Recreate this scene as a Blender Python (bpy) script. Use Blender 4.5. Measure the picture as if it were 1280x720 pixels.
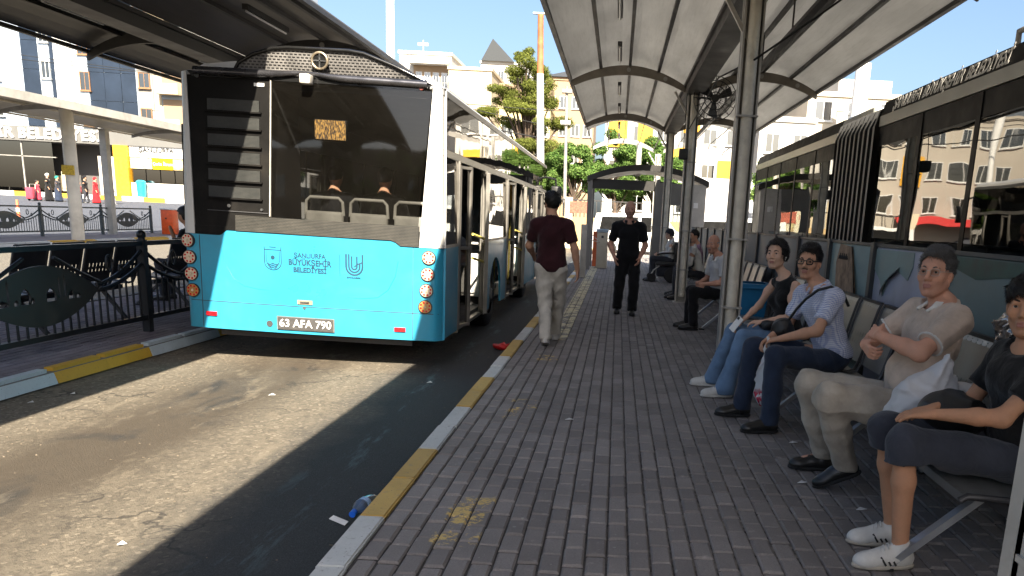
import bpy, bmesh, math, random
import numpy as np
from mathutils import Vector, Matrix

for o in list(bpy.data.objects):
    bpy.data.objects.remove(o)
scene = bpy.context.scene
col = scene.collection
RND = random.Random(7)
PI = math.pi
V = Vector

# ------------------------------------------------------------------ camera
cam_data = bpy.data.cameras.new('camera')
cam = bpy.data.objects.new('camera', cam_data)
col.objects.link(cam)
right = V((0.99877033, 0.00974509, 0.04860932))
up = V((-0.04955647, 0.22413705, 0.97329684))
back = V((-0.00141029, -0.97450891, 0.22434437))
cam.matrix_world = Matrix(((right.x, up.x, back.x, 0), (right.y, up.y, back.y, 0), (right.z, up.z, back.z, 1.5), (0, 0, 0, 1)))
cam_data.sensor_width = 36
cam_data.lens = 36 * 1000 / 1280
cam_data.shift_x = (640 - 763) / 1280
cam_data.shift_y = (505 - 360) / 1280
cam_data.clip_start = 0.05
cam_data.clip_end = 2000
scene.camera = cam

# ------------------------------------------------------------------ sky and sun
SUN = V((0.27, -1.15, 1.0)).normalized()          # direction towards the sun
elev = math.asin(SUN.z)
world = bpy.data.worlds.new('World')
scene.world = world
world.use_nodes = True
nt = world.node_tree
nt.nodes.clear()
sky = nt.nodes.new('ShaderNodeTexSky')
sky.sky_type = 'NISHITA'
sky.sun_disc = False
sky.sun_elevation = elev
sky.sun_rotation = math.atan2(SUN.x, SUN.y)
sky.air_density = 1.0
sky.dust_density = 3.5
sky.ozone_density = 3.0
bg = nt.nodes.new('ShaderNodeBackground')
bg.inputs['Strength'].default_value = 0.06
out = nt.nodes.new('ShaderNodeOutputWorld')
nt.links.new(sky.outputs[0], bg.inputs[0])
nt.links.new(bg.outputs[0], out.inputs[0])
sl = bpy.data.lights.new('sun', 'SUN')
sl.energy = 5.0
sl.angle = math.radians(0.53)
sl.color = (1.0, 0.90, 0.74)
so = bpy.data.objects.new('sun', sl)
col.objects.link(so)
so.rotation_euler = SUN.to_track_quat('Z', 'Y').to_euler()
so.location = (0, 0, 30)

scene.view_settings.view_transform = 'Standard'
scene.view_settings.look = 'None'
scene.view_settings.exposure = 2.05
scene.view_settings.gamma = 1.0
scene.view_settings.use_curve_mapping = False
scene.render.engine = 'CYCLES'
scene.cycles.max_bounces = 6
scene.cycles.diffuse_bounces = 3
scene.cycles.glossy_bounces = 3
scene.cycles.transparent_max_bounces = 8
scene.cycles.caustics_reflective = False
scene.cycles.caustics_refractive = False

# ------------------------------------------------------------------ helpers
def origin(o):
    w = V((0, 0, 0))
    while o is not None:
        w = w + o.location
        o = o.parent
    return w

def tag(o, label=None, cat=None, group=None, kind=None):
    if label: o['label'] = label
    if cat: o['category'] = cat
    if group: o['group'] = group
    if kind: o['kind'] = kind
    return o

def empty(name, loc, label=None, cat=None, group=None):
    o = bpy.data.objects.new(name, None)
    col.objects.link(o)
    o.location = loc
    o.empty_display_size = 0.1
    return tag(o, label, cat, group)

def children(o):
    return [c for c in o.children]

def copy_tree(o, parent=None):
    c = o.copy()
    col.objects.link(c)
    c.parent = parent
    for ch in children(o):
        copy_tree(ch, c)
    return c

class MB:
    def __init__(s):
        s.v = []; s.f = []; s.m = []; s.sm = []
    def add(s, pts, faces, m=0, smooth=False):
        b = len(s.v)
        s.v += [tuple(p) for p in pts]
        for f in faces:
            s.f.append(tuple(b + i for i in f)); s.m.append(m); s.sm.append(smooth)
        return s
    def quad(s, a, b, c, d, m=0):
        return s.add([a, b, c, d], [(0, 1, 2, 3)], m)
    def box(s, x0, x1, y0, y1, z0, z1, m=0):
        p = [(x0, y0, z0), (x1, y0, z0), (x1, y1, z0), (x0, y1, z0), (x0, y0, z1), (x1, y0, z1), (x1, y1, z1), (x0, y1, z1)]
        return s.add(p, [(0, 3, 2, 1), (4, 5, 6, 7), (0, 1, 5, 4), (1, 2, 6, 5), (2, 3, 7, 6), (3, 0, 4, 7)], m)
    def cbox(s, x0, x1, y0, y1, z0, z1, c=0.01, m=0):
        """box with chamfered edges (chamfer on all 12 edges)"""
        bm = bmesh.new()
        bmesh.ops.create_cube(bm, size=1)
        for v in bm.verts:
            v.co = V((x0 if v.co.x < 0 else x1, y0 if v.co.y < 0 else y1, z0 if v.co.z < 0 else z1))
        bmesh.ops.bevel(bm, geom=list(bm.edges), offset=c, segments=2, affect='EDGES', profile=0.5)
        s.bm(bm, m, True)
        return s
    def bm(s, bm, m=0, smooth=False):
        bm.verts.index_update()
        s.add([v.co[:] for v in bm.verts], [[v.index for v in f.verts] for f in bm.faces], m, smooth)
        bm.free()
        return s
    def bar(s, a, b, w, h, upv=(0, 0, 1), m=0):
        a = V(a); b = V(b); d = (b - a).normalized()
        u = V(upv)
        if abs(d.dot(u)) > 0.99: u = V((1, 0, 0))
        r = d.cross(u).normalized(); u = r.cross(d).normalized()
        p = []
        for q in (a, b):
            for i, j in ((-1, -1), (1, -1), (1, 1), (-1, 1)):
                p.append(q + r * (i * w / 2) + u * (j * h / 2))
        return s.add(p, [(0, 3, 2, 1), (4, 5, 6, 7), (0, 1, 5, 4), (1, 2, 6, 5), (2, 3, 7, 6), (3, 0, 4, 7)], m)
    def cyl(s, a, b, r0, r1=None, n=14, m=0, caps=True):
        r1 = r0 if r1 is None else r1
        a = V(a); b = V(b); d = (b - a).normalized()
        u = V((0, 0, 1)) if abs(d.z) < 0.95 else V((1, 0, 0))
        x = d.cross(u).normalized(); y = x.cross(d).normalized()
        p = []
        for q, r in ((a, r0), (b, r1)):
            for i in range(n):
                t = 2 * PI * i / n
                p.append(q + x * (r * math.cos(t)) + y * (r * math.sin(t)))
        s.add(p, [(i, (i + 1) % n, n + (i + 1) % n, n + i) for i in range(n)], m, True)
        if caps:
            s.add(p, [tuple(range(n - 1, -1, -1)), tuple(range(n, 2 * n))], m)
        return s
    def tube(s, path, r, n=8, m=0, closed=False):
        P = [V(p) for p in path]
        N = len(P)
        rr = r if isinstance(r, (list, tuple)) else [r] * N
        rings = []
        prev = None
        for i in range(N):
            if closed:
                d = (P[(i + 1) % N] - P[i - 1]).normalized()
            else:
                d = (P[min(i + 1, N - 1)] - P[max(i - 1, 0)]).normalized()
            if prev is None:
                u = V((0, 0, 1)) if abs(d.z) < 0.9 else V((1, 0, 0))
                x = d.cross(u).normalized()
            else:
                x = (prev - d * prev.dot(d)).normalized()
            prev = x
            y = x.cross(d)
            rings.append([P[i] + x * (rr[i] * math.cos(2 * PI * k / n)) + y * (rr[i] * math.sin(2 * PI * k / n)) for k in range(n)])
        pts = [p for rg in rings for p in rg]
        fs = []
        for i in range(N if closed else N - 1):
            j = (i + 1) % N
            for k in range(n):
                fs.append((i * n + k, i * n + (k + 1) % n, j * n + (k + 1) % n, j * n + k))
        s.add(pts, fs, m, True)
        if not closed:
            s.add(rings[0], [tuple(range(n))], m)
            s.add(rings[-1], [tuple(range(n - 1, -1, -1))], m)
        return s
    def prism(s, poly, axis, a, b, m=0):
        """extrude a 2D polygon along axis between a and b; poly in the two other axes (in xyz order)"""
        n = len(poly)
        def P(q, t):
            if axis == 'x': return (t, q[0], q[1])
            if axis == 'y': return (q[0], t, q[1])
            return (q[0], q[1], t)
        p = [P(q, a) for q in poly] + [P(q, b) for q in poly]
        s.add(p, [tuple(range(n)), tuple(range(2 * n - 1, n - 1, -1))] + [(i, n + i, n + (i + 1) % n, (i + 1) % n) for i in range(n)], m)
        return s
    def sphere(s, c, r, m=0, u=16, w=10, sc=(1, 1, 1)):
        bm = bmesh.new()
        bmesh.ops.create_uvsphere(bm, u_segments=u, v_segments=w, radius=1)
        for v in bm.verts:
            v.co = V((c[0] + v.co.x * r * sc[0], c[1] + v.co.y * r * sc[1], c[2] + v.co.z * r * sc[2]))
        return s.bm(bm, m, True)
    def mesh(s, name, mats, off=V((0, 0, 0)), fix=True):
        me = bpy.data.meshes.new(name)
        me.from_pydata([(p[0] - off[0], p[1] - off[1], p[2] - off[2]) for p in s.v], [], s.f)
        for mt in (mats if isinstance(mats, (list, tuple)) else [mats]):
            me.materials.append(mt)
        me.polygons.foreach_set('material_index', s.m)
        me.polygons.foreach_set('use_smooth', s.sm)
        me.update()
        if fix:
            bm = bmesh.new(); bm.from_mesh(me)
            bmesh.ops.recalc_face_normals(bm, faces=bm.faces)
            bm.to_mesh(me); bm.free()
        return me
    def build(s, name, mats, parent=None, loc=None, fix=True):
        """world coordinates in; parent: stored relative to it; loc: origin of a top-level mesh"""
        off = origin(parent) if parent is not None else V(loc or (0, 0, 0))
        o = bpy.data.objects.new(name, s.mesh(name, mats, off, fix))
        col.objects.link(o)
        if parent is not None: o.parent = parent
        else: o.location = off
        return o

def link_mesh(name, me, parent=None, loc=(0, 0, 0), rot=None):
    o = bpy.data.objects.new(name, me)
    col.objects.link(o)
    o.parent = parent
    o.location = loc
    if rot: o.rotation_euler = rot
    return o

# ------------------------------------------------------------------ materials
MC = {}
class NT:
    def __init__(s, name):
        s.mat = bpy.data.materials.new(name)
        s.mat.use_nodes = True
        s.t = s.mat.node_tree
        s.b = s.t.nodes['Principled BSDF']
        s.o = s.t.nodes['Material Output']
    def n(s, typ, **kw):
        nd = s.t.nodes.new(typ)
        for k, v in kw.items():
            if k.startswith('i_'):
                key = k[2:]
                nd.inputs[int(key) if key.isdigit() else key.replace('_', ' ')].default_value = v
            else: setattr(nd, k, v)
        return nd
    def l(s, a, b): s.t.links.new(a, b)
    def math(s, op, a, b=None, clamp=False):
        nd = s.t.nodes.new('ShaderNodeMath'); nd.operation = op; nd.use_clamp = clamp
        for i, x in enumerate((a, b)):
            if x is None: continue
            if isinstance(x, (int, float)): nd.inputs[i].default_value = x
            else: s.l(x, nd.inputs[i])
        return nd.outputs[0]
    def mix(s, fac, a, b, typ='MIX'):
        nd = s.t.nodes.new('ShaderNodeMix'); nd.data_type = 'RGBA'; nd.blend_type = typ
        for sock, x in ((nd.inputs[0], fac), (nd.inputs[6], a), (nd.inputs[7], b)):
            if isinstance(x, (int, float)): sock.default_value = x
            elif isinstance(x, (tuple, list)): sock.default_value = (*x[:3], 1)
            else: s.l(x, sock)
        return nd.outputs[2]
    def noise(s, scale, detail=4, rough=0.55, vec=None, dist=0.0):
        nd = s.n('ShaderNodeTexNoise'); nd.inputs['Scale'].default_value = scale
        nd.inputs['Detail'].default_value = detail; nd.inputs['Roughness'].default_value = rough
        nd.inputs['Distortion'].default_value = dist
        if vec is not None: s.l(vec, nd.inputs['Vector'])
        return nd.outputs[0]
    def ramp(s, fac, stops):
        nd = s.n('ShaderNodeValToRGB')
        el = nd.color_ramp.elements
        while len(el) < len(stops): el.new(0.5)
        for e, (p, c) in zip(el, stops):
            e.position = p
            e.color = (c, c, c, 1) if isinstance(c, (int, float)) else (*c, 1)
        s.l(fac, nd.inputs[0])
        return nd.outputs[0]
    def mapr(s, x, a, b, c=0., d=1., clamp=True):
        nd = s.n('ShaderNodeMapRange'); nd.clamp = clamp
        s.l(x, nd.inputs[0])
        for i, q in enumerate((a, b, c, d)): nd.inputs[i + 1].default_value = q
        return nd.outputs[0]
    def pos(s, scale=None):
        g = s.n('ShaderNodeNewGeometry').outputs['Position']
        if scale:
            mp = s.n('ShaderNodeMapping'); mp.inputs['Scale'].default_value = scale
            s.l(g, mp.inputs[0]); return mp.outputs[0]
        return g
    def obj(s):
        return s.n('ShaderNodeTexCoord').outputs['Object']
    def bump(s, h, st=0.3, dist=0.01):
        nd = s.n('ShaderNodeBump'); nd.inputs['Strength'].default_value = st; nd.inputs['Distance'].default_value = dist
        s.l(h, nd.inputs['Height']); s.l(nd.outputs[0], s.b.inputs['Normal'])

def M(name, c, rough=0.6, metal=0.0, var=0.25, vs=6.0, bump=0.0, bs=60.0, spec=0.5, dirt=0.0, coat=0.0, emit=0.0):
    """painted / plain surface with uneven colour, roughness and fine relief"""
    if name in MC: return MC[name]
    t = NT(name)
    p = t.obj()
    n1 = t.noise(vs, 5, 0.6, p)
    k = t.mapr(n1, 0.3, 0.7, 1 - var, 1 + var * 0.6)
    kc = t.n('ShaderNodeCombineColor')
    for i in range(3): t.l(k, kc.inputs[i])
    cc = t.mix(1.0, c, kc.outputs[0], 'MULTIPLY')
    if dirt:
        d = t.mapr(t.noise(vs * 0.6, 6, 0.7, p, 0.6), 0.52, 0.75, 0, dirt)
        cc = t.mix(d, cc, (0.10, 0.085, 0.065))
    t.l(cc, t.b.inputs['Base Color'])
    t.b.inputs['Metallic'].default_value = metal
    t.b.inputs['Specular IOR Level'].default_value = spec
    t.l(t.mapr(n1, 0.3, 0.7, max(0.02, rough - 0.08), min(1, rough + 0.1)), t.b.inputs['Roughness'])
    if coat: t.b.inputs['Coat Weight'].default_value = coat; t.b.inputs['Coat Roughness'].default_value = 0.08
    if bump: t.bump(t.noise(bs, 4, 0.6, p), bump, 0.01)
    if emit:
        t.b.inputs['Emission Color'].default_value = (*c, 1); t.b.inputs['Emission Strength'].default_value = emit
    MC[name] = t.mat
    return t.mat

def glass(name, tint, refl=0.0, rough=0.02, gcol=(1, 1, 1), wav=0.0, wsc=1.5, dust=0.0):
    """sheet glass: tinted see-through plus mirror reflection growing at grazing angles"""
    if name in MC: return MC[name]
    t = NT(name)
    t.t.nodes.remove(t.b)
    tr = t.n('ShaderNodeBsdfTransparent'); tr.inputs[0].default_value = (*tint, 1)
    gl = t.n('ShaderNodeBsdfGlossy'); gl.inputs['Roughness'].default_value = rough; gl.inputs[0].default_value = (*gcol, 1)
    fr = t.n('ShaderNodeFresnel'); fr.inputs[0].default_value = 1.5
    f = t.math('ADD', fr.outputs[0], refl, True)
    mx = t.n('ShaderNodeMixShader')
    t.l(f, mx.inputs[0]); t.l(tr.outputs[0], mx.inputs[1]); t.l(gl.outputs[0], mx.inputs[2])
    res_ = mx.outputs[0]
    if dust:
        df = t.n('ShaderNodeBsdfDiffuse'); df.inputs[0].default_value = (0.42, 0.37, 0.30, 1)
        m3 = t.n('ShaderNodeMixShader')
        t.l(t.mapr(t.noise(2.5, 6, 0.7, t.obj()), 0.3, 0.7, dust * 0.5, dust * 1.5), m3.inputs[0]); t.l(res_, m3.inputs[1]); t.l(df.outputs[0], m3.inputs[2]); res_ = m3.outputs[0]
    t.l(res_, t.o.inputs[0])
    if wav:
        bp = t.n('ShaderNodeBump'); bp.inputs['Strength'].default_value = wav; bp.inputs['Distance'].default_value = 0.05
        t.l(t.noise(wsc, 2, 0.5, t.obj()), bp.inputs['Height'])
        t.l(bp.outputs[0], gl.inputs['Normal'])
    MC[name] = t.mat
    return t.mat

def text_mesh(name, body, size, mat, parent, loc, rot, extrude=0.004, shear=0.0, align='CENTER', sx=1.0, bold=0.0, space=1.0):
    cu = bpy.data.curves.new(name, 'FONT')
    cu.body = body; cu.size = size; cu.extrude = extrude; cu.align_x = align; cu.align_y = 'CENTER'; cu.shear = shear
    cu.offset = bold; cu.space_character = space; cu.resolution_u = 3
    tmp = bpy.data.objects.new('tmp', cu)
    col.objects.link(tmp)
    dg = bpy.context.evaluated_depsgraph_get()
    me = bpy.data.meshes.new_from_object(tmp.evaluated_get(dg))
    bpy.data.objects.remove(tmp); bpy.data.curves.remove(cu)
    me.materials.clear(); me.materials.append(mat)
    for v in me.vertices: v.co.x *= sx
    o = bpy.data.objects.new(name, me)
    col.objects.link(o)
    o.parent = parent
    o.location = V(loc) - (origin(parent) if parent else V((0, 0, 0)))
    o.rotation_euler = rot
    return o

def text_words(name, body, size, mat, parent, loc, rot, extrude=0.004, align='LEFT', sx=1.0, bold=0.0, space=1.0, gap=0.32):
    """one object per word, set side by side"""
    from mathutils import Euler
    d = Euler(rot).to_matrix() @ V((1, 0, 0))
    obs = [text_mesh(name, w, size, mat, parent, loc, rot, extrude, 0.0, 'LEFT', sx, bold, space) for w in body.split()]
    ws = [max(v.co.x for v in o.data.vertices) for o in obs]
    tot = sum(ws) + gap * size * (len(ws) - 1)
    x = -tot if align == 'RIGHT' else 0.0
    for o, w in zip(obs, ws):
        o.location = o.location + d * x
        x += w + gap * size
metal_grey = M('galvanised grey steel', (0.44, 0.42, 0.38), 0.5, 0.05, 0.25, 3, 0.08, 40, dirt=0.3)
metal_dark = M('dark steel', (0.045, 0.042, 0.04), 0.5, 0.3, 0.3, 3, dirt=0.3)
cream_metal = M('cream painted steel', (0.62, 0.58, 0.50), 0.5, 0, 0.18, 2, dirt=0.35)
black_iron = M('black painted iron', (0.012, 0.014, 0.017), 0.4, 0.2, 0.3, 8)
chrome = M('polished steel', (0.5, 0.5, 0.5), 0.22, 0.95, 0.15, 8)
white_paint = M('white paint', (0.75, 0.75, 0.73), 0.45, 0, 0.1, 3)
rubber = M('black rubber', (0.015, 0.015, 0.015), 0.8, 0, 0.3, 8)
plastic_black = M('black plastic', (0.02, 0.02, 0.02), 0.45, 0, 0.25, 8)
# ================================================================== GROUND
def road_material(name, base, right_dark=False, stains=True):
    t = NT(name)
    p = t.pos()
    sx = t.n('ShaderNodeSeparateXYZ'); t.l(p, sx.inputs[0])
    x = sx.outputs[0]
    fine = t.noise(150, 4, 0.8, p)
    mid = t.noise(9, 6, 0.65, p)
    big = t.noise(0.9, 4, 0.6, t.pos((1, 0.35, 1)), 0.4)
    c = t.mix(t.mapr(mid, 0.3, 0.7), tuple(q * 0.72 for q in base), tuple(q * 1.2 for q in base))
    c = t.mix(t.mapr(fine, 0.35, 0.72, 0.5, 0.0), c, tuple(q * 0.4 for q in base))
    c = t.mix(t.mapr(fine, 0.62, 0.75, 0, 0.6), c, tuple(min(1, q * 1.9) for q in base))
    vo = t.n('ShaderNodeTexVoronoi'); vo.inputs['Scale'].default_value = 48; t.l(p, vo.inputs['Vector'])
    sr = t.n('ShaderNodeSeparateColor'); t.l(vo.outputs['Color'], sr.inputs[0])
    c = t.mix(t.mapr(sr.outputs[0], 0.0, 0.45, 0.55, 0.0), c, tuple(q * 0.3 for q in base))
    c = t.mix(t.mapr(sr.outputs[1], 0.8, 1.0, 0.0, 0.6), c, tuple(min(1, q * 1.8) for q in base))
    if stains:
        # greasy brown middle of the lane and black oil drops
        band = t.math('MULTIPLY', t.mapr(t.math('ADD', x, t.math('MULTIPLY', mid, 0.35)), -3.95, -3.45), t.mapr(t.math('ADD', x, t.math('MULTIPLY', big, 0.5)), -2.35, -2.75))
        st = t.math('MULTIPLY', band, t.mapr(big, 0.28, 0.52, 0.25, 1.0))
        c = t.mix(t.math('MULTIPLY', st, 0.92), c, (0.062, 0.046, 0.029))
        oil = t.mapr(t.noise(1.9, 3, 0.6, t.pos((1, 0.6, 1)), 0.8), 0.56, 0.70)
        c = t.mix(t.math('MULTIPLY', oil, t.math('MULTIPLY', band, 0.8)), c, (0.016, 0.016, 0.017))
        chalk = t.math('MULTIPLY', t.mapr(t.noise(2.3, 5, 0.7, t.pos((1.6, 0.5, 1))), 0.56, 0.72), 0.5)
        c = t.mix(chalk, c, (0.30, 0.25, 0.18))
        wv = t.n('ShaderNodeVectorMath'); wv.operation = 'ADD'
        nz = t.n('ShaderNodeTexNoise'); nz.inputs['Scale'].default_value = 3.0; nz.inputs['Detail'].default_value = 5
        t.l(p, nz.inputs['Vector']); t.l(p, wv.inputs[0]); t.l(nz.outputs['Color'], wv.inputs[1])
        cr_ = t.n('ShaderNodeTexVoronoi'); cr_.feature = 'DISTANCE_TO_EDGE'; cr_.inputs['Scale'].default_value = 0.55; t.l(wv.outputs[0], cr_.inputs['Vector'])
        ck = t.math('MULTIPLY', t.mapr(cr_.outputs['Distance'], 0.012, 0.004), t.mapr(t.noise(0.8, 2, 0.5, p), 0.42, 0.55))
        c = t.mix(t.math('MULTIPLY', ck, 0.8), c, (0.03, 0.025, 0.02))
        # canopy shade painted into the asphalt: darker, cooler strip along the platform
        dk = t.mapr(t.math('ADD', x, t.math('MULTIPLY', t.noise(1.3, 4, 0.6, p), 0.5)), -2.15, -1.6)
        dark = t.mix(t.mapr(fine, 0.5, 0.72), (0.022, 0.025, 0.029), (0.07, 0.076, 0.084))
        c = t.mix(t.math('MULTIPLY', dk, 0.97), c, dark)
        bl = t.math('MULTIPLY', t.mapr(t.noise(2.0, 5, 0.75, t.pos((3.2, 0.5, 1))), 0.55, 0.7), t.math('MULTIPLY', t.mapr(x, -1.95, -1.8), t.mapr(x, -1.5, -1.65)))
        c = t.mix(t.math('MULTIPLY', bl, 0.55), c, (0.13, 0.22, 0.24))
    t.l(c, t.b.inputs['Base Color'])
    t.b.inputs['Roughness'].default_value = 0.88
    h = t.math('ADD', t.math('MULTIPLY', fine, 0.6), t.math('MULTIPLY', t.noise(70, 4, 0.7, p), 0.8))
    t.bump(h, 1.0, 0.02)
    return t.mat

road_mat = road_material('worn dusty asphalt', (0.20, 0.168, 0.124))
lane_mat = road_material('pale dusty asphalt', (0.18, 0.162, 0.13), stains=False)
street_mat = road_material('blue grey asphalt', (0.085, 0.095, 0.12), stains=False)

def sheet(name, x0, x1, y0, y1, z, mat, nx=1, ny=1, zf=None):
    b = MB()
    pts = []
    for j in range(ny + 1):
        for i in range(nx + 1):
            x = x0 + (x1 - x0) * i / nx; y = y0 + (y1 - y0) * j / ny
            pts.append((x, y, z + (zf(x, y) if zf else 0)))
    fs = [(j * (nx + 1) + i, j * (nx + 1) + i + 1, (j + 1) * (nx + 1) + i + 1, (j + 1) * (nx + 1) + i) for j in range(ny) for i in range(nx)]
    b.add(pts, fs)
    o = b.build(name, mat, fix=False)
    o['kind'] = 'structure'
    return o

sheet('ground', -600, 600, -60, 1400, -0.16, lane_mat)
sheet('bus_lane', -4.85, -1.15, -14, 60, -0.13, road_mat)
sheet('middle_lane', -17.75, -7.55, -14, 70, -0.134, lane_mat)
sheet('right_lane', 2.34, 14, -14, 60, -0.134, lane_mat)
rise = lambda x, y: 0.044 * max(0, y - 31) * min(1, max(0, (-20.6 - x) / 4))
sheet('street', -95, -20.5, -10, 75, -0.02, street_mat, 24, 34, rise)

# ---- pavers
def paver_material(name, c1, c2, sand_x, stripe=True):
    t = NT(name)
    p = t.pos()
    sx = t.n('ShaderNodeSeparateXYZ'); t.l(p, sx.inputs[0])
    x = sx.outputs[0]; y = sx.outputs[1]
    ri = t.n('ShaderNodeNewGeometry').outputs['Random Per Island']
    ro = t.n('ShaderNodeObjectInfo').outputs['Random']
    r = t.math('FRACT', t.math('ADD', ri, ro))
    c = t.mix(r, c1, c2)
    c = t.mix(t.mapr(t.noise(1.1, 4, 0.6, p), 0.3, 0.7, 0, 0.55), c, tuple(q * 0.62 for q in c1))
    fine = t.noise(130, 4, 0.7, p)
    c = t.mix(t.mapr(fine, 0.4, 0.75, 0, 0.5), c, tuple(q * 0.5 for q in c1))
    c = t.mix(t.mapr(t.noise(14, 5, 0.7, p), 0.6, 0.75, 0, 0.35), c, tuple(min(1, q * 1.7) for q in c2))
    gum = t.mapr(t.noise(26, 1, 0.4, p), 0.745, 0.76)
    c = t.mix(t.math('MULTIPLY', gum, 0.7), c, (0.30, 0.29, 0.27))
    if stripe:
        inb = t.math('MULTIPLY', t.mapr(x, -0.815, -0.80), t.mapr(x, -0.575, -0.59))
        # dashes of worn paint along the platform edge: ever more of it survives further on
        seg = t.math('FRACT', t.math('DIVIDE', t.math('SUBTRACT', y, 3.42), 2.42))
        dash = t.math('MULTIPLY', t.mapr(seg, 0.0, 0.02), t.mapr(seg, 0.30, 0.26))
        far = t.mapr(y, 9.9, 10.1)
        dash = t.math('MAXIMUM', dash, far)
        wear = t.math('ADD', t.math('ADD', t.math('MULTIPLY', t.noise(28, 5, 0.75, p), 0.75), t.math('MULTIPLY', t.noise(5, 2, 0.5, p), 0.65)), t.math('MULTIPLY', far, 0.12))
        near = t.mapr(y, 4.6, 5.2, 0.03, 0.0)
        pm = t.math('MULTIPLY', t.mapr(t.math('ADD', wear, near), 0.76, 0.83), t.math('MULTIPLY', inb, dash))
        c = t.mix(pm, c, t.mix(far, (0.62, 0.44, 0.15), (0.66, 0.58, 0.36)))  # paler cream further on: slight sunlight painted into the worn paint
    t.l(c, t.b.inputs['Base Color'])
    t.b.inputs['Roughness'].default_value = 0.72
    t.b.inputs['Specular IOR Level'].default_value = 0.35
    t.bump(t.math('ADD', t.math('MULTIPLY', fine, 0.5), t.noise(45, 4, 0.6, p)), 0.5, 0.006)
    return t.mat

paver_mat = paver_material('grey concrete paver', (0.20, 0.179, 0.168), (0.305, 0.275, 0.257), 0)
paver_left_mat = paver_material('purple grey paver', (0.13, 0.11, 0.13), (0.22, 0.19, 0.21), 0, False)
def joint_material(name):
    t = NT(name)
    p = t.pos()
    sx = t.n('ShaderNodeSeparateXYZ'); t.l(p, sx.inputs[0])
    f = t.mapr(t.math('ADD', sx.outputs[0], t.math('MULTIPLY', t.noise(1.2, 3, 0.5, p), 0.8)), 0.3, 1.1)
    c = t.mix(f, (0.055, 0.049, 0.045), (0.22, 0.20, 0.175))
    c = t.mix(t.mapr(t.noise(18, 4, 0.6, p), 0.35, 0.65), (0.03, 0.027, 0.025), c)
    t.l(c, t.b.inputs['Base Color']); t.b.inputs['Roughness'].default_value = 0.95
    return t.mat
joint_mat = joint_material('sand filled joint')

PL, PW = 0.2, 0.1
def paver_pts(cx, cy, cz, tx, ty, rz, l=PL - 0.010, w=PW - 0.007, ch=0.007):
    hx, hy = w / 2, l / 2
    P = []
    for (ax, ay, z) in ((hx, hy, -0.022), (hx, hy, -ch), (hx - ch, hy - ch, 0)):
        for sx_, sy_ in ((-1, -1), (1, -1), (1, 1), (-1, 1)):
            x = ax * sx_; y = ay * sy_
            P.append((cx + x - rz * y, cy + y + rz * x, cz + z + tx * x + ty * y))
    return P
PF = [(8, 9, 10, 11)] + [(a + i, a + (i + 1) % 4, a + 4 + (i + 1) % 4, a + 4 + i) for a in (0, 4) for i in range(4)]

platform = MB().box(-1.085, 2.34, -14, 44, -0.16, -0.011).build('platform', joint_mat)
platform['kind'] = 'structure'
allp = []
nrow = int((2.3 + 1.08) / PW)
for i in range(nrow):
    off = RND.uniform(0, 0.2)
    x = -1.078 + PW * (i + 0.5)
    y = 1.0 + off
    ln = 0
    while y < 40:
        s = 1.0
        allp.append((x, y + 0.1))
        y += 0.2
vis = sorted([q for q in allp if q[1] > 3.02 and -1.1 < q[0] < 1.55 and q[0] < 0.19 * 0 + 1.55], key=lambda q: q[1] + 0.05 * abs(q[0]))[:300]
vs = set(vis)
pm = []
for k in range(8):
    b = MB()
    b.add(paver_pts(0, 0, 0, RND.uniform(-.02, .02), RND.uniform(-.012, .012), RND.uniform(-.012, .012), PL - RND.uniform(0.009, 0.016), PW - RND.uniform(0.006, 0.011), RND.uniform(0.005, 0.011)), PF)
    pm.append(b.mesh('paver', paver_mat, fix=False))
for q in vis:
    link_mesh('paver', RND.choice(pm), platform, (q[0], q[1], RND.uniform(-0.003, 0.003)))
b = MB()
for q in allp:
    if q in vs: continue
    b.add(paver_pts(q[0], q[1], RND.uniform(-0.002, 0.002), RND.uniform(-.02, .02), RND.uniform(-.012, .012), RND.uniform(-.012, .012), PL - RND.uniform(0.009, 0.016), PW - RND.uniform(0.006, 0.010), 0.008), PF)
o = b.build('paver_field', paver_mat, platform, fix=False); o['kind'] = 'stuff'

island = MB().box(-7.5, -4.95, -14, 44, -0.16, -0.011).build('island_pavement', joint_mat)
island['kind'] = 'structure'
b = MB()
for i in range(25):
    y = 1.5 + RND.uniform(0, 0.2)
    while y < 26:
        b.add(paver_pts(-7.45 + PW * (i + 0.5), y, RND.uniform(-0.002, 0.002), 0, 0, RND.uniform(-.01, .01)), PF)
        y += 0.2
o = b.build('paver_field', paver_left_mat, island, fix=False); o['kind'] = 'stuff'
far_island = MB().box(-20.5, -17.75, -14, 60, -0.16, 0.0).build('far_pavement', M('far grey paving', (0.23, 0.21, 0.22), 0.9, 0, 0.25, 2, 0.3, 20))
far_island['kind'] = 'structure'

# ---- kerbs
def paint_mat(name, c, under=(0.2, 0.19, 0.17), wear=0.5):
    t = NT(name)
    p = t.pos()
    w = t.mapr(t.noise(16, 6, 0.75, p), 0.62 - 0.1 * wear, 0.68)
    ro = t.n('ShaderNodeObjectInfo').outputs['Random']
    cv = t.mix(ro, tuple(q * 0.82 for q in c), c)
    cv = t.mix(t.mapr(t.noise(3, 5, 0.7, p), 0.4, 0.7, 0, 0.45), cv, tuple(q * 0.6 for q in c))
    c2 = t.mix(t.math('MULTIPLY', w, wear), cv, under)
    spot = t.mapr(t.noise(70, 2, 0.5, p), 0.68, 0.72)
    c2 = t.mix(t.math('MULTIPLY', spot, 0.7), c2, (0.09, 0.08, 0.07))
    t.l(c2, t.b.inputs['Base Color']); t.b.inputs['Roughness'].default_value = 0.7
    t.bump(t.noise(80, 4, 0.6, p), 0.35, 0.006)
    return t.mat
kerb_white = paint_mat('worn white kerb paint', (0.58, 0.59, 0.57))
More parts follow.
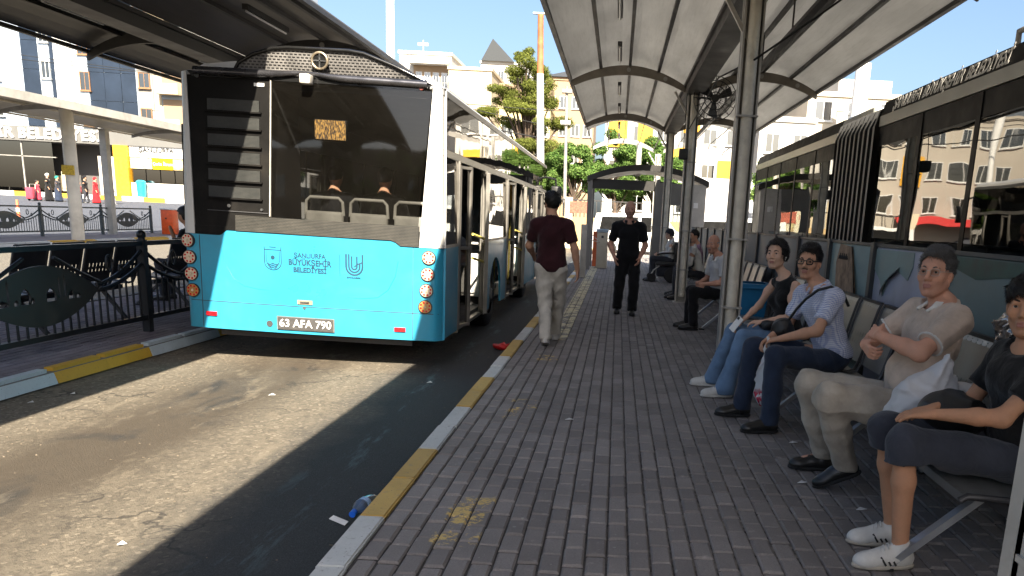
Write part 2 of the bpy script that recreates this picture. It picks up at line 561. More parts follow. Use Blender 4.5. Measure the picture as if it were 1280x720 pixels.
kerb_yellow = paint_mat('worn yellow kerb paint', (0.56, 0.37, 0.10))
kerb_yellow2 = paint_mat('yellow kerb paint', (0.62, 0.36, 0.03), wear=0.2)
kerb_white2 = paint_mat('pale blue white kerb paint', (0.50, 0.58, 0.62), wear=0.3)
kerb_bare = M('bare kerb concrete', (0.16, 0.155, 0.145), 0.9, 0, 0.3, 5, 0.3, 40)

def kerb_run(name, x0, x1, ys, colour, flip=False, rounded=False, base=-0.15, top=0.008):
    core = MB().box(min(x0, x1) + 0.012, max(x0, x1) - 0.012, ys[0], ys[-1], base, top - 0.03).build(name, kerb_bare)
    core['kind'] = 'structure'
    for i in range(len(ys) - 1):
        L = ys[i + 1] - ys[i]
        bm = bmesh.new(); bmesh.ops.create_cube(bm, size=1)
        for v in bm.verts:
            v.co = V((x0 if v.co.x < 0 else x1, ys[i] + 0.003 if v.co.y < 0 else ys[i + 1] - 0.003, base + 0.035 if v.co.z < 0 else top))
        road_x = x1 if not flip else x0
        es = [e for e in bm.edges if all(abs(v.co.z - top) < 1e-6 for v in e.verts)]
        bmesh.ops.bevel(bm, geom=es, offset=0.035 if rounded else 0.008, segments=4 if rounded else 2, affect='EDGES')
        for v in bm.verts:
            v.co.x += RND.uniform(-1, 1) * 0.0008
            if rounded and v.co.z < base + 0.05: v.co.x += (0.03 if road_x > min(x0, x1) else -0.03) * (1 if abs(v.co.x - road_x) < 0.02 else 0)
        dz = RND.uniform(-0.004, 0.004); dx = RND.uniform(-0.004, 0.004); rz = RND.uniform(-0.006, 0.006)
        for v in bm.verts:
            v.co.x += dx + rz * (v.co.y - ys[i]); v.co.z += dz if v.co.z > base + 0.06 else 0
        b = MB().bm(bm, 0, False)
        b.build('kerb_stone', colour(i), core)
    return core
ys = [1.35 + 0.6 * i for i in range(56)]
kerb_run('kerb_right', -1.215, -1.087, ys, lambda i: kerb_white if ((ys[i] - 2.55 + 0.01) // 1.2) % 2 == 0 else kerb_yellow, flip=True)
yl = [2.43 + 0.72 * i for i in range(44)]
kerb_run('kerb_left', -4.95, -4.80, yl, lambda i: kerb_yellow2 if i % 4 in (2, 3) else kerb_white2, rounded=True, top=0.012)
yf = [12 + 1.1 * i for i in range(34)]
kerb_run('kerb_far', -17.75, -17.55, yf, lambda i: kerb_yellow2 if (i // 2) % 2 == 0 else kerb_white, rounded=True, top=0.01)
yi = [2 + 1.5 * i for i in range(22)]
kerb_run('kerb_island', -7.66, -7.5, yi, lambda i: kerb_bare, top=0.005)

# ================================================================== CANOPIES
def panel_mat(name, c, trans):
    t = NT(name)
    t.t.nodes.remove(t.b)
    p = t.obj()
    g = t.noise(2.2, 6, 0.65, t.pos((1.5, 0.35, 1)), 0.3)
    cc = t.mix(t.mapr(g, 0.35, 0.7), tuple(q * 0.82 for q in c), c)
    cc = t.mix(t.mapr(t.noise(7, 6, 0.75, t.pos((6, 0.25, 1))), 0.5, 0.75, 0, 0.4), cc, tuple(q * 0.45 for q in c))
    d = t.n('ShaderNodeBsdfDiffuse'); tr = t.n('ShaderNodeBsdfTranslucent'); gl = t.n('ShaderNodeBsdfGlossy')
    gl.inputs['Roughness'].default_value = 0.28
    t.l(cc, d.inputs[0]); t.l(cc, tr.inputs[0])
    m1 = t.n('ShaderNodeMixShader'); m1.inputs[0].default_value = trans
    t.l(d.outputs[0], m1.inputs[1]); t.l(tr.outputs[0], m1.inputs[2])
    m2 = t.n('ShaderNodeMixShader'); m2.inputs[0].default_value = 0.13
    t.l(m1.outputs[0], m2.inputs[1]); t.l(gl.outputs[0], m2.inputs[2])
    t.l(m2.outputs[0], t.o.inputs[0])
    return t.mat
roof_sheet_r = panel_mat('grey roofing sheet', (0.54, 0.535, 0.52), 0.47)
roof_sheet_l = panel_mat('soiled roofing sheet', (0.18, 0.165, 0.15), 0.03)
roof_sheet_f = panel_mat('cream roofing sheet', (0.5, 0.46, 0.38), 0.02)
bronze = M('grey brown painted steel', (0.17, 0.145, 0.115), 0.5, 0.05, 0.3, 4, dirt=0.3)
bronze_light = M('pale grey painted steel', (0.30, 0.285, 0.26), 0.5, 0.2, 0.25, 4, dirt=0.35)

def canopy(name, label, lobes, ys, zeave, rise_, sheet_mat, beam_mat, postx, posts, gutter_w=0.32, npan=4, covered=None, beam_h=0.15, post_fn=None, purlin_mat=None, lights=True, sub=2):
    root = empty(name, (postx, (ys[0] + ys[-1]) / 2, 0), label, 'canopy')
    purlin_mat = purlin_mat or metal_dark
    for (xa, xb) in lobes:
        c = (xa + xb) / 2; hw = (xb - xa) / 2
        zf = lambda x: zeave + rise_ * (1 - ((x - c) / hw) ** 2)
        # arches
        for yi_, y in enumerate(ys):
            N = 20
            up_ = [(xa + (xb - xa) * i / N, zf(xa + (xb - xa) * i / N) - 0.05) for i in range(N + 1)]
            lo = [(x, z - beam_h * (0.75 + 0.35 * math.sin(PI * (x - xa) / (xb - xa)))) for x, z in up_]
            b = MB()
            pts = []
            for (x, z), (x2, z2) in zip(up_, lo):
                for yy in (y - 0.025, y + 0.025):
                    pts += [(x, yy, z), (x2, yy, z2)]
            fs = []
            for i in range(N):
                a = i * 4; n = a + 4
                fs += [(a, a + 1, n + 1, n), (a + 2, n + 2, n + 3, a + 3), (a, n, n + 2, a + 2), (a + 1, a + 3, n + 3, n + 1)]
            fs += [(0, 2, 3, 1), (N * 4, N * 4 + 1, N * 4 + 3, N * 4 + 2)]
            b.add(pts, fs)
            arch = b.build('arch_beam', beam_mat if yi_ < len(ys) - 1 else bronze_light, root)  # last arch paler: its sunlit look is put into the colour
            for fx in (0.5, 0.82):
                x = xa + (xb - xa) * fx
                z = zf(x) - 0.05 - beam_h * 0.5
                if (xa < postx) != (fx == 0.82): pass
                MB().cyl((x, y - 0.034, z), (x, y + 0.034, z), 0.038, n=16).build('lit_hole_disc', bronze_light, arch)  # pale disc stands in for light through a hole in the arch
        # purlins
        nx = npan
        for k in range(nx + 1):
            x = xa + (xb - xa) * k / nx
            if 0 < k < nx: x += 0.02
            z = zf(x)
            w = 0.05 if 0 < k < nx else 0.06
            yend = ys[-1] + 0.25
            if covered and not covered[-1]:
                yend = ys[-2] + 0.25
                MB().box(x - 0.012, x + 0.012, yend, ys[-1] + 0.1, z - 0.04, z - 0.016).build('purlin', purlin_mat, root)
            MB().box(x - w / 2, x + w / 2, ys[0] - 0.5, yend, z - 0.065, z - 0.012).build('purlin', purlin_mat, root)
        # sheets
        for j in range(len(ys) - 1):
            if covered and not covered[j]: continue
            y0 = ys[j] + 0.0008; y1 = ys[j + 1] - 0.0008
            if j == 0: y0 -= 0.5
            if covered and j + 1 < len(covered) and not covered[j + 1]: y1 += 2.1  # added panel length past the last covered arch, there to shade the shelter
            for k in range(nx):
                b = MB()
                x0 = xa + (xb - xa) * k / nx + 0.0006; x1 = xa + (xb - xa) * (k + 1) / nx - 0.0006
                S = 4
                pts = []
                for i in range(S + 1):
                    x = x0 + (x1 - x0) * i / S
                    pts += [(x, y0, zf(x)), (x, y1, zf(x)), (x, y0, zf(x) + 0.02), (x, y1, zf(x) + 0.02)]
                fs = []
                for i in range(S):
                    a = 4 * i; n = a + 4
                    fs += [(a, n, n + 1, a + 1), (a + 2, a + 3, n + 3, n + 2), (a, a + 2, n + 2, n), (a + 1, n + 1, n + 3, a + 3)]
                fs += [(0, 1, 3, 2), (4 * S, 4 * S + 2, 4 * S + 3, 4 * S + 1)]
                b.add(pts, fs)
                o = b.build('roof_panel', sheet_mat, root)
                for pl in o.data.polygons: pl.use_smooth = False
        # fluorescent fittings under the crown
        if lights:
            for y in ys[:-1]:
                for q in (1.6, 4.6):
                    f = MB().box(c - 0.20, c - 0.13, y + q, y + q + 1.25, zf(c) - 0.15, zf(c) - 0.085).build('light_fitting', metal_dark, root)
                    MB().cyl((c - 0.165, y + q + 0.03, zf(c) - 0.165), (c - 0.165, y + q + 1.22, zf(c) - 0.165), 0.014, n=10).build('lamp_tube', white_paint, f)
    if len(lobes) > 1:
        MB().box(postx - gutter_w / 2, postx + gutter_w / 2, ys[0] - 0.5, (ys[-1] if not (covered and not covered[-1]) else ys[-2]) + 0.2, zeave - 0.2, zeave - 0.055).build('gutter', metal_dark, root)
    for y in posts:
        post_fn(root, postx, y, zeave - 0.2)
    return root

def post_right(root, x, y, z):
    p = MB()
    p.box(x - 0.105, x + 0.105, y + 0.02, y + 0.05, 0, z)           # H section
    p.box(x - 0.105, x - 0.085, y - 0.07, y + 0.12, 0, z)
    p.box(x + 0.085, x + 0.105, y - 0.07, y + 0.12, 0, z)
    po = p.build('post', metal_grey, root)
    MB().cyl((x + 0.005, y - 0.045, 0.12), (x + 0.005, y - 0.045, z), 0.062, n=20).build('downpipe', M('cream downpipe', (0.74, 0.68, 0.56), 0.45, 0.05, 0.22, 5, dirt=0.35), root)
    for zz in (0.62, 1.35, 2.6):
        MB().box(x - 0.112, x + 0.112, y - 0.116, y + 0.03, zz, zz + 0.02).build('pipe_clamp', metal_grey, root)
    MB().box(x - 0.15, x + 0.15, y - 0.15, y + 0.17, 0.002, 0.016).build('base_plate', metal_grey, root)
    MB().bar((x, y, z - 0.5), (x - 0.35, y, z + 0.05), 0.04, 0.05, (0, 1, 0)).build('brace', metal_grey, root)

canR = canopy('platform_canopy', 'grey double arched canopy on tall posts over the waiting benches', [(-1.0, 1.11), (1.44, 3.52)],
              [-2.2, 2.08, 8.83, 15.6, 22.3, 29.0], 3.99, 0.31, roof_sheet_r, bronze, 1.275, [2.08, 8.83, 15.6, 22.3, 29.0], covered=[1, 1, 1, 1, 0], post_fn=post_right)
def post_left(root, x, y, z):
    MB().box(x - 0.09, x + 0.09, y - 0.09, y + 0.09, 0, z).build('post', metal_dark, root)
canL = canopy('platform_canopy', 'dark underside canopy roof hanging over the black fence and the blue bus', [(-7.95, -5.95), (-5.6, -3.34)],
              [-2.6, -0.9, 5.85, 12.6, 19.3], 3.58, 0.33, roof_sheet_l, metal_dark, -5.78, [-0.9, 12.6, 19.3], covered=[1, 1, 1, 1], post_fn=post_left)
canL['label'] = 'dark soiled canopy roof reaching from upper left over the blue bus'
def post_far(root, x, y, z):
    b = MB().cyl((x + 1.2, y, 0), (x + 1.2, y, z + 0.3), 0.19, n=20)
    p = b.build('post', cream_metal, root)
    MB().box(x + 1.01, x + 1.39, y - 0.2, y - 0.14, 2.05, 2.35).build('sticker', M('torn yellow sticker', (0.55, 0.38, 0.04), 0.7, 0, 0.5, 20), p)
canF = canopy('platform_canopy', 'cream edged canopy roof behind the far fence at the left', [(-19.9, -16.2)],
              [12, 19.3, 26.6, 33.9, 41], 3.95, 0.3, roof_sheet_f, bronze_light, -18.85, [26.6, 19.3], covered=[1, 1, 1, 1], post_fn=post_far, lights=False, purlin_mat=cream_metal)
MB().box(-16.2, -16.12, 11.5, 41.2, 3.86, 4.1).build('fascia', cream_metal, canF)
MB().box(-19.75, -19.5, 31.5, 31.75, 0, 3.9).build('post', metal_grey, canF)

# hanging items under the right canopy
fan = empty('ceiling_fan', (1.62, 15.2, 3.4), 'black wire guard fan fixed to a canopy post under the roof', 'fan')
b = MB()
fc = V((1.62, 15.2, 3.7))
for rr, off in ((0.38, 0), (0.30, -0.05), (0.2, -0.08), (0.1, -0.09)):
    b.tube([(fc.x + rr * math.cos(t * PI / 14), fc.y + off, fc.z + rr * math.sin(t * PI / 14)) for t in range(28)], 0.008, 5, closed=True)
for t in range(16):
    a = t * PI / 8
    b.tube([(fc.x + r * math.cos(a), fc.y + o_, fc.z + r * math.sin(a)) for r, o_ in ((0.05, -0.09), (0.2, -0.08), (0.3, -0.05), (0.38, 0), (0.3, 0.08), (0.1, 0.12))], 0.004, 4)
b.build('wire_guard', black_iron, fan)
for t in range(3):
    a = t * 2 * PI / 3 + 0.4
    q = MB()
    d = V((math.cos(a), 0, math.sin(a))); n_ = V((-math.sin(a), 0, math.cos(a)))
    q.add([fc + d * 0.04 - n_ * 0.03, fc + d * 0.04 + n_ * 0.03, fc + d * 0.33 + n_ * 0.11 + V((0, 0.05, 0)), fc + d * 0.31 - n_ * 0.07 - V((0, 0.03, 0))], [(0, 1, 2, 3)])
    q.build('blade', plastic_black, fan)
MB().cyl(fc + V((0, -0.04, 0)), fc + V((0, 0.2, 0)), 0.07, 0.06).build('motor', plastic_black, fan)
MB().tube([fc + V((0, 0.15, 0)), fc + V((-0.2, 0.3, 0.05)), fc + V((-0.33, 0.38, 0.0))], 0.02).build('bracket', black_iron, fan)
spk = empty('hanging_speaker', (1.13, 15.4, 2.72), 'small black box hanging on a cable beside the second canopy post', 'speaker')
MB().cbox(1.05, 1.21, 15.3, 15.46, 2.64, 2.83, 0.015).build('housing', plastic_black, spk)
MB().tube([(1.13, 15.38, 2.83), (1.13, 15.38, 3.85)], 0.008, 5).build('cable', rubber, spk)
cab = MB().tube([(2.9, 6.5, 4.2), (1.9, 8.2, 3.55), (1.3, 8.7, 3.15), (1.2, 11, 3.35), (1.22, 15.5, 3.2)], 0.011, 5)
tag(cab.build('power_cable', rubber, loc=(1.3, 8.7, 3.1)), 'thin black cable slung between the canopy posts', 'cable')
tr_ = empty('cable_tray', (1.9, 12, 3.7), 'dark cable tray slung on hangers beneath the right half of canopy roof', 'cable tray')
MB().box(1.86, 1.94, 1.0, 22, 3.68, 3.72).build('tray', metal_dark, tr_)
for y in range(2, 22, 2):
    MB().tube([(1.9, y, 3.7), (1.9, y, 4.1)], 0.012, 5).build('hanger', metal_dark, tr_)

# ================================================================== BARRIER WALL behind the benches
def wall_panel_mat(name, c, v=0.2):
    return M(name, c, 0.55, 0, v, 2.2, 0.1, 15, dirt=0.25)
barrier = empty('panel_barrier', (2.22, 10, 0), 'low barrier of teal grey panels with torn posters behind the benches', 'barrier')
pcols = [wall_panel_mat('teal grey board', (0.115, 0.165, 0.17)), wall_panel_mat('lilac blue poster', (0.36, 0.38, 0.47)), wall_panel_mat('pale teal board', (0.22, 0.31, 0.31)), wall_panel_mat('slate grey board', (0.13, 0.15, 0.165))]
py = [-0.3 + 1.45 * i for i in range(18)]
for i in range(len(py) - 1):
    y0, y1 = py[i], py[i + 1]
    m = pcols[1] if abs(y0 - 5.5) < 0.1 else pcols[2] if abs(y0 - 6.95) < 0.1 else pcols[0] if y0 < 5.4 else pcols[3]
    pn = MB().cbox(2.2, 2.235, y0 + 0.045, y1 - 0.045, 0.08, 1.385, 0.006).build('panel', m, barrier)
    MB().box(2.165, 2.255, y0 - 0.04, y0 + 0.04, 0, 1.42).build('post', M('dark grey steel post', (0.065, 0.07, 0.075), 0.5, 0.3, 0.2, 5), barrier)
    if abs(y0 - 6.95) < 0.1:
        # poster torn open over brown board
        poly = [(7.28, 0.45), (7.36, 0.9), (7.62, 1.36), (8.03, 1.38), (8.12, 1.2), (8.06, 0.9), (8.16, 0.62), (8.1, 0.4)]
        MB().prism(poly, 'x', 2.192, 2.199).build('torn_patch', M('torn brown board', (0.36, 0.25, 0.17), 0.9, 0, 0.6, 9, 0.3, 30), pn)
        fl = [(2.19, 7.22, 0.72), (2.16, 7.32, 0.98), (2.185, 7.6, 1.36), (2.196, 7.66, 1.37), (2.196, 7.4, 0.95), (2.19, 7.3, 0.7)]
        MB().add(fl, [(0, 1, 4, 5), (1, 2, 3, 4)]).add([(p[0] - .004, p[1], p[2]) for p in fl], [(5, 4, 1, 0), (4, 3, 2, 1)]).build('torn_flap', M('dark torn paper', (0.05, 0.05, 0.05), 0.8), pn)
        b = MB()
        for k in range(9):
            yy = 7.72 + 0.035 * k
            b.tube([(2.19, yy, 1.24), (2.19, yy + 0.02, 1.27 + 0.02 * (k % 2)), (2.19, yy + 0.035, 1.235)], 0.005, 4)
        b.build('scrawl', plastic_black, pn)
    if abs(y0 - 5.5) < 0.1:
        poly = [(6.02, 1.37), (6.02, 1.26), (6.1, 1.16), (6.35, 1.22), (6.55, 1.14), (6.62, 1.0), (6.74, 1.12), (6.9, 1.2), (6.9, 1.37)]
        MB().prism(poly, 'x', 2.194, 2.199).build('torn_patch', pcols[2], pn)
        fl = [(2.17, 6.28, 1.22), (2.165, 6.5, 1.13), (2.18, 6.66, 0.99), (2.192, 6.7, 1.04), (2.193, 6.5, 1.17), (2.193, 6.3, 1.25)]
        MB().add(fl, [(0, 1, 4, 5), (1, 2, 3, 4)]).build('torn_flap', M('dark torn paper', (0.05, 0.05, 0.05), 0.8), pn)
    if abs(y0 - 4.05) < 0.1 or abs(y0 - 2.6) < 0.1:
        poly = [(y0 + .05, 1.375), (y0 + .05, 1.22), (y0 + .5, 1.29), (y0 + 0.9, 1.25), (y0 + 1.4, 1.33), (y0 + 1.4, 1.375)]
        MB().prism(poly, 'x', 2.194, 2.199).build('poster_strip', M('dark green poster', (0.03, 0.075, 0.065), 0.5, 0, 0.6, 8), pn)
MB().box(2.185, 2.25, py[0], py[-1], 1.388, 1.412).build('top_rail', M('dark grey steel post', (0.065, 0.07, 0.075)), barrier)
MB().box(2.26, 2.40, -14, 44, -0.15, 0.02).build('plinth', kerb_bare, barrier)

# ================================================================== IRON FENCES
def fence_medallion(name, yc, zc, L, Hh, x, mat, parent, th=0.02):
    """leaf shaped plate with a cut-out city skyline (real holes)"""
    cu = bpy.data.curves.new(name, 'CURVE')
    cu.dimensions = '2D'; cu.fill_mode = 'BOTH'; cu.extrude = th / 2
    def spl(pts):
        s = cu.splines.new('POLY'); s.points.add(len(pts) - 1); s.use_cyclic_u = True
        for p, q in zip(s.points, pts): p.co = (q[0], q[1], 0, 1)
    N = 20
    top = [(-L / 2 + L * i / N, Hh / 2 * math.sin(PI * i / N) ** 0.85) for i in range(N + 1)]
    bot = [(L / 2 - L * i / N, -Hh / 2 * math.sin(PI * i / N) ** 0.85) for i in range(1, N)]
    spl(top + bot)
    k = L / 1.6
    holes = []
    def dome(cx, w, h, z0): return [(cx - w / 2, z0), (cx + w / 2, z0), (cx + w / 2, z0 + h * 0.45), (cx + w * 0.35, z0 + h * 0.75), (cx, z0 + h), (cx - w * 0.35, z0 + h * 0.75), (cx - w / 2, z0 + h * 0.45)]
    z0 = -0.055
    for cx, w, h in ((-0.49, 0.06, 0.05), (-0.39, 0.08, 0.09), (-0.11, 0.13, 0.13), (0.14, 0.05, 0.06), (0.22, 0.13, 0.15), (0.34, 0.05, 0.06), (0.5, 0.14, 0.06)):
        holes.append(dome(cx, w, h, z0))
    for cx in (-0.3, -0.225, 0.43):
        holes.append([(cx - 0.012, z0 + 0.03), (cx + 0.012, z0 + 0.03), (cx + 0.012, 0.14), (cx, 0.19), (cx - 0.012, 0.14)])
    for h in holes: spl([(p[0] * k, p[1] * k) for p in h])
    tmp = bpy.data.objects.new('tmp', cu); col.objects.link(tmp)
    me = bpy.data.meshes.new_from_object(tmp.evaluated_get(bpy.context.evaluated_depsgraph_get()))
    bpy.data.objects.remove(tmp); bpy.data.curves.remove(cu)
    me.materials.clear(); me.materials.append(mat)
    for v in me.vertices: v.co = V((v.co.z, -v.co.x, v.co.y))
    return link_mesh(name, me, parent, V((x, yc, zc)) - origin(parent))

def fence(label, x, y0, npan, mat, far=False, pitch=3.3, z0=0.0):
    root = empty('iron_fence', (x, y0, z0), label, 'fence')
    L = pitch * npan
    MB().box(x - 0.03, x + 0.03, y0, y0 + L, z0 + 0.965, z0 + 1.015).build('top_rail', mat, root)
    MB().box(x - 0.025, x + 0.025, y0, y0 + L, z0 + 0.14, z0 + 0.19).build('bottom_rail', mat, root)
    for i in range(npan + 1):
        y = y0 + i * pitch
        b = MB().box(x - 0.04, x + 0.04, y - 0.04, y + 0.04, z0, z0 + 1.03)
        b.sphere((x, y, z0 + 1.085), 0.05, u=12, w=8)
        b.cyl((x, y, z0 + 1.02), (x, y, z0 + 1.06), 0.045, 0.03, 12)
        b.build('post', mat, root)
    arcs_z = lambda t: 0.60 + 0.33 * t ** 1.7      # upper swag, t=0 at medallion tip, 1 at post
    arcs_l = lambda t: 0.54 + 0.24 * t ** 1.8
    for i in range(npan):
        yc = y0 + (i + 0.5) * pitch
        fence_medallion('medallion', yc, z0 + 0.55, 1.62, 0.56, x, M('dark bronze plate', (0.03, 0.03, 0.026), 0.55, 0.2, 0.3, 6) if not far else mat, root)
        half = pitch / 2
        tip = 0.80
        bars = MB()
        for s in (-1, 1):
            for fn, nm in ((arcs_z, 'swag'), (arcs_l, 'swag')):
                pts = []
                for k in range(13):
                    t = k / 12
                    yy = yc + s * (tip + (half - tip) * t)
                    z = fn(t)
                    if fn is arcs_z and t < 0.02: pass
                    pts.append((x, yy, z0 + z))
                MB().tube(pts, 0.021, 6).build(nm, mat, root)
            # upper run from the swag back up over the medallion
            MB().tube([(x, yc + s * (tip + 0.06), z0 + 0.62), (x, yc + s * (tip - 0.25), z0 + 0.74), (x, yc + s * 0.2, z0 + 0.90)], 0.018, 6).build('swag', mat, root)
            for (t, zz, rr) in ((0.28, 0.80, 0.085), (0.05, 0.59, 0.05), (0.5, 0.72, 0.05)):
                yy = yc + s * (tip + (half - tip) * t)
                MB().tube([(x, yy + rr * 0.62 * math.cos(k * PI / 9), z0 + zz + rr * math.sin(k * PI / 9)) for k in range(18)], 0.012, 6, closed=True).build('ring', mat, root)
        n = int(pitch / 0.115)
        for k in range(1, n):
            yy = yc - half + k * pitch / n
            d = abs(yy - yc)
            if d < tip:
                q = d / 0.81
                zt = 0.55 - 0.28 * math.cos(q * PI / 2) ** 0.85
            else:
                zt = arcs_l((d - tip) / (half - tip))
            tgt = bars if far else MB()
            tgt.box(x - 0.008, x + 0.008, yy - 0.008, yy + 0.008, z0 + 0.185, z0 + zt)
            if not far: tgt.build('baluster', mat, root)
        if far:
            o = bars.build('baluster_row', mat, root); o['kind'] = 'stuff'
    return root
fence('black iron fence with leaf shaped skyline plates beside the blue bus', -5.3, 2.45, 3, black_iron)
fence('dark grey iron fence with oval plates in front of the far kerbside road', -19.7, 21.25, 4, M('dark green grey iron', (0.045, 0.06, 0.065), 0.5, 0.1), True)
# ================================================================== BLUE CITY BUS
bus_blue = M('cyan bus paint', (0.03, 0.30, 0.47), 0.34, 0, 0.10, 1.5, spec=0.5, dirt=0.25, coat=0.25)
bus_blue_side = bus_blue
bus_white = M('white bus paint', (0.60, 0.59, 0.565), 0.35, 0, 0.06, 1.5, dirt=0.12, coat=0.3)
bus_black = M('dusty black bus panel', (0.010, 0.0095, 0.009), 0.55, 0, 0.35, 3, 0.05, 60, spec=0.08, dirt=0.10)
bus_glossblack = M('gloss black', (0.012, 0.012, 0.012), 0.15, 0, 0.2, 3)
alu = M('brushed aluminium frame', (0.26, 0.245, 0.22), 0.4, 0.5, 0.2, 6)
inner_dark = M('dark bus interior', (0.05, 0.05, 0.052), 0.7, 0, 0.3, 3)
inner_mid = M('grey bus interior', (0.09, 0.09, 0.09), 0.6, 0, 0.2, 3)
rear_glass = glass('tinted rear glass', (0.34, 0.34, 0.33), 0.015, 0.03, (0.8, 0.8, 0.8), dust=0.007)
side_glass = glass('tinted side glass', (0.06, 0.06, 0.06), 0.16, 0.02, (0.95, 0.92, 0.88), 0.12, 0.9)
door_glass = glass('door glass', (0.10, 0.10, 0.10), 0.06, 0.02)
ink = M('dark print', (0.012, 0.05, 0.09), 0.5)
red_lens = M('red lens', (0.55, 0.01, 0.015), 0.2, 0, 0.1, 20, coat=0.5)
clear_lens = M('pale lens', (0.62, 0.50, 0.36), 0.25, 0, 0.2, 30, coat=0.5)
yellow_rail = M('yellow handrail', (0.75, 0.62, 0.15), 0.35)

def dotted(name, base, dot, scale, sq=(1, 1)):
    t = NT(name)
    p = t.pos((scale * sq[0], scale, scale * sq[1]))
    fx = t.n('ShaderNodeSeparateXYZ'); t.l(p, fx.inputs[0])
    row = t.math('FLOOR', fx.outputs[2])
    sh = t.math('MULTIPLY', t.math('MODULO', row, 2.0), 0.5)
    a = t.math('ABSOLUTE', t.math('SUBTRACT', t.math('FRACT', t.math('ADD', fx.outputs[0], sh)), 0.5))
    c = t.math('ABSOLUTE', t.math('SUBTRACT', t.math('FRACT', fx.outputs[2]), 0.5))
    d = t.math('MULTIPLY', t.mapr(a, 0.36, 0.30), t.mapr(c, 0.30, 0.22))
    dirt = t.noise(5, 5, 0.7, t.pos())
    cb = t.mix(t.mapr(dirt, 0.35, 0.7), base, tuple(min(1, q * 2.2) for q in base))
    t.l(t.mix(d, cb, dot), t.b.inputs['Base Color'])
    t.b.inputs['Roughness'].default_value = 0.5
    t.bump(t.math('MULTIPLY', d, -1.0), 0.6, 0.01)
    return t.mat
mesh_trim = dotted('dusty mesh grille', (0.034, 0.030, 0.025), (0.007, 0.013, 0.012), 70)
mesh_fair = dotted('perforated black grille', (0.085, 0.08, 0.075), (0.008, 0.008, 0.008), 38, (0.62, 1.0))
mesh_louvre = dotted('fine louvre mesh', (0.022, 0.021, 0.019), (0.006, 0.012, 0.012), 85)

BX, BY = -3.10, 8.15
HW = 1.313
def sc(z): return 1 - 0.02 * max(0, z - 1.15) / 1.55
def rear_dy(dx):
    a = abs(dx)
    if a <= 1.2: return 0.05 * (a / 1.2) ** 2
    t = min(1, (a - 1.2) / 0.075)
    return 0.05 + 0.12 * (1 - math.sqrt(max(0, 1 - t * t))) + 0.01 * t
def S(dx, z, off=0.0):
    rk = 0.035 * max(0, z - 1.15)
    a = min(1, max(0, (abs(dx) - 1.2) / 0.075))
    ox = (math.copysign(off * a, dx)) if a > 0 else 0
    return V((BX + dx * 1.03 * sc(z) + ox, BY + rear_dy(dx) + rk - off * math.sqrt(max(0.0, 1 - a * a * 0.9)), z))
def lerp(a, b, t): return a + (b - a) * t
def rear_patch(name, dx0, dx1, z0, z1, off, mat, parent, n=20, nz=6, th=0.02):
    """curved sheet on the rear of the bus; dx0/dx1 float or (bottom, top); z0/z1 float or function of dx"""
    f = lambda q, t: q if isinstance(q, (int, float)) else lerp(q[0], q[1], t)
    g = lambda q, x: q(x) if callable(q) else q
    b = MB()
    fr = []; bk = []
    for j in range(nz + 1):
        t = j / nz
        for i in range(n + 1):
            a = f(dx0, t); c = f(dx1, t)
            dx = lerp(a, c, i / n)
            z = lerp(g(z0, dx), g(z1, dx), t)
            fr.append(S(dx, z, off)); bk.append(S(dx, z, off - th))
    W = n + 1; K = len(fr)
    fs = []
    for j in range(nz):
        for i in range(n):
            a = j * W + i
            fs.append((a, a + 1, a + W + 1, a + W))
    b.add(fr, fs, 0, True)
    ed = [i for i in range(W)] + [j * W + n for j in range(1, nz + 1)] + [nz * W + i for i in range(n - 1, -1, -1)] + [j * W for j in range(nz - 1, 0, -1)]
    b.add(fr + bk, [(ed[i], K + ed[i], K + ed[(i + 1) % len(ed)], ed[(i + 1) % len(ed)]) for i in range(len(ed))])
    return b.build(name, mat, parent)
def rear_disc(name, dx, z, r, off, mat, parent, n=20, r2=None, th=0.03):
    c = S(dx, z, off); e = S(dx, z, off - th)
    q = (S(dx + 0.01, z, 0) - S(dx - 0.01, z, 0)).normalized()
    nrm = q.cross(V((0, 0, 1))).normalized()
    if nrm.y > 0: nrm = -nrm
    base = S(dx, z, 0)
    return MB().cyl(base + nrm * (off - th), base + nrm * off, r, r2 or r, n).build(name, mat, parent), base, nrm, q

bus = empty('city_bus', (BX, 14, -0.13), 'blue and white city bus seen from behind, stopped at the platform kerb', 'bus')
# --- lower and corner shell
low = rear_patch('rear_body', -1.2749, 1.2749, 0.2, lambda dx: 1.195 if abs(dx) < 0.82 else (1.145 if abs(dx) > 0.87 else lerp(1.195, 1.145, (abs(dx) - 0.82) / 0.05)), 0, bus_blue, bus, 72, 8)
MB().box(BX - 1.0, BX + 1.0, BY + 0.15, BY + 0.2, 0.12, 0.2).build('underside', inner_dark, bus)
wl = rear_patch('corner_pillar', -1.2749, (-1.135, -1.19), 1.149, 2.69, 0, bus_white, bus, 14, 10)
wr = rear_patch('corner_pillar', (1.06, 1.19), 1.2749, 1.149, 2.69, 0, bus_white, bus, 14, 10)
for s in (-1, 1):   # rounded pillar heads
    x = BX + s * 1.272 * 0.98
    MB().sphere((x - s * 0.035, BY + 0.24, 2.68), 0.075, sc=(1.0, 1.5, 0.55)).build('pillar_head', bus_white, bus)
blk = rear_patch('engine_cover', (-1.13, -1.185), (-0.39, -0.365), 1.2, 2.66, -0.004, bus_black, bus, 14, 8)
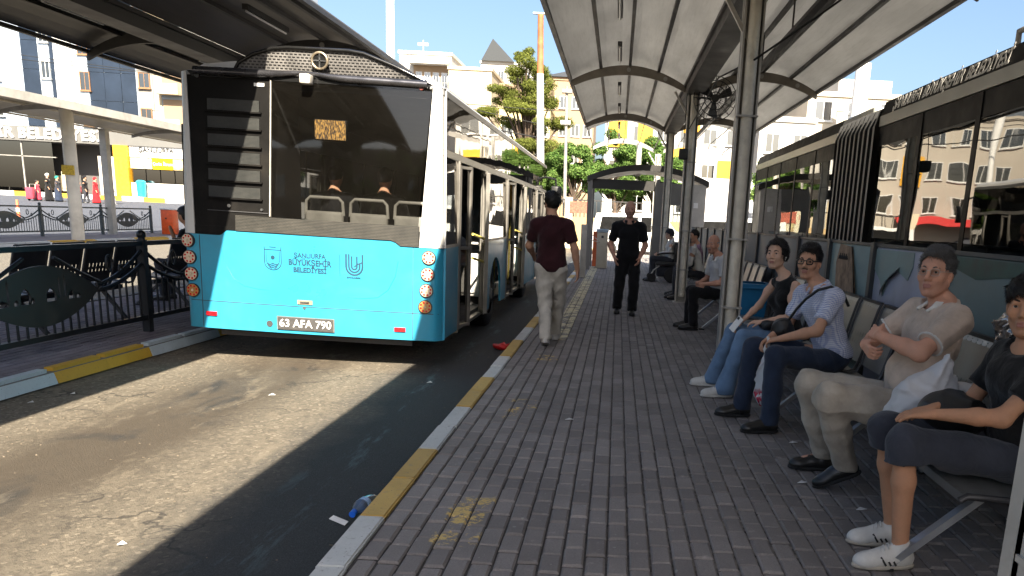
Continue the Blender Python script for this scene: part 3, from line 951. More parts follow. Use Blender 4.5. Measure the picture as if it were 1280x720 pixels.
# window surround and glass
rear_patch('black_rim', (-1.13, -1.185), (1.055, 1.185), 2.645, 2.70, 0.004, bus_glossblack, bus, 30, 2)
win = rear_patch('rear_window', (-0.372, -0.347), (1.05, 1.18), 1.35, 2.645, 0.0, rear_glass, bus, 20, 8, 0.008)
rear_patch('window_frame', (-0.386, -0.360), (-0.376, -0.351), 1.36, 2.645, 0.008, metal_grey, bus, 2, 6)
trim = rear_patch('mesh_trim', -0.72, 1.058, lambda dx: 1.2 if dx < 0.82 else (1.15 if dx > 0.87 else lerp(1.2, 1.15, (dx - 0.82) / 0.05)), 1.352, 0.012, mesh_trim, bus, 40, 3)
rear_patch('lower_edge', -1.13, -0.725, lambda dx: 1.2 if dx > -0.82 else (1.15 if dx < -0.87 else lerp(1.2, 1.15, (-0.82 - dx) / 0.05)), 1.235, 0.004, bus_black, bus, 20, 2)
# louvres on the engine cover
for k in range(6):
    z = 1.52 + k * 0.165
    rear_patch('louvre', -0.98, -0.47, z, z + 0.105, 0.012, mesh_louvre, blk, 8, 2, 0.018)
    rear_patch('louvre_lip', -1.0, -0.45, z - 0.016, z - 0.002, 0.026, bus_black, blk, 8, 1, 0.03)
rear_patch('hinge_line', -1.0, -0.40, 1.385, 1.392, 0.006, inner_dark, blk, 6, 1)
rear_patch('service_label', -0.52, -0.42, 2.585, 2.615, 0.004, white_paint, blk, 2, 1, 0.004)
rear_disc('latch', -0.78, 1.44, 0.018, 0.015, chrome, blk, 10)
rear_disc('latch', -0.46, 1.42, 0.012, 0.012, chrome, blk, 10)
# seams
rear_patch('seam', -1.25, 1.25, 0.476, 0.482, 0.0025, inner_dark, low, 50, 1, 0.004)
for d0 in (-1.095, 1.0):
    rear_patch('seam', d0, d0 + 0.006, 0.21, 1.14, 0.0025, inner_dark, low, 1, 6, 0.004)
lid = MB()
pts = [(-0.87, 1.0), (-0.84, 0.86), (-0.76, 0.72), (-0.66, 0.655), (-0.5, 0.63), (0.5, 0.60), (0.66, 0.62), (0.76, 0.70), (0.83, 0.84), (0.86, 1.0)]
lid.tube([S(x, z, 0.0015) for x, z in pts], 0.0028, 5)
lid.build('lid_seam', M('faint seam', (0.02, 0.27, 0.42), 0.4), low)
# tail lamps
for s, x0, x1, zt in ((-1, -1.205, -1.18, 1.075), (1, 1.155, 1.125, 1.05)):
    for k in range(4):
        dx = lerp(x0, x1, k / 3); z = zt - 0.166 * k
        lp, c, nrm, q = rear_disc('tail_lamp', dx, z, 0.07, 0.016, M('lamp ring', (0.03, 0.012, 0.012), 0.3), bus, 22)
        rear_disc('lens', dx, z, 0.062, 0.021, clear_lens if k < 3 else M('amber lens', (0.5, 0.25, 0.08), 0.2, coat=0.5), lp, 20, th=0.02)
        u2 = nrm.cross(q)
        for j in range(8):
            a = j * PI / 4 + 0.3
            p = c + q * (0.046 * math.cos(a)) + u2 * (0.046 * math.sin(a))
            MB().cyl(p + nrm * 0.012, p + nrm * 0.024, 0.0125, 0.010, 10).build('reflector_cell', red_lens, lp)
        MB().cyl(c + nrm * 0.012, c + nrm * 0.027, 0.016, 0.012, 10).build('reflector_cell', clear_lens, lp)
for dx, z in ((-1.0, 0.352), (0.88, 0.306)):
    rear_patch('reflector', dx - 0.055, dx + 0.055, z - 0.02, z + 0.02, 0.018, red_lens, bus, 4, 1)
# number plate
plate = rear_patch('number_plate', -0.325, 0.225, 0.243, 0.365, 0.022, M('weathered plate', (0.07, 0.068, 0.066), 0.5, 0.2, 0.2, 20), bus, 4, 1, 0.012)
rear_patch('plate_frame', -0.335, 0.235, 0.236, 0.372, 0.016, alu, plate, 4, 1, 0.012)
text_mesh('plate_number', '63 AFA 790', 0.112, white_paint, bus, (BX - 0.05, BY - 0.026, 0.303), (PI / 2, 0, 0), 0.002, bold=0.001, sx=0.98)
rear_disc('exhaust', -0.415, 0.285, 0.032, 0.006, inner_dark, bus, 16)
rear_patch('handle_plate', -0.13, 0.02, 0.505, 0.548, 0.010, M('brass plate', (0.34, 0.28, 0.2), 0.5, 0.3), bus, 4, 1)
rear_patch('handle', -0.10, -0.01, 0.52, 0.535, 0.02, chrome, bus, 4, 1)
rear_disc('keyhole', -0.062, 0.468, 0.014, 0.006, chrome, bus, 12)
# lettering and emblems
R90 = (PI / 2, 0, 0)
def rear_text(s, size, x, z, sx=1.0, bold=0.0):
    return text_mesh('lettering', s, size, ink, bus, (x, BY + rear_dy(x - BX) - 0.003, z), R90, 0.0012, sx=sx, bold=bold)
rear_text('ŞANLIURFA', 0.066, -3.10, 0.995, 0.92, 0.001)
rear_text('BÜYÜKŞEHİR', 0.082, -3.10, 0.924, 0.86, 0.002)
rear_text('BELEDİYESİ', 0.068, -3.10, 0.850, 0.95, 0.002)
MB().box(-2.80, -2.797, BY - 0.003, BY + 0.02, 0.82, 1.03).build('divider_line', ink, bus)
def ribbon(pts, w, name='emblem_line'):
    b = MB()
    P = [V((p[0], 0, p[1])) for p in pts]
    L = []
    for i, p in enumerate(P):
        d = (P[min(i + 1, len(P) - 1)] - P[max(0, i - 1)]).normalized()
        n_ = V((-d.z, 0, d.x)) * w / 2
        for q in (p - n_, p + n_):
            L.append((q.x, BY + rear_dy(q.x - BX) - 0.003, q.z))
    K = len(L)
    L += [(p[0], p[1] + 0.003, p[2]) for p in L]
    fs = []
    for i in range(len(P) - 1):
        a = 2 * i
        fs += [(a, a + 1, a + 3, a + 2), (a, a + 2, K + a + 2, K + a), (a + 1, K + a + 1, K + a + 3, a + 3)]
    b.add(L, fs)
    return b
def emblem_part(pts, w, parent): ribbon(pts, w).build('emblem_line', ink, parent)
cr = (-3.474, 0.95)
crest = ribbon([(cr[0] - .085, cr[1] + .115), (cr[0] - .085, cr[1] - .04)] + [(cr[0] + .085 * math.cos(a), cr[1] - .04 - .075 * math.sin(-a) * 1) for a in [PI + PI * k / 10 for k in range(1, 10)]] + [(cr[0] + .085, cr[1] - .04), (cr[0] + .085, cr[1] + .115)], 0.009).build('crest', ink, bus)
emblem_part([(cr[0] - .085, cr[1] + .085), (cr[0] + .085, cr[1] + .085)], 0.008, crest)
emblem_part([(cr[0] - .035, cr[1] + .112), (cr[0] + .035, cr[1] + .112)], 0.008, crest)
emblem_part([(cr[0] - .067, cr[1] + .075), (cr[0] - .067, cr[1] - .03), (cr[0] - .045, cr[1] - .065)], 0.006, crest)
emblem_part([(cr[0] + .067, cr[1] + .075), (cr[0] + .067, cr[1] - .03), (cr[0] + .045, cr[1] - .065)], 0.006, crest)
for k in range(3):
    w = 0.062 - 0.012 * k
    emblem_part([(cr[0] - w, cr[1] - .05 - .018 * k), (cr[0] - w / 2, cr[1] - .062 - .018 * k), (cr[0], cr[1] - .05 - .018 * k), (cr[0] + w / 2, cr[1] - .062 - .018 * k), (cr[0] + w, cr[1] - .05 - .018 * k)], 0.010, crest)
MB().cyl((cr[0], BY, cr[1] + .01), (cr[0], BY + rear_dy(.42) - .003, cr[1] + .01), 0.02, n=14).build('emblem_disc', ink, crest)
uc = (-2.653, 0.935)
ulogo = None
for k, (rw, tz) in enumerate(((0.082, 0.105), (0.054, 0.105), (0.026, 0.085))):
    pts = [(uc[0] - rw, uc[1] + tz), (uc[0] - rw, uc[1] - .02)] + [(uc[0] + rw * math.cos(a), uc[1] - .02 + rw * math.sin(a)) for a in [PI + PI * j / 10 for j in range(1, 10)]] + [(uc[0] + rw, uc[1] - .02), (uc[0] + rw, uc[1] + (tz if k != 1 else 0.02))]
    if ulogo is None: ulogo = ribbon(pts, 0.017).build('emblem', ink, bus)
    else: emblem_part(pts, 0.015, ulogo)
emblem_part([(uc[0] - 0.0, uc[1] - 0.02), (uc[0] + 0.03, uc[1] + 0.005), (uc[0] + 0.075, uc[1] + 0.025)], 0.012, ulogo)
rear_text('ŞANLIURFA', 0.022, -2.66, 0.805, 1.2, 0.001)

# --- roof fairing with grille, emblem and camera
FY = BY + 0.12
prof = [(-3.86, 2.70), (-3.80, 2.80), (-3.66, 2.88), (-3.46, 2.945), (-3.3, 2.96), (-2.72, 2.965), (-2.58, 2.95), (-2.3, 2.86), (-2.02, 2.75), (-1.9, 2.70)]
b = MB()
K = len(prof)
ringA = [(x, FY + 0.05 * abs(x - BX) ** 2, z) for x, z in prof]
ringB = [(BX + (x - BX) * 0.98, FY + 0.35, min(z + 0.03, 3.0)) for x, z in prof]
ringC = [(BX + (x - BX) * 0.95, FY + 3.2, min(z + 0.03, 3.0)) for x, z in prof]
b.add(ringA + ringB + ringC, [(i, i + 1, K + i + 1, K + i) for i in range(K - 1)] + [(K + i, K + i + 1, 2 * K + i + 1, 2 * K + i) for i in range(K - 1)] + [tuple(range(2 * K, 3 * K))], 0, False)
fair = b.build('roof_fairing', bus_black, bus)
MB().add(ringA, [tuple(range(K))]).build('grille', mesh_fair, fair)
MB().tube([(p[0], p[1] - 0.012, p[2] + 0.004) for p in ringA], 0.016, 8).build('fairing_edge', bus_glossblack, fair)
rb = [S(dx, 2.70 + 0.028 * math.exp(-((dx + 0.02) / 0.22) ** 2), 0.02) for dx in [-1.1 + 2.24 * i / 30 for i in range(31)]]
MB().tube(rb, [0.02 + 0.018 * (1 - math.exp(-((p.x - BX) / 0.25) ** 2)) for p in rb], 8).build('rear_spoiler', M('dark chrome', (0.10, 0.10, 0.11), 0.25, 0.8, 0.2, 4), fair)
ec = V((-2.99, FY - 0.045, 2.855))
MB().tube([ec + V((0.075 * math.cos(t * PI / 12), 0, 0.075 * math.sin(t * PI / 12))) for t in range(24)], 0.013, 8, closed=True).build('badge_ring', M('bronze ring', (0.34, 0.28, 0.2), 0.3, 0.7), fair)
MB().cyl(ec + V((0, 0.03, 0)), ec + V((0, 0.005, 0)), 0.07, n=20).build('badge_back', bus_glossblack, fair)
for t in range(4):
    a = t * PI / 2
    MB().bar(ec, ec + V((0.066 * math.cos(a), 0, 0.066 * math.sin(a))), 0.012, 0.012, (0, 1, 0)).build('badge_spoke', chrome, fair)
camx = V((-3.08, BY - 0.02, 2.655))
MB().cbox(camx.x - 0.055, camx.x + 0.045, camx.y - 0.06, camx.y + 0.05, camx.z - 0.035, camx.z + 0.055, 0.012).build('rear_camera', M('pale camera housing', (0.5, 0.47, 0.42), 0.5), bus)
rear_disc('marker_lamp', 1.08, 2.675, 0.027, 0.022, M('red marker', (0.5, 0.12, 0.08), 0.3), bus, 14)
rear_disc('marker_lamp', -1.08, 2.66, 0.025, 0.012, M('dark marker', (0.05, 0.05, 0.05), 0.3), bus, 14)

# --- side walls, roof, interior
YB0, YB1 = 8.32, 19.9
def side(name, y0, y1, z0, z1, mat, s=1, off=0.0, th=0.03, parent=None):
    b = MB()
    P = []
    for z in ([z0, 1.15, z1] if z0 < 1.15 < z1 else [z0, z1]):
        X = BX + s * (HW * sc(z) + off)
        P.append([(X, y0, z), (X, y1, z), (X - s * th, y1, z), (X - s * th, y0, z)])
    pts = [q for r in P for q in r]
    fs = [(0, 1, 2, 3), tuple(range(len(pts) - 4, len(pts)))]
    for i in range(len(P) - 1):
        for k in range(4):
            a = 4 * i
            fs.append((a + k, a + (k + 1) % 4, a + 4 + (k + 1) % 4, a + 4 + k))
    return b.add(pts, fs).build(name, mat, parent or bus)
D = [(9.1, 10.95), (13.05, 15.2), (17.7, 19.1)]
WY = (11.95, 16.4)
segs = [(YB0, 9.1), (10.95, 13.05), (15.2, 17.7), (19.1, YB1)]
for (y0, y1) in segs:
    wheel_here = y0 < WY[0] < y1
    if wheel_here:
        # wheel arch cut as a real opening
        pts = [(y0, 0.2), (WY[0] - 0.56, 0.2)] + [(WY[0] - 0.56 * math.cos(a), 0.36 + 0.54 * math.sin(a)) for a in [PI * k / 12 for k in range(13)]] + [(WY[0] + 0.56, 0.2), (y1, 0.2), (y1, 1.15), (y0, 1.15)]
        MB().prism(pts, 'x', BX + HW - 0.03, BX + HW).build('side_panel', bus_blue, bus)
    else:
        side('side_panel', y0, y1, 0.2, 1.15, bus_blue)
    side('side_window', y0 + 0.04, y1 - 0.04, 1.17, 2.05, side_glass, off=-0.004, th=0.008)
    side('window_post', y0, y0 + 0.04, 1.15, 2.06, alu, off=0.002)
    side('window_post', y1 - 0.04, y1, 1.15, 2.06, alu, off=0.002)
    side('belt_trim', y0, y1, 1.145, 1.175, alu, off=0.006)
side('header_rail', YB0, YB1, 2.055, 2.125, alu, off=0.004)
nb = 5
for k in range(nb):
    a = YB0 + (YB1 - YB0) * k / nb; c = YB0 + (YB1 - YB0) * (k + 1) / nb
    side('upper_window', a + 0.012, c - 0.012, 2.13, 2.63, side_glass, off=-0.002, th=0.008)
side('roof_rail', YB0, YB1, 2.63, 2.69, M('grey roof edge', (0.2, 0.2, 0.2), 0.4, 0.4), off=0.006)
side('header_back', YB0, YB1, 2.13, 2.63, inner_dark, off=-0.06, th=0.01)
# left side
side('side_panel', YB0, YB1, 0.2, 1.15, bus_blue, -1)
for k in range(6):
    a = YB0 + (YB1 - YB0) * k / 6; c = YB0 + (YB1 - YB0) * (k + 1) / 6
    side('side_window', a + 0.03, c - 0.03, 1.17, 2.2, glass('left side glass', (0.03, 0.03, 0.032), 0.03), -1, th=0.008)
    side('window_post', a - 0.03, a + 0.03, 1.15, 2.2, bus_glossblack, -1, off=0.002)
side('header_panel', YB0, YB1, 2.2, 2.69, bus_white, -1)
rp = [(-1.218, 2.685), (-1.19, 2.745), (-1.10, 2.80), (-0.8, 2.84), (0, 2.865), (0.8, 2.84), (1.10, 2.80), (1.19, 2.745), (1.218, 2.685), (1.16, 2.66), (0, 2.80), (-1.16, 2.66)]
b = MB().prism([(BX + x * 1.03, z) for x, z in rp], 'y', BY + 0.32, YB1)
b.build('roof', bus_white, bus)
MB().box(BX - 1.2, BX + 1.2, BY + 0.5, YB1, 0.19, 0.245).build('floor', inner_mid, bus)
MB().box(BX - 1.2, BX + 1.2, BY + 0.12, BY + 0.16, 0.3, 1.30).build('rear_bulkhead', inner_dark, bus)
MB().box(BX - 1.22, BX - 0.42, BY + 0.12, BY + 0.9, 1.1, 2.6).build('engine_bay', inner_dark, bus)
MB().box(BX - 1.15, BX + 1.15, BY + 0.3, YB1 - 0.1, 2.60, 2.655).build('ceiling', inner_dark, bus)
MB().box(BX - 1.25, BX + 1.25, YB1, YB1 + 0.05, 0.2, 2.7).build('front_wall', bus_white, bus)
MB().box(BX - 0.5, BX + 1.15, BY + 0.2, BY + 2.0, 0.24, 0.75).build('rear_platform', inner_dark, bus)
# seats with pale grab handles seen through the rear window
seat_shell = M('pale seat shell', (0.72, 0.70, 0.66), 0.5)
def bus_seat(x, y, zb):
    s = MB().cbox(x - 0.2, x + 0.2, y + 0.02, y + 0.10, zb + 0.1, zb + 0.66, 0.03)
    s.cbox(x - 0.21, x + 0.21, y + 0.05, y + 0.48, zb + 0.06, zb + 0.16, 0.03)
    st = s.build('bus_seat', seat_shell, bus)
    MB().tube([(x - 0.2, y + 0.06, zb + 0.62), (x - 0.19, y + 0.06, zb + 0.76), (x - 0.15, y + 0.06, zb + 0.80), (x + 0.15, y + 0.06, zb + 0.80), (x + 0.19, y + 0.06, zb + 0.76), (x + 0.2, y + 0.06, zb + 0.62)], 0.017, 8).build('grab_handle', seat_shell, st)
for x in (-3.13, -2.66, -2.19): bus_seat(x, 8.62, 0.78)
for y in (10.0,):
    for x in (-3.9,): bus_seat(x, y, 0.5)
for y in (12.2, 13.1, 14.0, 15.6, 16.6):
    for x in (-4.0, -3.55): bus_seat(x, y, 0.3)
for y in (11.3, 12.3, 15.6, 16.5): bus_seat(-2.1, y, 0.3)
for y in (9.3, 10.8, 13.2, 15.0, 17.8):
    MB().tube([(-2.0, y, 0.24), (-2.0, y, 2.6)], 0.017, 8).build('handrail', yellow_rail, bus)
for (a, c) in D[:2]:
    for z in (0.95, 1.25):
        MB().tube([(-1.86, c - 0.55, z), (-1.76, c - 0.12, z - 0.07)], 0.017, 8).build('handrail', yellow_rail, bus)
        MB().sphere((-1.76, c - 0.12, z - 0.07), 0.03).build('handrail_end', yellow_rail, bus)
# display hanging inside the rear window
def led_mat():
    t = NT('amber display')
    g = t.noise(38, 2, 0.5, t.pos((3.0, 1, 0.8)))
    c = t.mix(t.mapr(g, 0.42, 0.6), (0.10, 0.07, 0.05), (0.75, 0.42, 0.12))
    t.l(c, t.b.inputs['Base Color']); t.b.inputs['Roughness'].default_value = 0.4
    t.l(c, t.b.inputs['Emission Color']); t.b.inputs['Emission Strength'].default_value = 0.55
    return t.mat
disp = MB().cbox(-3.06, -2.74, 8.235, 8.28, 2.125, 2.325, 0.006).build('display_case', plastic_black, bus)
MB().box(-3.05, -2.75, 8.228, 8.2345, 2.135, 2.315).build('display_screen', led_mat(), disp)
# doors: open leaves swung out at each opening
for (a, c) in D:
    MB().box(BX + HW - 0.07, BX + HW + 0.005, a - 0.01, a + 0.03, 0.17, 2.06).build('door_post', alu, bus)
    MB().box(BX + HW - 0.07, BX + HW + 0.005, c - 0.03, c + 0.01, 0.17, 2.06).build('door_post', alu, bus)
    MB().box(BX + 0.7, BX + 1.27, a, c, 0.16, 0.20).build('door_step', alu, bus)
    for (yh, d) in ((a + 0.05, 1), (c - 0.05, -1)):
        p0 = V((BX + 1.29, yh, 0)); p1 = V((BX + 1.38, yh + d * 0.26, 0))
        f = MB()
        dirn = (p1 - p0)
        def lf(t, z): return (p0 + dirn * t) + V((0, 0, z))
        for t0 in (0.06, 0.94): f.bar(lf(t0, 0.22), lf(t0, 2.02), 0.05, 0.03, dirn)
        for z in (0.24, 1.12, 2.0): f.bar(lf(0.06, z), lf(0.94, z), 0.05, 0.03)
        leaf = f.build('door_leaf', alu, bus)
        g = MB().add([lf(0.08, 0.26), lf(0.92, 0.26), lf(0.92, 1.98), lf(0.08, 1.98)], [(0, 1, 2, 3)])
        g.build('door_pane', door_glass, leaf, fix=False)
# wheels
def wheel(root, x, y, z, r, w, s):
    tb = MB()
    prof_ = [(0.6 * r, -w / 2), (0.93 * r, -w / 2), (r, -w * 0.36), (r, w * 0.36), (0.93 * r, w / 2), (0.6 * r, w / 2)]
    n = 30
    pts = []
    for k in range(n):
        a = 2 * PI * k / n
        for (rr, o_) in prof_: pts.append((x + s * o_, y + rr * math.cos(a), z + rr * math.sin(a)))
    fs = []
    Pn = len(prof_)
    for k in range(n):
        k2 = (k + 1) % n
        for i in range(Pn - 1): fs.append((k * Pn + i, k * Pn + i + 1, k2 * Pn + i + 1, k2 * Pn + i))
    wh = tb.add(pts, fs, 0, True).build('wheel', rubber, root)
    MB().cyl((x + s * w * 0.2, y, z), (x + s * w * 0.42, y, z), 0.61 * r, 0.55 * r, 24).cyl((x + s * w * 0.4, y, z), (x + s * w * 0.6, y, z), 0.2 * r, 0.16 * r, 14).build('rim', M('wheel rim', (0.2, 0.2, 0.2), 0.5, 0.5), wh)
for s in (-1, 1):
    for y in (11.95, 17.35 if False else 16.45):
        wheel(bus, BX + s * 1.08, y, 0.36, 0.49, 0.3, s)
MB().tube([(BX + 1.2, YB1, 2.45), (BX + 1.5, YB1 + 0.25, 2.4), (BX + 1.52, YB1 + 0.3, 2.2)], 0.025, 8).build('mirror_arm', plastic_black, bus)
MB().cbox(BX + 1.4, BX + 1.65, YB1 + 0.25, YB1 + 0.37, 1.85, 2.25, 0.03).build('mirror', plastic_black, bus)
bus.rotation_euler.y = 0.013
# ================================================================== ARTICULATED BUS on the right lane
abus = empty('articulated_bus', (4.6, 8, -0.13), 'black and silver articulated bus parked behind the panel barrier on the right', 'bus')
AX = 3.35
a_glass = glass('dark side glass', (0.16, 0.16, 0.16), 0.09, 0.015, (0.95, 0.93, 0.88), 0.15, 0.7)
a_black = M('black bus band', (0.012, 0.012, 0.012), 0.5, 0, 0.3, 4, spec=0.12)
a_silver = M('silver bus strip', (0.42, 0.42, 0.38), 0.35, 0.3, 0.12, 3)
def abus_section(y0, y1, nwin):
    MB().box(AX, AX + 0.04, y0, y1, 0.1, 1.28).build('side_panel', bus_blue, abus)
    MB().box(AX - 0.004, AX + 0.04, y0, y1, 2.85, 2.98).build('silver_strip', a_silver, abus)
    # rounded black roof shoulder
    pr = [(AX, 2.985), (AX + 0.05, 3.16), (AX + 0.17, 3.20), (AX + 1.25, 3.21), (AX + 2.3, 3.175), (AX + 2.5, 2.967)]
    MB().prism(pr, 'y', y0, y1).build('roof', a_black, abus)
    MB().box(AX + 0.01, AX + 0.04, y0, y1, 2.55, 2.84).build('window_header', a_black, abus)
    L = (y1 - y0) / nwin
    for k in range(nwin):
        a = y0 + k * L; c = a + L
        MB().box(AX + 0.004, AX + 0.012, a + 0.05, c - 0.05, 1.285, 2.60).build('side_window', a_glass, abus)
        MB().box(AX - 0.002, AX + 0.05, a - 0.05, a + 0.05, 1.28, 2.84).build('window_post', a_black, abus)
        MB().box(AX + 2.46, AX + 2.47, a + 0.05, c - 0.05, 1.285, 2.60).build('far_window', glass('far glass', (0.55, 0.55, 0.55), 0.0), abus)
        MB().box(AX + 2.44, AX + 2.5, a - 0.06, a + 0.06, 1.28, 2.84).build('window_post', a_black, abus)
        if k % 2 == 0:
            s = MB().cbox(AX + 0.15, AX + 0.55, a + 0.5, a + 0.6, 0.9, 1.72, 0.03).build('bus_seat', inner_dark, abus)
            MB().tube([(AX + 0.7, a + 0.7, 0.3), (AX + 0.7, a + 0.7, 2.7)], 0.018, 6).build('handrail', yellow_rail, abus)
    MB().box(AX + 2.46, AX + 2.5, y0, y1, 0.1, 1.28).build('side_panel', bus_blue, abus)
    MB().box(AX + 2.46, AX + 2.5, y0, y1, 2.6, 2.965).build('side_panel', a_black, abus)
    MB().box(AX + 0.05, AX + 2.45, y0, y1, 0.25, 0.32).build('floor', inner_dark, abus)
    MB().box(AX + 0.05, AX + 2.45, y0, y1, 2.80, 2.84).build('ceiling', inner_dark, abus)
abus_section(-2.6, 11.05, 9)
abus_section(13.0, 20.6, 5)
MB().box(AX, AX + 2.5, 20.6, 20.66, 0.1, 2.96).build('front_wall', a_black, abus)
MB().box(AX, AX + 2.5, -2.66, -2.6, 0.1, 2.96).build('rear_wall', a_black, abus)
# bellows: accordion ribs
bel_m = M('grey black bellows', (0.34, 0.32, 0.29), 0.6, 0, 0.4, 5, 0.2, 30)
b = MB()
N = 9
pr0 = [(0.0, 0.25), (0.0, 2.85), (0.06, 3.0), (0.2, 3.08), (2.3, 3.08), (2.5, 2.85), (2.5, 0.25)]
rings = []
for k in range(4 * N + 1):
    y = 11.05 + (13.0 - 11.05) * (k // 4 + (0, 0.6, 0.72, 0.9)[k % 4]) / N
    e = (0.06, 0.045, -0.07, -0.07)[k % 4]
    rings.append([(AX + (x - e if x < 1.25 else x + e), y, z + (e if z > 2.9 else 0)) for x, z in pr0])
pts = [p for r in rings for p in r]
P_ = len(pr0)
for k in range(4 * N):
    b.add([p for r in rings[k:k + 2] for p in r], [(i, i + 1, P_ + i + 1, P_ + i) for i in range(P_ - 1)], 0 if k % 4 == 0 else 1)  # fold shading put into colour: pale outer ridges, black flanks and valleys
b.build('bellows', [bel_m, rubber], abus)
# lettering along the roof shoulder
al = math.atan2(0.08, 0.05)
text_words('lettering', 'ŞANLIURFA BÜYÜKŞEHİR BELEDİYESİ', 0.2, M('pale lettering', (0.70, 0.67, 0.62), 0.8), abus, (AX + 0.0175, 10.62, 3.066), (PI / 2 - 0.278, 0, -PI / 2), 0.001, align='LEFT', sx=0.88, bold=0.005)
# roof units
b = MB()
pr = [(AX + 0.25, 3.17), (AX + 0.32, 3.42), (AX + 0.5, 3.5), (AX + 2.0, 3.5), (AX + 2.25, 3.17)]
MB().prism(pr, 'y', 3.6, 7.9).build('roof_unit', a_black, abus)
for k in range(7):
    y = 7.3 - 0.28 * k
    MB().bar((AX + 0.245, y, 3.2), (AX + 0.30, y - 0.12, 3.42), 0.04, 0.05).build('roof_unit_rib', metal_grey, abus)
MB().tube([(AX + 0.4, 8.3, 3.2), (AX + 0.35, 8.2, 3.42), (AX + 0.5, 7.9, 3.5)], 0.03, 8).build('roof_pipe', metal_grey, abus)
MB().cbox(AX + 0.3, AX + 0.75, 12.4, 13.8, 3.16, 3.30, 0.03).build('roof_hatch', a_silver, abus)
for y in (0.2, 8.6, 17.2):
    wheel(abus, AX + 0.2, y, 0.36, 0.49, 0.3, -1)

# ================================================================== BENCHES
seat_metal = M('perforated grey seat steel', (0.30, 0.30, 0.29), 0.38, 0.6, 0.15, 6)
seat_edge = M('dark seat frame', (0.055, 0.055, 0.06), 0.4, 0.4, 0.2, 6)
leg_metal = M('worn silver leg', (0.36, 0.37, 0.39), 0.4, 0.6, 0.25, 5)
def perf_plate(fn, nu, nv, hole, mat, name, parent, th=0.004):
    """plate built cell by cell with real slots left open; fn(u,v,off)->point"""
    b = MB()
    for i in range(nu):
        for j in range(nv):
            if hole(i, j): continue
            P = []
            for o_ in (0, th):
                for (u, v) in ((i, j), (i + 1, j), (i + 1, j + 1), (i, j + 1)):
                    P.append(fn(u / nu, v / nv, o_))
            b.add(P, [(0, 1, 2, 3), (7, 6, 5, 4)])
    return b.build(name, mat, parent)
def seat_mesh_part(root, y, back_only=False):
    # side profile in (x, z), local to root (root at bench origin, facing -X)
    prof = [(-0.27, 0.435), (-0.24, 0.455), (-0.05, 0.445), (0.12, 0.425), (0.17, 0.44), (0.20, 0.50), (0.25, 0.68), (0.31, 0.92), (0.33, 0.965)]
    w = 0.235
    ox, oy, oz = origin(root)
    def curve(t, s, e):
        n = e - s
        q = t * n; i = min(int(q), n - 1); f = q - i
        a = prof[s + i]; c = prof[s + i + 1]
        return (a[0] + (c[0] - a[0]) * f, a[1] + (c[1] - a[1]) * f)
    def pan(u, v, off):
        x, z = curve(v, 0, 4); return (ox + x, oy + y - w + 2 * w * u, z - off)
    def bk(u, v, off):
        x, z = curve(v, 5, 8); return (ox + x + off, oy + y - w + 2 * w * u, z)
    hole = lambda i, j: (i % 3 == 1 and 2 < i < 27 and j in (3, 5, 7, 9, 11))
    hole_b = lambda i, j: (i % 4 == 1 and 2 < i < 27 and j in (4, 6, 12, 14))
    st = perf_plate(pan, 29, 14, hole, seat_metal, 'seat', root)
    bkp = perf_plate(bk, 29, 18, hole_b, seat_metal, 'backrest', root)
    for s in (-1, 1):
        yy = oy + y + s * (w + 0.008)
        MB().tube([(ox + x, yy, z) for x, z in prof], 0.016, 6).build('seat_frame', seat_edge, root)
    MB().bar((ox + prof[-1][0], oy + y - w, prof[-1][1]), (ox + prof[-1][0], oy + y + w, prof[-1][1]), 0.03, 0.02).build('top_edge', seat_edge, root)
def bench(label, y0, n, legs, x=1.74, pitch=0.56, face=-1):
    root = empty('waiting_bench', (x, y0, 0), label, 'bench', 'perforated steel waiting benches')
    for k in range(n):
        seat_mesh_part(root, 0.28 + pitch * k)
    L = pitch * n
    MB().box(x - 0.03, x + 0.03, y0 + 0.02, y0 + L - 0.02, 0.345, 0.40).build('beam', seat_edge, root)
    for yl_ in legs:
        f = MB()
        f.bar((x - 0.02, yl_, 0.40), (x - 0.44, yl_, 0.02), 0.05, 0.032, (0, 0, 1))
        f.bar((x + 0.0, yl_, 0.40), (x + 0.30, yl_, 0.02), 0.05, 0.032, (0, 0, 1))
        f.bar((x - 0.2, yl_, 0.405), (x + 0.14, yl_, 0.405), 0.05, 0.03)
        lg = f.build('leg', leg_metal, root)
        for xf in (x - 0.49, x + 0.27): MB().box(xf, xf + 0.08, yl_ - 0.03, yl_ + 0.03, 0.002, 0.016).build('foot', rubber, lg)
    return root
bench('steel waiting bench under the crossed arms man and the boy', 3.12, 4, (3.42, 4.96))
bench('steel waiting bench under the woman and the man in checked shirt', 5.62, 4, (6.32, 7.5))
bench('empty steel waiting bench between the woman and the blue bin', 8.15, 3, (8.4, 9.6))
bench('steel waiting bench under the bald man in white shirt', 11.1, 4, (11.65, 13.0))
bench('steel waiting bench of the two people in the far shade', 15.9, 4, (16.2, 17.7))
# bench on the left island, back to the fence
lb = bench('dark steel waiting bench behind the black fence on the left', 0, 4, (0.4, 1.8), x=0)
lb.location = (-6.3, 8.0, 0)
lb2 = bench('dark steel waiting bench at the bus corner behind the black fence', 0, 4, (0.4, 1.8), x=0)
lb2.location = (-6.3, 10.9, 0)
for q in (lb, lb2):
    for c in q.children:
        if c.name.startswith(('seat', 'backrest', 'leg')):
            c.data.materials[0] = seat_edge

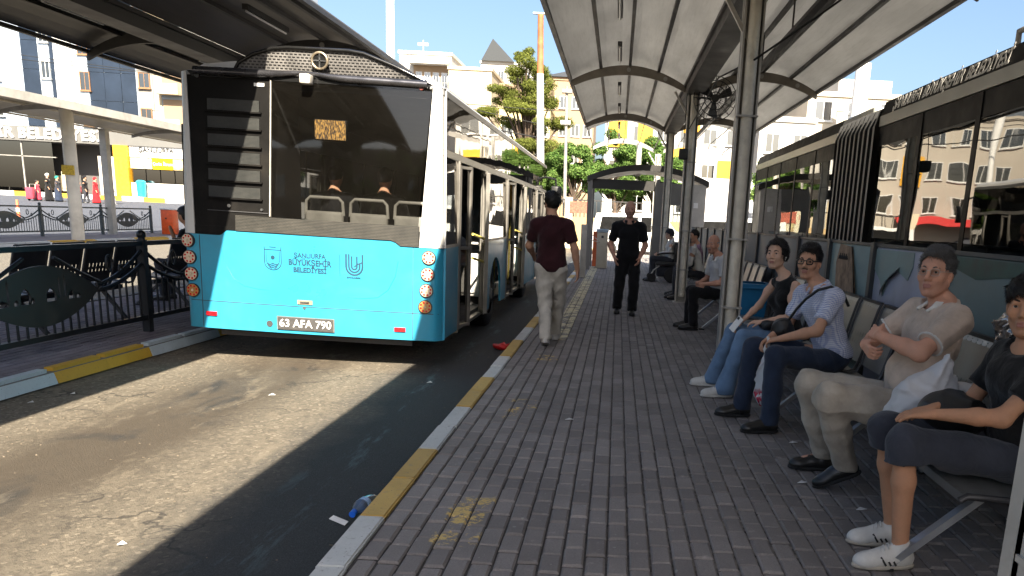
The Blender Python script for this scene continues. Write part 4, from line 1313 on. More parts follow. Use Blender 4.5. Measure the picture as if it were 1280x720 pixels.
# ================================================================== BIN, BOLLARD, KIOSK
blue_pl = M('blue plastic', (0.008, 0.16, 0.36), 0.4, 0, 0.15, 5)
binr = empty('litter_bin', (1.62, 9.95, 0), 'blue plastic litter bin beside the canopy post behind the woman', 'bin')
bw = MB()
def ringr(x0, x1, y0, y1, z): return [(x0, y0, z), (x1, y0, z), (x1, y1, z), (x0, y1, z)]
r0 = ringr(1.44, 1.80, 9.78, 10.12, 0.05); r1 = ringr(1.38, 1.86, 9.72, 10.18, 0.80)
bw.add(r0 + r1, [(0, 1, 2, 3), (0, 1, 5, 4), (1, 2, 6, 5), (2, 3, 7, 6), (3, 0, 4, 7)]).build('body', blue_pl, binr)
bw = MB(); r2 = ringr(1.345, 1.895, 9.685, 10.215, 0.775); r3 = ringr(1.345, 1.895, 9.685, 10.215, 0.83); r4 = ringr(1.39, 1.85, 9.73, 10.17, 0.83); r5 = ringr(1.39, 1.85, 9.73, 10.17, 0.775)
bw.add(r2 + r3 + r4 + r5, [(0, 1, 5, 4), (1, 2, 6, 5), (2, 3, 7, 6), (3, 0, 4, 7), (4, 5, 9, 8), (5, 6, 10, 9), (6, 7, 11, 10), (7, 4, 8, 11)]).build('rim', blue_pl, binr)
MB().cyl((1.84, 9.8, 0.07), (1.84, 9.86, 0.07), 0.07, n=14).build('wheel', rubber, binr)
bol = empty('bollard', (-0.86, 21, 0), 'dark square bollard at the platform end near the walking man', 'bollard')
MB().cbox(-0.94, -0.79, 20.93, 21.07, 0, 1.35, 0.012).build('post', metal_grey, bol)
MB().tube([(-0.86, 21, 1.0), (-0.5, 23.5, 0.85), (-0.8, 26, 1.0)], 0.012, 6).build('chain', metal_dark, bol)

kio = empty('entry_shelter', (0.85, 25.4, 0), 'small grey shelter with low arched roof and glazed booth at platform end', 'shelter')
kgrey = M('grey kiosk cladding', (0.16, 0.155, 0.145), 0.5, 0.2, 0.2, 3, dirt=0.2)
kdark = M('dark kiosk fascia', (0.03, 0.028, 0.026), 0.5, 0.2, 0.2, 3)
b = MB()
N = 18
pts = []
for yy in (24.4, 26.6):
    for i in range(N + 1):
        x = -0.98 + 3.6 * i / N
        z = 2.72 + 0.40 * (1 - ((x - 0.82) / 1.8) ** 2)
        pts += [(x, yy, z), (x, yy, z - 0.17)]
W = 2 * (N + 1)
fs = []
for i in range(N):
    a = 2 * i
    fs += [(a, a + 1, a + 3, a + 2), (W + a, W + a + 2, W + a + 3, W + a + 1), (a, a + 2, W + a + 2, W + a), (a + 1, W + a + 1, W + a + 3, a + 3)]
fs += [(0, W, W + 1, 1), (2 * N, 2 * N + 1, W + 2 * N + 1, W + 2 * N)]
b.add(pts, fs).build('arched_roof', kdark, kio)
MB().box(-0.9, 1.6, 24.5, 24.56, 2.38, 2.66).build('valance', kdark, kio)
for x, y in ((-0.88, 24.5), (-0.88, 26.5), (1.10, 24.5)):
    MB().box(x - 0.07, x + 0.07, y - 0.07, y + 0.07, 0, 2.72).build('post', kgrey, kio)
MB().box(1.03, 1.35, 24.42, 24.5, 0, 2.62).build('booth_panel', kgrey, kio)
MB().box(1.9, 2.55, 24.42, 24.48, 0, 2.62).build('booth_panel', M('pale booth panel', (0.45, 0.43, 0.40), 0.5, 0.1, 0.2, 3), kio)
MB().box(1.35, 1.9, 24.42, 24.48, 0, 0.95).build('booth_panel', kgrey, kio)
MB().box(1.35, 1.9, 24.42, 24.48, 2.0, 2.62).build('booth_panel', kgrey, kio)
MB().box(1.35, 1.9, 24.45, 24.46, 0.95, 2.0).build('booth_window', glass('booth glass', (0.85, 0.88, 0.88), 0.05), kio)
MB().box(2.2, 2.33, 24.40, 24.418, 1.95, 2.1).build('booth_lamp', white_paint, kio)
MB().box(2.49, 2.55, 24.48, 26.5, 0, 2.62).build('booth_panel', kgrey, kio)
MB().tube([(0.55, 26.6, 2.9), (0.55, 26.6, 3.9)], 0.09, 10).build('vent_pipe', metal_grey, kio)
tst = empty('ticket_gate', (-0.5, 25.6, 0), 'cream ticket gate box with orange edge beneath the arched shelter', 'ticket gate')
MB().cbox(-0.64, -0.30, 25.4, 25.9, 0, 1.1, 0.02).build('housing', M('cream gate housing', (0.45, 0.40, 0.31), 0.5, 0.1, 0.15, 4), tst)
MB().cbox(-0.66, -0.28, 25.38, 25.92, 1.1, 1.2, 0.02).build('top', M('blue grey lid', (0.3, 0.38, 0.46), 0.4), tst)
MB().box(-0.76, -0.645, 25.4, 25.9, 0.05, 1.12).build('side_stripe', M('orange side', (0.55, 0.11, 0.03), 0.5), tst)
MB().box(-0.50, -0.43, 25.39, 25.40, 0.93, 1.0).build('slot', plastic_black, tst)

# ================================================================== LEFT SIDE ITEMS
ob = empty('ticket_machine', (-18.7, 34, 0), 'bright orange ticket box at the end of the far fence', 'ticket machine')
MB().cbox(-18.95, -18.45, 33.85, 34.3, 0, 1.0, 0.03).build('housing', M('orange plastic', (0.75, 0.10, 0.015), 0.4), ob)
MB().box(-18.76, -18.70, 33.84, 33.85, 0.62, 0.68).build('slot', plastic_black, ob)
MB().cbox(-18.97, -18.43, 33.83, 34.32, 1.0, 1.06, 0.02).build('lid', white_paint, ob)
cone = empty('traffic_post', (-25.7, 35, 0.1), 'orange flexible post standing in the street behind the far fence', 'traffic post')
MB().cyl((-25.7, 35, 0.15), (-25.7, 35, 0.22), 0.16, n=16).build('base', rubber, cone)
MB().cyl((-25.7, 35, 0.22), (-25.7, 35, 1.1), 0.07, 0.05, 14).build('post', M('faded orange', (0.7, 0.2, 0.09), 0.5), cone)
MB().cyl((-25.7, 34.995, 0.6), (-25.7, 34.995, 0.75), 0.072, 0.068, 14).build('band', white_paint, cone)

# poles and wires
p1 = empty('flag_pole', (-11.05, 40, -0.13), 'plain white pole rising above the left edge of the bus roof', 'pole')
MB().cyl((-11.05, 40, -0.13), (-11.0, 40, 14), 0.24, 0.17, 18).build('shaft', white_paint, p1)
p2 = empty('signal_mast', (-4.4, 45, -0.13), 'tall white mast with rusty orange upper half before the pine', 'mast')
MB().cyl((-4.33, 45, -0.13), (-4.35, 45, 4.1), 0.26, 0.26, 16).build('sleeve', M('white sleeve', (0.6, 0.6, 0.58), 0.5), p2)
MB().cyl((-4.35, 45, 4.1), (-4.5, 45, 8.8), 0.20, 0.18, 16).build('lower_shaft', white_paint, p2)
MB().cyl((-4.5, 45, 8.8), (-4.56, 45, 11.7), 0.17, 0.15, 16).build('upper_shaft', M('rusty orange paint', (0.36, 0.13, 0.05), 0.7, 0, 0.4, 3, 0.2, 20), p2)
MB().box(-4.95, -4.15, 44.9, 45.1, 11.7, 11.78).build('cap', metal_grey, p2)
p3 = empty('lamp_post', (-2.9, 44, -0.13), 'slim grey lamp post between the pine and the canopy', 'lamp post')
MB().cyl((-2.88, 44, -0.13), (-3.0, 44, 8.1), 0.11, 0.07, 12).build('shaft', bronze_light, p3)
MB().cbox(-3.25, -2.7, 43.8, 44.1, 7.75, 7.95, 0.03).build('lamp_head', bronze_light, p3)
MB().cyl((-3.25, 43.9, 6.3), (-2.75, 43.9, 6.3), 0.12, n=10).build('loudspeaker', white_paint, p3)
def wire(pts, label, r=0.015):
    P = []
    for i in range(len(pts) - 1):
        a = V(pts[i]); c = V(pts[i + 1])
        for k in range(10):
            t = k / 10; q = a.lerp(c, t); q.z -= 0.5 * math.sin(PI * t) * (c - a).length / 60
            P.append(q)
    P.append(V(pts[-1]))
    tag(MB().tube(P, r, 5).build('overhead_wire', rubber, loc=pts[0]), label, 'wire')
wire([(-24, 28, 8.2), (-16, 34, 6.6), (-4.5, 45, 5.6)], 'black overhead wire crossing in front of the glass tower', 0.03)
wire([(-40, 50, 9.3), (-11, 42, 7.2), (-4.5, 45, 6.3)], 'thin overhead wire sagging behind the bus roof towards the mast', 0.02)
wire([(-40, 52, 9.8), (-4.4, 45, 7.0), (-2.95, 44, 6.9)], 'upper thin overhead wire ending at the slim lamp post', 0.02)

# ================================================================== TREES
def leaf_mat(name, c1, c2, tr=0.35):
    t = NT(name)
    t.t.nodes.remove(t.b)
    r = t.n('ShaderNodeNewGeometry').outputs['Random Per Island']
    n = t.noise(0.55, 3, 0.6, t.pos())
    c = t.mix(r, c1, c2)
    c = t.mix(t.mapr(n, 0.35, 0.65, 0, 0.6), c, tuple(q * 0.55 for q in c1))
    d = t.n('ShaderNodeBsdfDiffuse'); s = t.n('ShaderNodeBsdfTranslucent')
    t.l(c, d.inputs[0]); t.l(c, s.inputs[0])
    m = t.n('ShaderNodeMixShader'); m.inputs[0].default_value = tr
    t.l(d.outputs[0], m.inputs[1]); t.l(s.outputs[0], m.inputs[2]); t.l(m.outputs[0], t.o.inputs[0])
    return t.mat
leaf_pine = leaf_mat('pine needles', (0.11, 0.135, 0.03), (0.23, 0.25, 0.06))
leaf_green = leaf_mat('broad leaves', (0.07, 0.15, 0.035), (0.22, 0.32, 0.09))
leaf_dark = leaf_mat('dark leaves', (0.03, 0.06, 0.02), (0.07, 0.12, 0.035))
bark = M('bark', (0.10, 0.07, 0.05), 0.95, 0, 0.4, 6, 0.5, 20)
NR = np.random.RandomState(5)
def leaf_cloud(clumps, n, size, flat=0.5, upb=0.4):
    """n leaf quads spread over ellipsoid clumps [(c, (rx,ry,rz))]"""
    w = np.array([r[0] * r[1] * r[2] for _, r in clumps]) ** 0.7
    idx = NR.choice(len(clumps), n, p=w / w.sum())
    C = np.array([c for c, _ in clumps])[idx]; Rr = np.array([r for _, r in clumps])[idx]
    d = NR.normal(size=(n, 3)); d /= np.linalg.norm(d, axis=1)[:, None]
    rad = NR.uniform(0.35, 1.0, n) ** 0.6 * NR.uniform(0.85, 1.12, n)
    P = C + d * Rr * rad[:, None]
    nrm = d * 0.7 + NR.normal(size=(n, 3)) * 0.6 + np.array([0, 0, upb]); nrm /= np.linalg.norm(nrm, axis=1)[:, None]
    a = np.cross(nrm, NR.normal(size=(n, 3))); a /= np.linalg.norm(a, axis=1)[:, None]
    bb = np.cross(nrm, a)
    s = size * NR.uniform(0.6, 1.4, n)[:, None]
    q = np.stack([P - a * s, P - bb * s * flat, P + a * s, P + bb * s * flat], 1).reshape(-1, 3)
    return q
def leaf_obj(name, q, mat, parent):
    n = len(q) // 4
    off = origin(parent)
    q = q - np.array(off)
    me = bpy.data.meshes.new(name)
    me.vertices.add(4 * n); me.vertices.foreach_set('co', q.astype(np.float32).ravel())
    me.loops.add(4 * n); me.loops.foreach_set('vertex_index', np.arange(4 * n, dtype=np.int32))
    me.polygons.add(n); me.polygons.foreach_set('loop_start', np.arange(0, 4 * n, 4, dtype=np.int32))
    me.update(); me.validate()
    me.materials.append(mat)
    o = bpy.data.objects.new(name, me); col.objects.link(o); o.parent = parent
    return o
def tree(name, label, base, h, clumps, n, size, mat, trunk_r=0.18, flat=0.5, group=None):
    root = empty(name, base, label, 'tree', group)
    b = MB()
    bx, by, bz = base
    top = V((bx + 0.15, by, bz + h * 0.78))
    b.tube([(bx, by, bz), (bx + 0.05, by, bz + h * 0.3), (bx - 0.08, by, bz + h * 0.55), top], [trunk_r * 1.25, trunk_r, trunk_r * 0.7, trunk_r * 0.25], 9)
    for c, r in clumps:
        c = V(c)
        f = min(0.9, max(0.25, (c.z - bz) / h * 0.75))
        s = V((bx, by, bz)).lerp(top, f)
        b.tube([s, s.lerp(c, 0.5) + V((0, 0, -0.1)), c], [trunk_r * 0.4, trunk_r * 0.25, trunk_r * 0.08], 6)
    b.build('trunk', bark, root)
    leaf_obj('crown', leaf_cloud(clumps, n, size, flat), mat, root)
    return root
def rclumps(c, R, k, r, seed):
    rr = random.Random(seed); out = []
    for i in range(k):
        while True:
            d = V((rr.uniform(-1, 1), rr.uniform(-1, 1), rr.uniform(-1, 1)))
            if d.length < 1: break
        q = rr.uniform(0.65, 1.3) * r
        out.append(((c[0] + d.x * R[0], c[1] + d.y * R[1], c[2] + d.z * R[2]), (q, q, q * 0.72)))
    return out
pc = []
rr = random.Random(3)
for (x, z, w) in ((-6.9, 12.2, 0.9), (-6.3, 11.2, 1.4), (-7.6, 10.6, 1.3), (-6.0, 9.9, 1.6), (-8.2, 9.4, 1.5), (-5.2, 9.0, 1.3), (-7.0, 8.6, 1.6), (-8.9, 8.0, 1.3), (-5.0, 7.6, 1.5), (-6.8, 7.3, 1.7), (-9.0, 6.8, 1.2), (-5.6, 6.3, 1.7), (-7.6, 6.0, 1.8), (-4.6, 5.6, 1.2), (-9.3, 5.6, 1.1), (-6.4, 4.9, 1.6), (-8.3, 4.6, 1.4)):
    for k in range(4):
        pc.append(((x + rr.uniform(-.6, .6) * w, 58 + rr.uniform(-1.6, 1.6), z + rr.uniform(-.35, .35)), (w * rr.uniform(.35, .65), w * rr.uniform(.35, .65), w * rr.uniform(.2, .34))))
tree('pine_tree', 'tall yellow green pine tree behind the white and orange mast', (-6.7, 58, -0.1), 12.5, pc, 90000, 0.08, leaf_pine, 0.3, 0.28)
for i, (x, y, h, R, mat, lab) in enumerate((
        (-2.9, 50, 5.6, (1.7, 1.5, 1.5), leaf_green, 'leafy green tree between the lamp post and the canopy edge'),
        (-0.3, 52, 6.6, (2.1, 1.5, 2.0), leaf_green, 'bright leafy tree straight above the arched shelter'),
        (2.2, 54, 6.4, (1.9, 1.5, 1.9), leaf_green, 'leafy tree rising behind the canopy end on the right'),
        (-4.8, 53, 4.6, (1.4, 1.3, 1.3), leaf_dark, 'darker low tree at the foot of the tall pine'),
        (8.2, 42, 5.0, (1.2, 1.4, 2.0), leaf_green, 'narrow green tree between the near post and the long bus'))):
    tree('leafy_tree', lab, (x, y, -0.1), h, rclumps((x, y, h - R[2] * 0.9), R, 44, 0.5, 40 + i), 42000, 0.062, mat, 0.16, 0.6, 'leafy trees beyond the shelter')
# trees and houses on the road behind the photographer (mirrored in the rear window)
for i, (x, y, h) in enumerate(((-9, -30, 8), (-3.5, -33, 9), (2.5, -31, 8), (8, -34, 9), (-15, -32, 9))):
    tree('leafy_tree', ['broad dark tree', 'tall dark tree', 'round dark tree', 'wide dark tree', 'outer dark tree'][i] + ' on the road behind the photographer', (x, y, -0.1), h, rclumps((x, y, h * 0.6), (2.9, 2.0, h * 0.36), 24, 1.0, 70 + i), 2600, 0.3, leaf_dark, 0.25, 0.6)

# ================================================================== BUILDINGS
def wallm(name, c, var=0.12): return M(name, c, 0.9, 0, var, 0.35, 0.1, 8)
pane_m = glass('window pane', (0.12, 0.13, 0.15), 0.22, 0.03)
pane_back = M('dark room', (0.03, 0.03, 0.035), 0.9)
frame_w = M('white window frame', (0.6, 0.6, 0.58), 0.5)
frame_b = M('brown window frame', (0.25, 0.13, 0.06), 0.6)
def win_meshes(w, h, fm):
    key = ('win', round(w, 2), round(h, 2), fm.name)
    if key in MC: return MC[key]
    f = MB()
    t = 0.07
    f.box(-w / 2, w / 2, -0.03, 0.05, h / 2 - t, h / 2); f.box(-w / 2, w / 2, -0.03, 0.05, -h / 2, -h / 2 + t)
    f.box(-w / 2, -w / 2 + t, -0.03, 0.05, -h / 2 + t, h / 2 - t); f.box(w / 2 - t, w / 2, -0.03, 0.05, -h / 2 + t, h / 2 - t)
    f.box(-t / 3, t / 3, -0.02, 0.04, -h / 2 + t, h / 2 - t)
    f.box(-w / 2 - 0.08, w / 2 + 0.08, -0.12, 0.05, -h / 2 - 0.08, -h / 2 - 0.002)
    me = f.mesh('window', fm)
    pn = MB().box(-w / 2 + t, w / 2 - t, 0.0, 0.02, -h / 2 + t, h / 2 - t).mesh('pane', pane_m)
    rm = MB().box(-w / 2 + t, w / 2 - t, 0.025, 0.04, -h / 2 + t, h / 2 - t).mesh('unlit_room', pane_back)  # dark sheet stands in for the unlit room behind the pane
    MC[key] = (me, pn, rm)
    return MC[key]
def window(root, x, y, z, w, h, fm=None, rotz=0):
    me, pn, rm = win_meshes(w, h, fm or frame_w)
    o = link_mesh('window', me, root, V((x, y, z)) - origin(root), (0, 0, rotz))
    link_mesh('pane', pn, o); link_mesh('unlit_room', rm, o)
    return o
def block(label, x0, x1, y0, y1, z1, mat, rows=0, cols=0, ww=1.3, wh=1.4, z0=-0.2, first=3.0, storey=3.0, fm=None, parapet=True, cat='building', name='apartment_building', side_win=0, skip=()):
    root = empty(name, ((x0 + x1) / 2, y0, z0), label, cat)
    MB().box(x0, x1, y0, y1, z0, z1).build('wall', mat, root)
    if parapet:
        r = MB()
        r.box(x0 - 0.12, x1 + 0.12, y0 - 0.12, y0 + 0.15, z1 + 0.002, z1 + 0.35); r.box(x0 - 0.12, x0 + 0.15, y0 + 0.15, y1, z1 + 0.002, z1 + 0.35); r.box(x1 - 0.15, x1 + 0.12, y0 + 0.15, y1, z1 + 0.002, z1 + 0.35)
        r.build('parapet', mat, root)
    for j in range(rows):
        for i in range(cols):
            if (i, j) in skip: continue
            window(root, x0 + (x1 - x0) * (i + 0.5) / cols, y0 - 0.03, first + j * storey, ww, wh, fm)
    return root
def balcony(root, x0, x1, y0, z, mat, d=1.4, rail=True, void=True):
    b = MB().box(x0, x1, y0 - d, y0 - 0.002, z - 0.18, z)
    o = b.build('balcony', mat, root)
    if rail:
        q = MB(); q.box(x0, x1, y0 - d, y0 - d + 0.05, z + 0.95, z + 1.0)
        n = int((x1 - x0) / 0.5)
        for k in range(n + 1):
            xx = x0 + (x1 - x0 - 0.04) * k / n
            q.box(xx, xx + 0.04, y0 - d, y0 - d + 0.04, z, z + 0.95)
        q.build('railing', bronze_light, o)
white_wall = wallm('white render', (0.50, 0.485, 0.455)); cream_wall = wallm('cream render', (0.46, 0.39, 0.27)); tan_wall = wallm('tan render', (0.31, 0.22, 0.14)); yellow_wall = wallm('pale yellow render', (0.48, 0.41, 0.22))
orange_p = M('orange yellow cladding', (0.62, 0.32, 0.015), 0.5, 0, 0.08, 2)
# cream apartment block with open balcony above the bus roof
A = block('white apartment house with an open balcony above the bus roof', -25.2, -19.4, 95, 107, 18.3, white_wall, 0, 0)
for z in (14.3, 10.8, 7.4):
    MB().box(-23.6, -19.8, 94.9, 94.98, z, z + 2.9).build('loggia', tan_wall, A)
    MB().box(-23.9, -19.5, 93.6, 94.89, z + 2.9, z + 3.25).build('slab', white_wall, A)
    balcony(A, -23.9, -19.5, 94.9, z, white_wall, 1.3)
    for k in range(4): window(A, -23.0 + 0.95 * k, 94.86, z + 1.3, 0.7, 1.8)
MB().cyl((-23, 97, 18.7), (-23, 97, 20.2), 0.06, n=6).box(-23.6, -22.4, 96.9, 97.1, 19.6, 19.9).build('roof_aerial', metal_grey, A)
B = block('blank cream gabled house wall beside the white apartment house', -19.3, -14.6, 93, 108, 16.6, cream_wall)
C = block('yellow house wall with small windows left of the pine', -14.5, -8.5, 98, 108, 13.5, yellow_wall, 2, 3, 1.4, 1.6, first=8.2, storey=3.1)
MB().box(-14.5, -8.5, 98.002, 108, 13.86, 16.2).build('upper_storey', tan_wall, C)
E_ = block('white rooftop house with a dark pointed gable far behind', -19, -12, 112, 122, 20.6, white_wall, 1, 4, 0.8, 1.2, first=19.2)
MB().add([(-18.9, 111.5, 20.9), (-14.6, 111.5, 20.9), (-17.4, 111.5, 23.6), (-18.9, 118, 20.9), (-14.6, 118, 20.9), (-17.4, 118, 23.6)], [(0, 1, 2), (3, 5, 4), (0, 2, 5, 3), (1, 4, 5, 2)]).build('gable_roof', M('dark slate roof', (0.04, 0.045, 0.05), 0.8), E_)
F = block('tan apartment block behind the lamp post', -9.6, -3.6, 103, 113, 17.6, tan_wall, 4, 4, 1.0, 1.4, first=5.5, storey=3.2)
MB().add([(-9.8, 102.6, 17.96), (-3.4, 102.6, 17.96), (-3.4, 113, 17.96), (-9.8, 113, 17.96), (-7.5, 107, 19.3), (-5.5, 107, 19.3)], [(0, 1, 5, 4), (1, 2, 5), (2, 3, 4, 5), (3, 0, 4)]).build('roof', M('dark slate roof', (0.04, 0.045, 0.05), 0.8), F)
# white block with orange yellow panels behind the shelter
G = block('white house with orange yellow wall panels behind the entry shelter', -1.5, 14.5, 72, 84, 10.6, wallm('bright white render', (0.50, 0.485, 0.46)), 3, 8, 1.2, 1.3, first=3.0, storey=2.9)
for (x0, x1, z0, z1) in ((-1.2, 0.4, 7.6, 10.0), (1.3, 2.6, 6.6, 10.0), (4.2, 5.8, 6.4, 8.0), (8.3, 9.9, 5.2, 6.9), (10.6, 12, 6.4, 8.0), (5.2, 6.6, 9.0, 10.4), (12.6, 14, 5, 6.8)):
    MB().box(x0, x1, 71.84, 71.93, z0, z1).build('wall_panel', orange_p, G)
H_ = block('pale cream apartment house above the articulated bus', 13.4, 30, 62, 74, 11.0, wallm('warm white render', (0.47, 0.42, 0.34)), 3, 7, 1.3, 1.4, first=4.0, storey=3.0)
for k in range(3):
    balcony(H_, 15.3 + 4.6 * k, 17.7 + 4.6 * k, 62, 8.9, white_wall, 1.0)
MB().box(16, 20, 64, 72, 11.4, 12.6).build('stair_head', white_wall, H_)
I_ = block('low white house left of the cream apartment house', 9.4, 13.2, 58, 66, 8.6, wallm('white plaster', (0.5, 0.48, 0.44)), 2, 2, 1.0, 1.3, first=4.6, storey=2.6)
MB().box(11.0, 11.6, 57.84, 57.95, 5.4, 6.6).build('wall_panel', orange_p, I_)
J_ = empty('white_mast', (16.2, 58, -0.1), 'thick white column in front of the cream apartment house', 'mast')
MB().cyl((15.9, 58, -0.1), (16.05, 58, 12.6), 0.55, 0.5, 20).build('shaft', white_paint, J_)
# garden wall with railing behind the shelter
gw = empty('garden_wall', (0, 43.5, 0), 'sunlit tan garden wall with dark railing behind the shelter', 'wall')
MB().box(-9, 3.6, 43.5, 43.8, -0.15, 1.55).build('wall', wallm('tan stone wall', (0.42, 0.30, 0.15), 0.25), gw)
for k in range(7):
    MB().box(-9 + 2.05 * k, -8.6 + 2.05 * k, 43.42, 43.49, -0.1, 2.55).build('pier', wallm('pale stone pier', (0.66, 0.58, 0.42)), gw)
for k in range(58):
    MB().box(-8.95 + 0.215 * k, -8.91 + 0.215 * k, 43.62, 43.66, 1.55, 2.4).build('railing_bar', metal_dark, gw)
MB().box(-9, 3.6, 43.6, 43.68, 2.4, 2.46).build('railing_top', metal_dark, gw)
MB().box(-2.6, -1.5, 43.38, 43.415, 1.75, 2.35).build('sign_board', M('faded red sign', (0.42, 0.10, 0.06), 0.7, 0, 0.6, 14), gw)
gw2 = empty('garden_wall', (8, 46, 0), 'white boundary wall with grey shutter right of the shelter', 'wall')
MB().box(3.7, 22, 46, 46.3, -0.15, 4.0).build('wall', wallm('white boundary', (0.74, 0.72, 0.7)), gw2)
MB().box(5.2, 8.2, 45.93, 45.99, 0.0, 2.9).build('shutter', M('grey shutter', (0.42, 0.43, 0.45), 0.5), gw2)
# row behind the bus, mirrored in the windows of the long bus
K_ = block('long beige house row with red awning hidden behind the blue bus', -34, -15, 72, 82, 11.2, wallm('warm pale render', (0.42, 0.38, 0.32)), 3, 9, 1.3, 1.5, first=4.0, storey=2.9)
MB().add([(-33, 71.9, 3.0), (-17, 71.9, 3.0), (-17, 69.8, 2.3), (-33, 69.8, 2.3)], [(0, 1, 2, 3)]).add([(-33, 71.9, 2.97), (-17, 71.9, 2.97), (-17, 69.8, 2.27), (-33, 69.8, 2.27)], [(3, 2, 1, 0)]).build('awning', M('red awning', (0.5, 0.03, 0.03), 0.7), K_)
for (x0, x1, z0, z1) in ((-30, -28.6, 7.5, 9), (-19, -17.6, 5.5, 8)):
    MB().box(x0, x1, 71.84, 71.93, z0, z1).build('wall_panel', orange_p, K_)
L_ = block('tall tan house behind the photographer', -50, 30, -60, -46, 9.5, tan_wall, 2, 20, 1.4, 1.6, first=3.5, storey=3.2)
for w_ in L_.children:
    if w_.name.startswith('window'): w_.location.y = 14.03; w_.rotation_euler.z = PI

# glass tower far left
T = empty('glass_tower', (-48, 75, 0), 'tall glass fronted tower with white pier above the far canopy', 'building')
MB().box(-66, -33, 75.3, 92, 0, 24).build('wall', wallm('blue white cladding', (0.36, 0.42, 0.49)), T)
tg_dark = glass('blue black facade glass', (0.02, 0.03, 0.05), 0.25, 0.02, (0.5, 0.6, 0.75), 0.4, 0.25)
tg_pale = M('pale mirrored cladding', (0.62, 0.68, 0.74), 0.15, 0.35, 0.1, 0.6)
grey_c = wallm('grey concrete', (0.30, 0.28, 0.25), 0.3)
def tpanel(x0, x1, mat, z0=0, z1=24, st=2.4, nm='facade_panel', pr=0.08):
    z = z0
    while z < z1:
        MB().box(x0 + 0.02, x1 - 0.02, 75.3 - pr, 75.295, z + 0.02, min(z + st, z1) - 0.02).build(nm, mat, T)
        z += st
dk = M('dark facade backing', (0.02, 0.03, 0.05), 0.12, 0, 0.3, 0.5)
tpanel(-53.4, -51.9, dk); tpanel(-51.9, -50.9, tg_pale); tpanel(-50.9, -50.4, dk, pr=0.06)
MB().box(-50.3, -48.9, 74.9, 75.29, 0, 24).build('pier', white_paint, T)
tpanel(-48.8, -47.6, tg_pale); tpanel(-47.6, -46.2, dk); tpanel(-46.2, -44.7, dk, pr=0.1); tpanel(-44.7, -43.4, dk)
tpanel(-43.3, -41.9, grey_c, st=3); tpanel(-41.9, -41.2, cream_wall, st=3)
tpanel(-39.2, -33, wallm('pale grey cladding', (0.55, 0.54, 0.5)), st=3)
for j in range(7):
    z = 2.2 + 3.0 * j
    window(T, -56.0, 75.2, z + .4, 1.1, 1.4, frame_w)
    window(T, -58.4, 75.2, z + .4, 1.1, 1.4, frame_w)
    window(T, -47.9, 75.15, z, 0.9, 1.6, frame_b)
    window(T, -51.3, 75.15, z + .8, 0.8, 1.5, frame_w)
    window(T, -42.6, 75.12, z + 0.3, 1.0, 1.3, frame_b)
    window(T, -38.0, 75.12, z + 0.2, 1.0, 1.3, frame_b)
    MB().box(-41.1, -39.3, 75.2, 75.29, z - 0.6, z + 1.8).build('loggia', tan_wall, T)
    MB().box(-41.2, -39.2, 74.2, 75.19, z - 0.85, z - 0.6).build('balcony', cream_wall, T)
    MB().box(-41.2, -39.2, 74.2, 74.3, z - 0.598, z + 0.05).build('balcony_front', cream_wall, T)
# municipal hall with sign band and canteen counter
U = empty('municipal_hall', (-38, 60, 1.5), 'low municipal hall with white lettered band across the street', 'building')
MB().box(-58, -29, 62.5, 70, 1.2, 6.0).build('wall', wallm('dark hall recess', (0.10, 0.095, 0.09)), U)
MB().box(-58, -29, 60, 62.5, 5.0, 6.0).build('sign_band', M('grey sign band', (0.13, 0.128, 0.12), 0.6, 0, 0.1, 1), U)
text_words('lettering', 'ŞANLIURFA BÜYÜKŞEHİR BELEDİYESİ', 1.0, white_paint, U, (-37.3, 59.96, 5.49), R90, 0.05, align='RIGHT', sx=1.06, bold=0.02, space=1.12)
for k in range(6):
    MB().box(-55 + 2.3 * k * 1.0, -54.9 + 2.3 * k, 60.2, 60.35, 1.5, 5.0).build('mullion', bronze_light, U)
for k in range(7):
    MB().box(-57.2 + 2.3 * k, -55.05 + 2.3 * k, 60.25, 60.28, 1.7, 3.9).build('shop_pane', pane_m, U)
    MB().box(-57.2 + 2.3 * k, -55.05 + 2.3 * k, 60.25, 60.28, 3.97, 4.95).build('shop_pane', pane_m, U)
MB().box(-58, -41, 60.2, 60.34, 3.9, 3.965).build('transom', bronze_light, U)
for k in range(5):
    MB().box(-44.2 + 0.75 * k, -43.7 + 0.75 * k, 60.9, 61.3, 1.6, 2.7 + 0.3 * (k % 3)).build('shop_shelf', cream_wall, U)
MB().box(-40.2, -39.9, 59.9, 60.3, 1.5, 5.0).build('column', orange_p, U)
MB().box(-38.2, -36.8, 60.6, 62.4, 1.4, 4.2).build('pale_wall', wallm('pale tile wall', (0.6, 0.56, 0.48)), U)
MB().box(-36.6, -35.6, 59.85, 60.4, 1.4, 5.0).build('column', M('orange column', (0.75, 0.36, 0.02), 0.5), U)
MB().box(-35.55, -29, 60.1, 60.2, 4.25, 4.99).build('sign_board', white_paint, U)
text_mesh('lettering', 'ŞANLIURFA', 0.42, plastic_black, U, (-33.6, 60.07, 4.75), R90, 0.01, sx=1.15, bold=0.01)
MB().cyl((-35.0, 60.09, 4.55), (-35.0, 60.05, 4.55), 0.2, n=14).build('round_emblem', M('pale gold', (0.5, 0.45, 0.25), 0.5), U)
MB().box(-35.55, -34.0, 60.1, 60.2, 3.45, 4.2).build('menu_picture', M('food picture', (0.7, 0.62, 0.38), 0.5, 0, 0.6, 3), U)
MB().box(-33.95, -32.5, 60.1, 60.2, 3.45, 4.2).build('menu_sign', M('yellow sign', (0.80, 0.50, 0.0), 0.5), U)
text_words('lettering', 'Çorba İkramı', 0.3, white_paint, U, (-33.9, 60.07, 3.82), R90, 0.01, bold=0.004, sx=0.85)
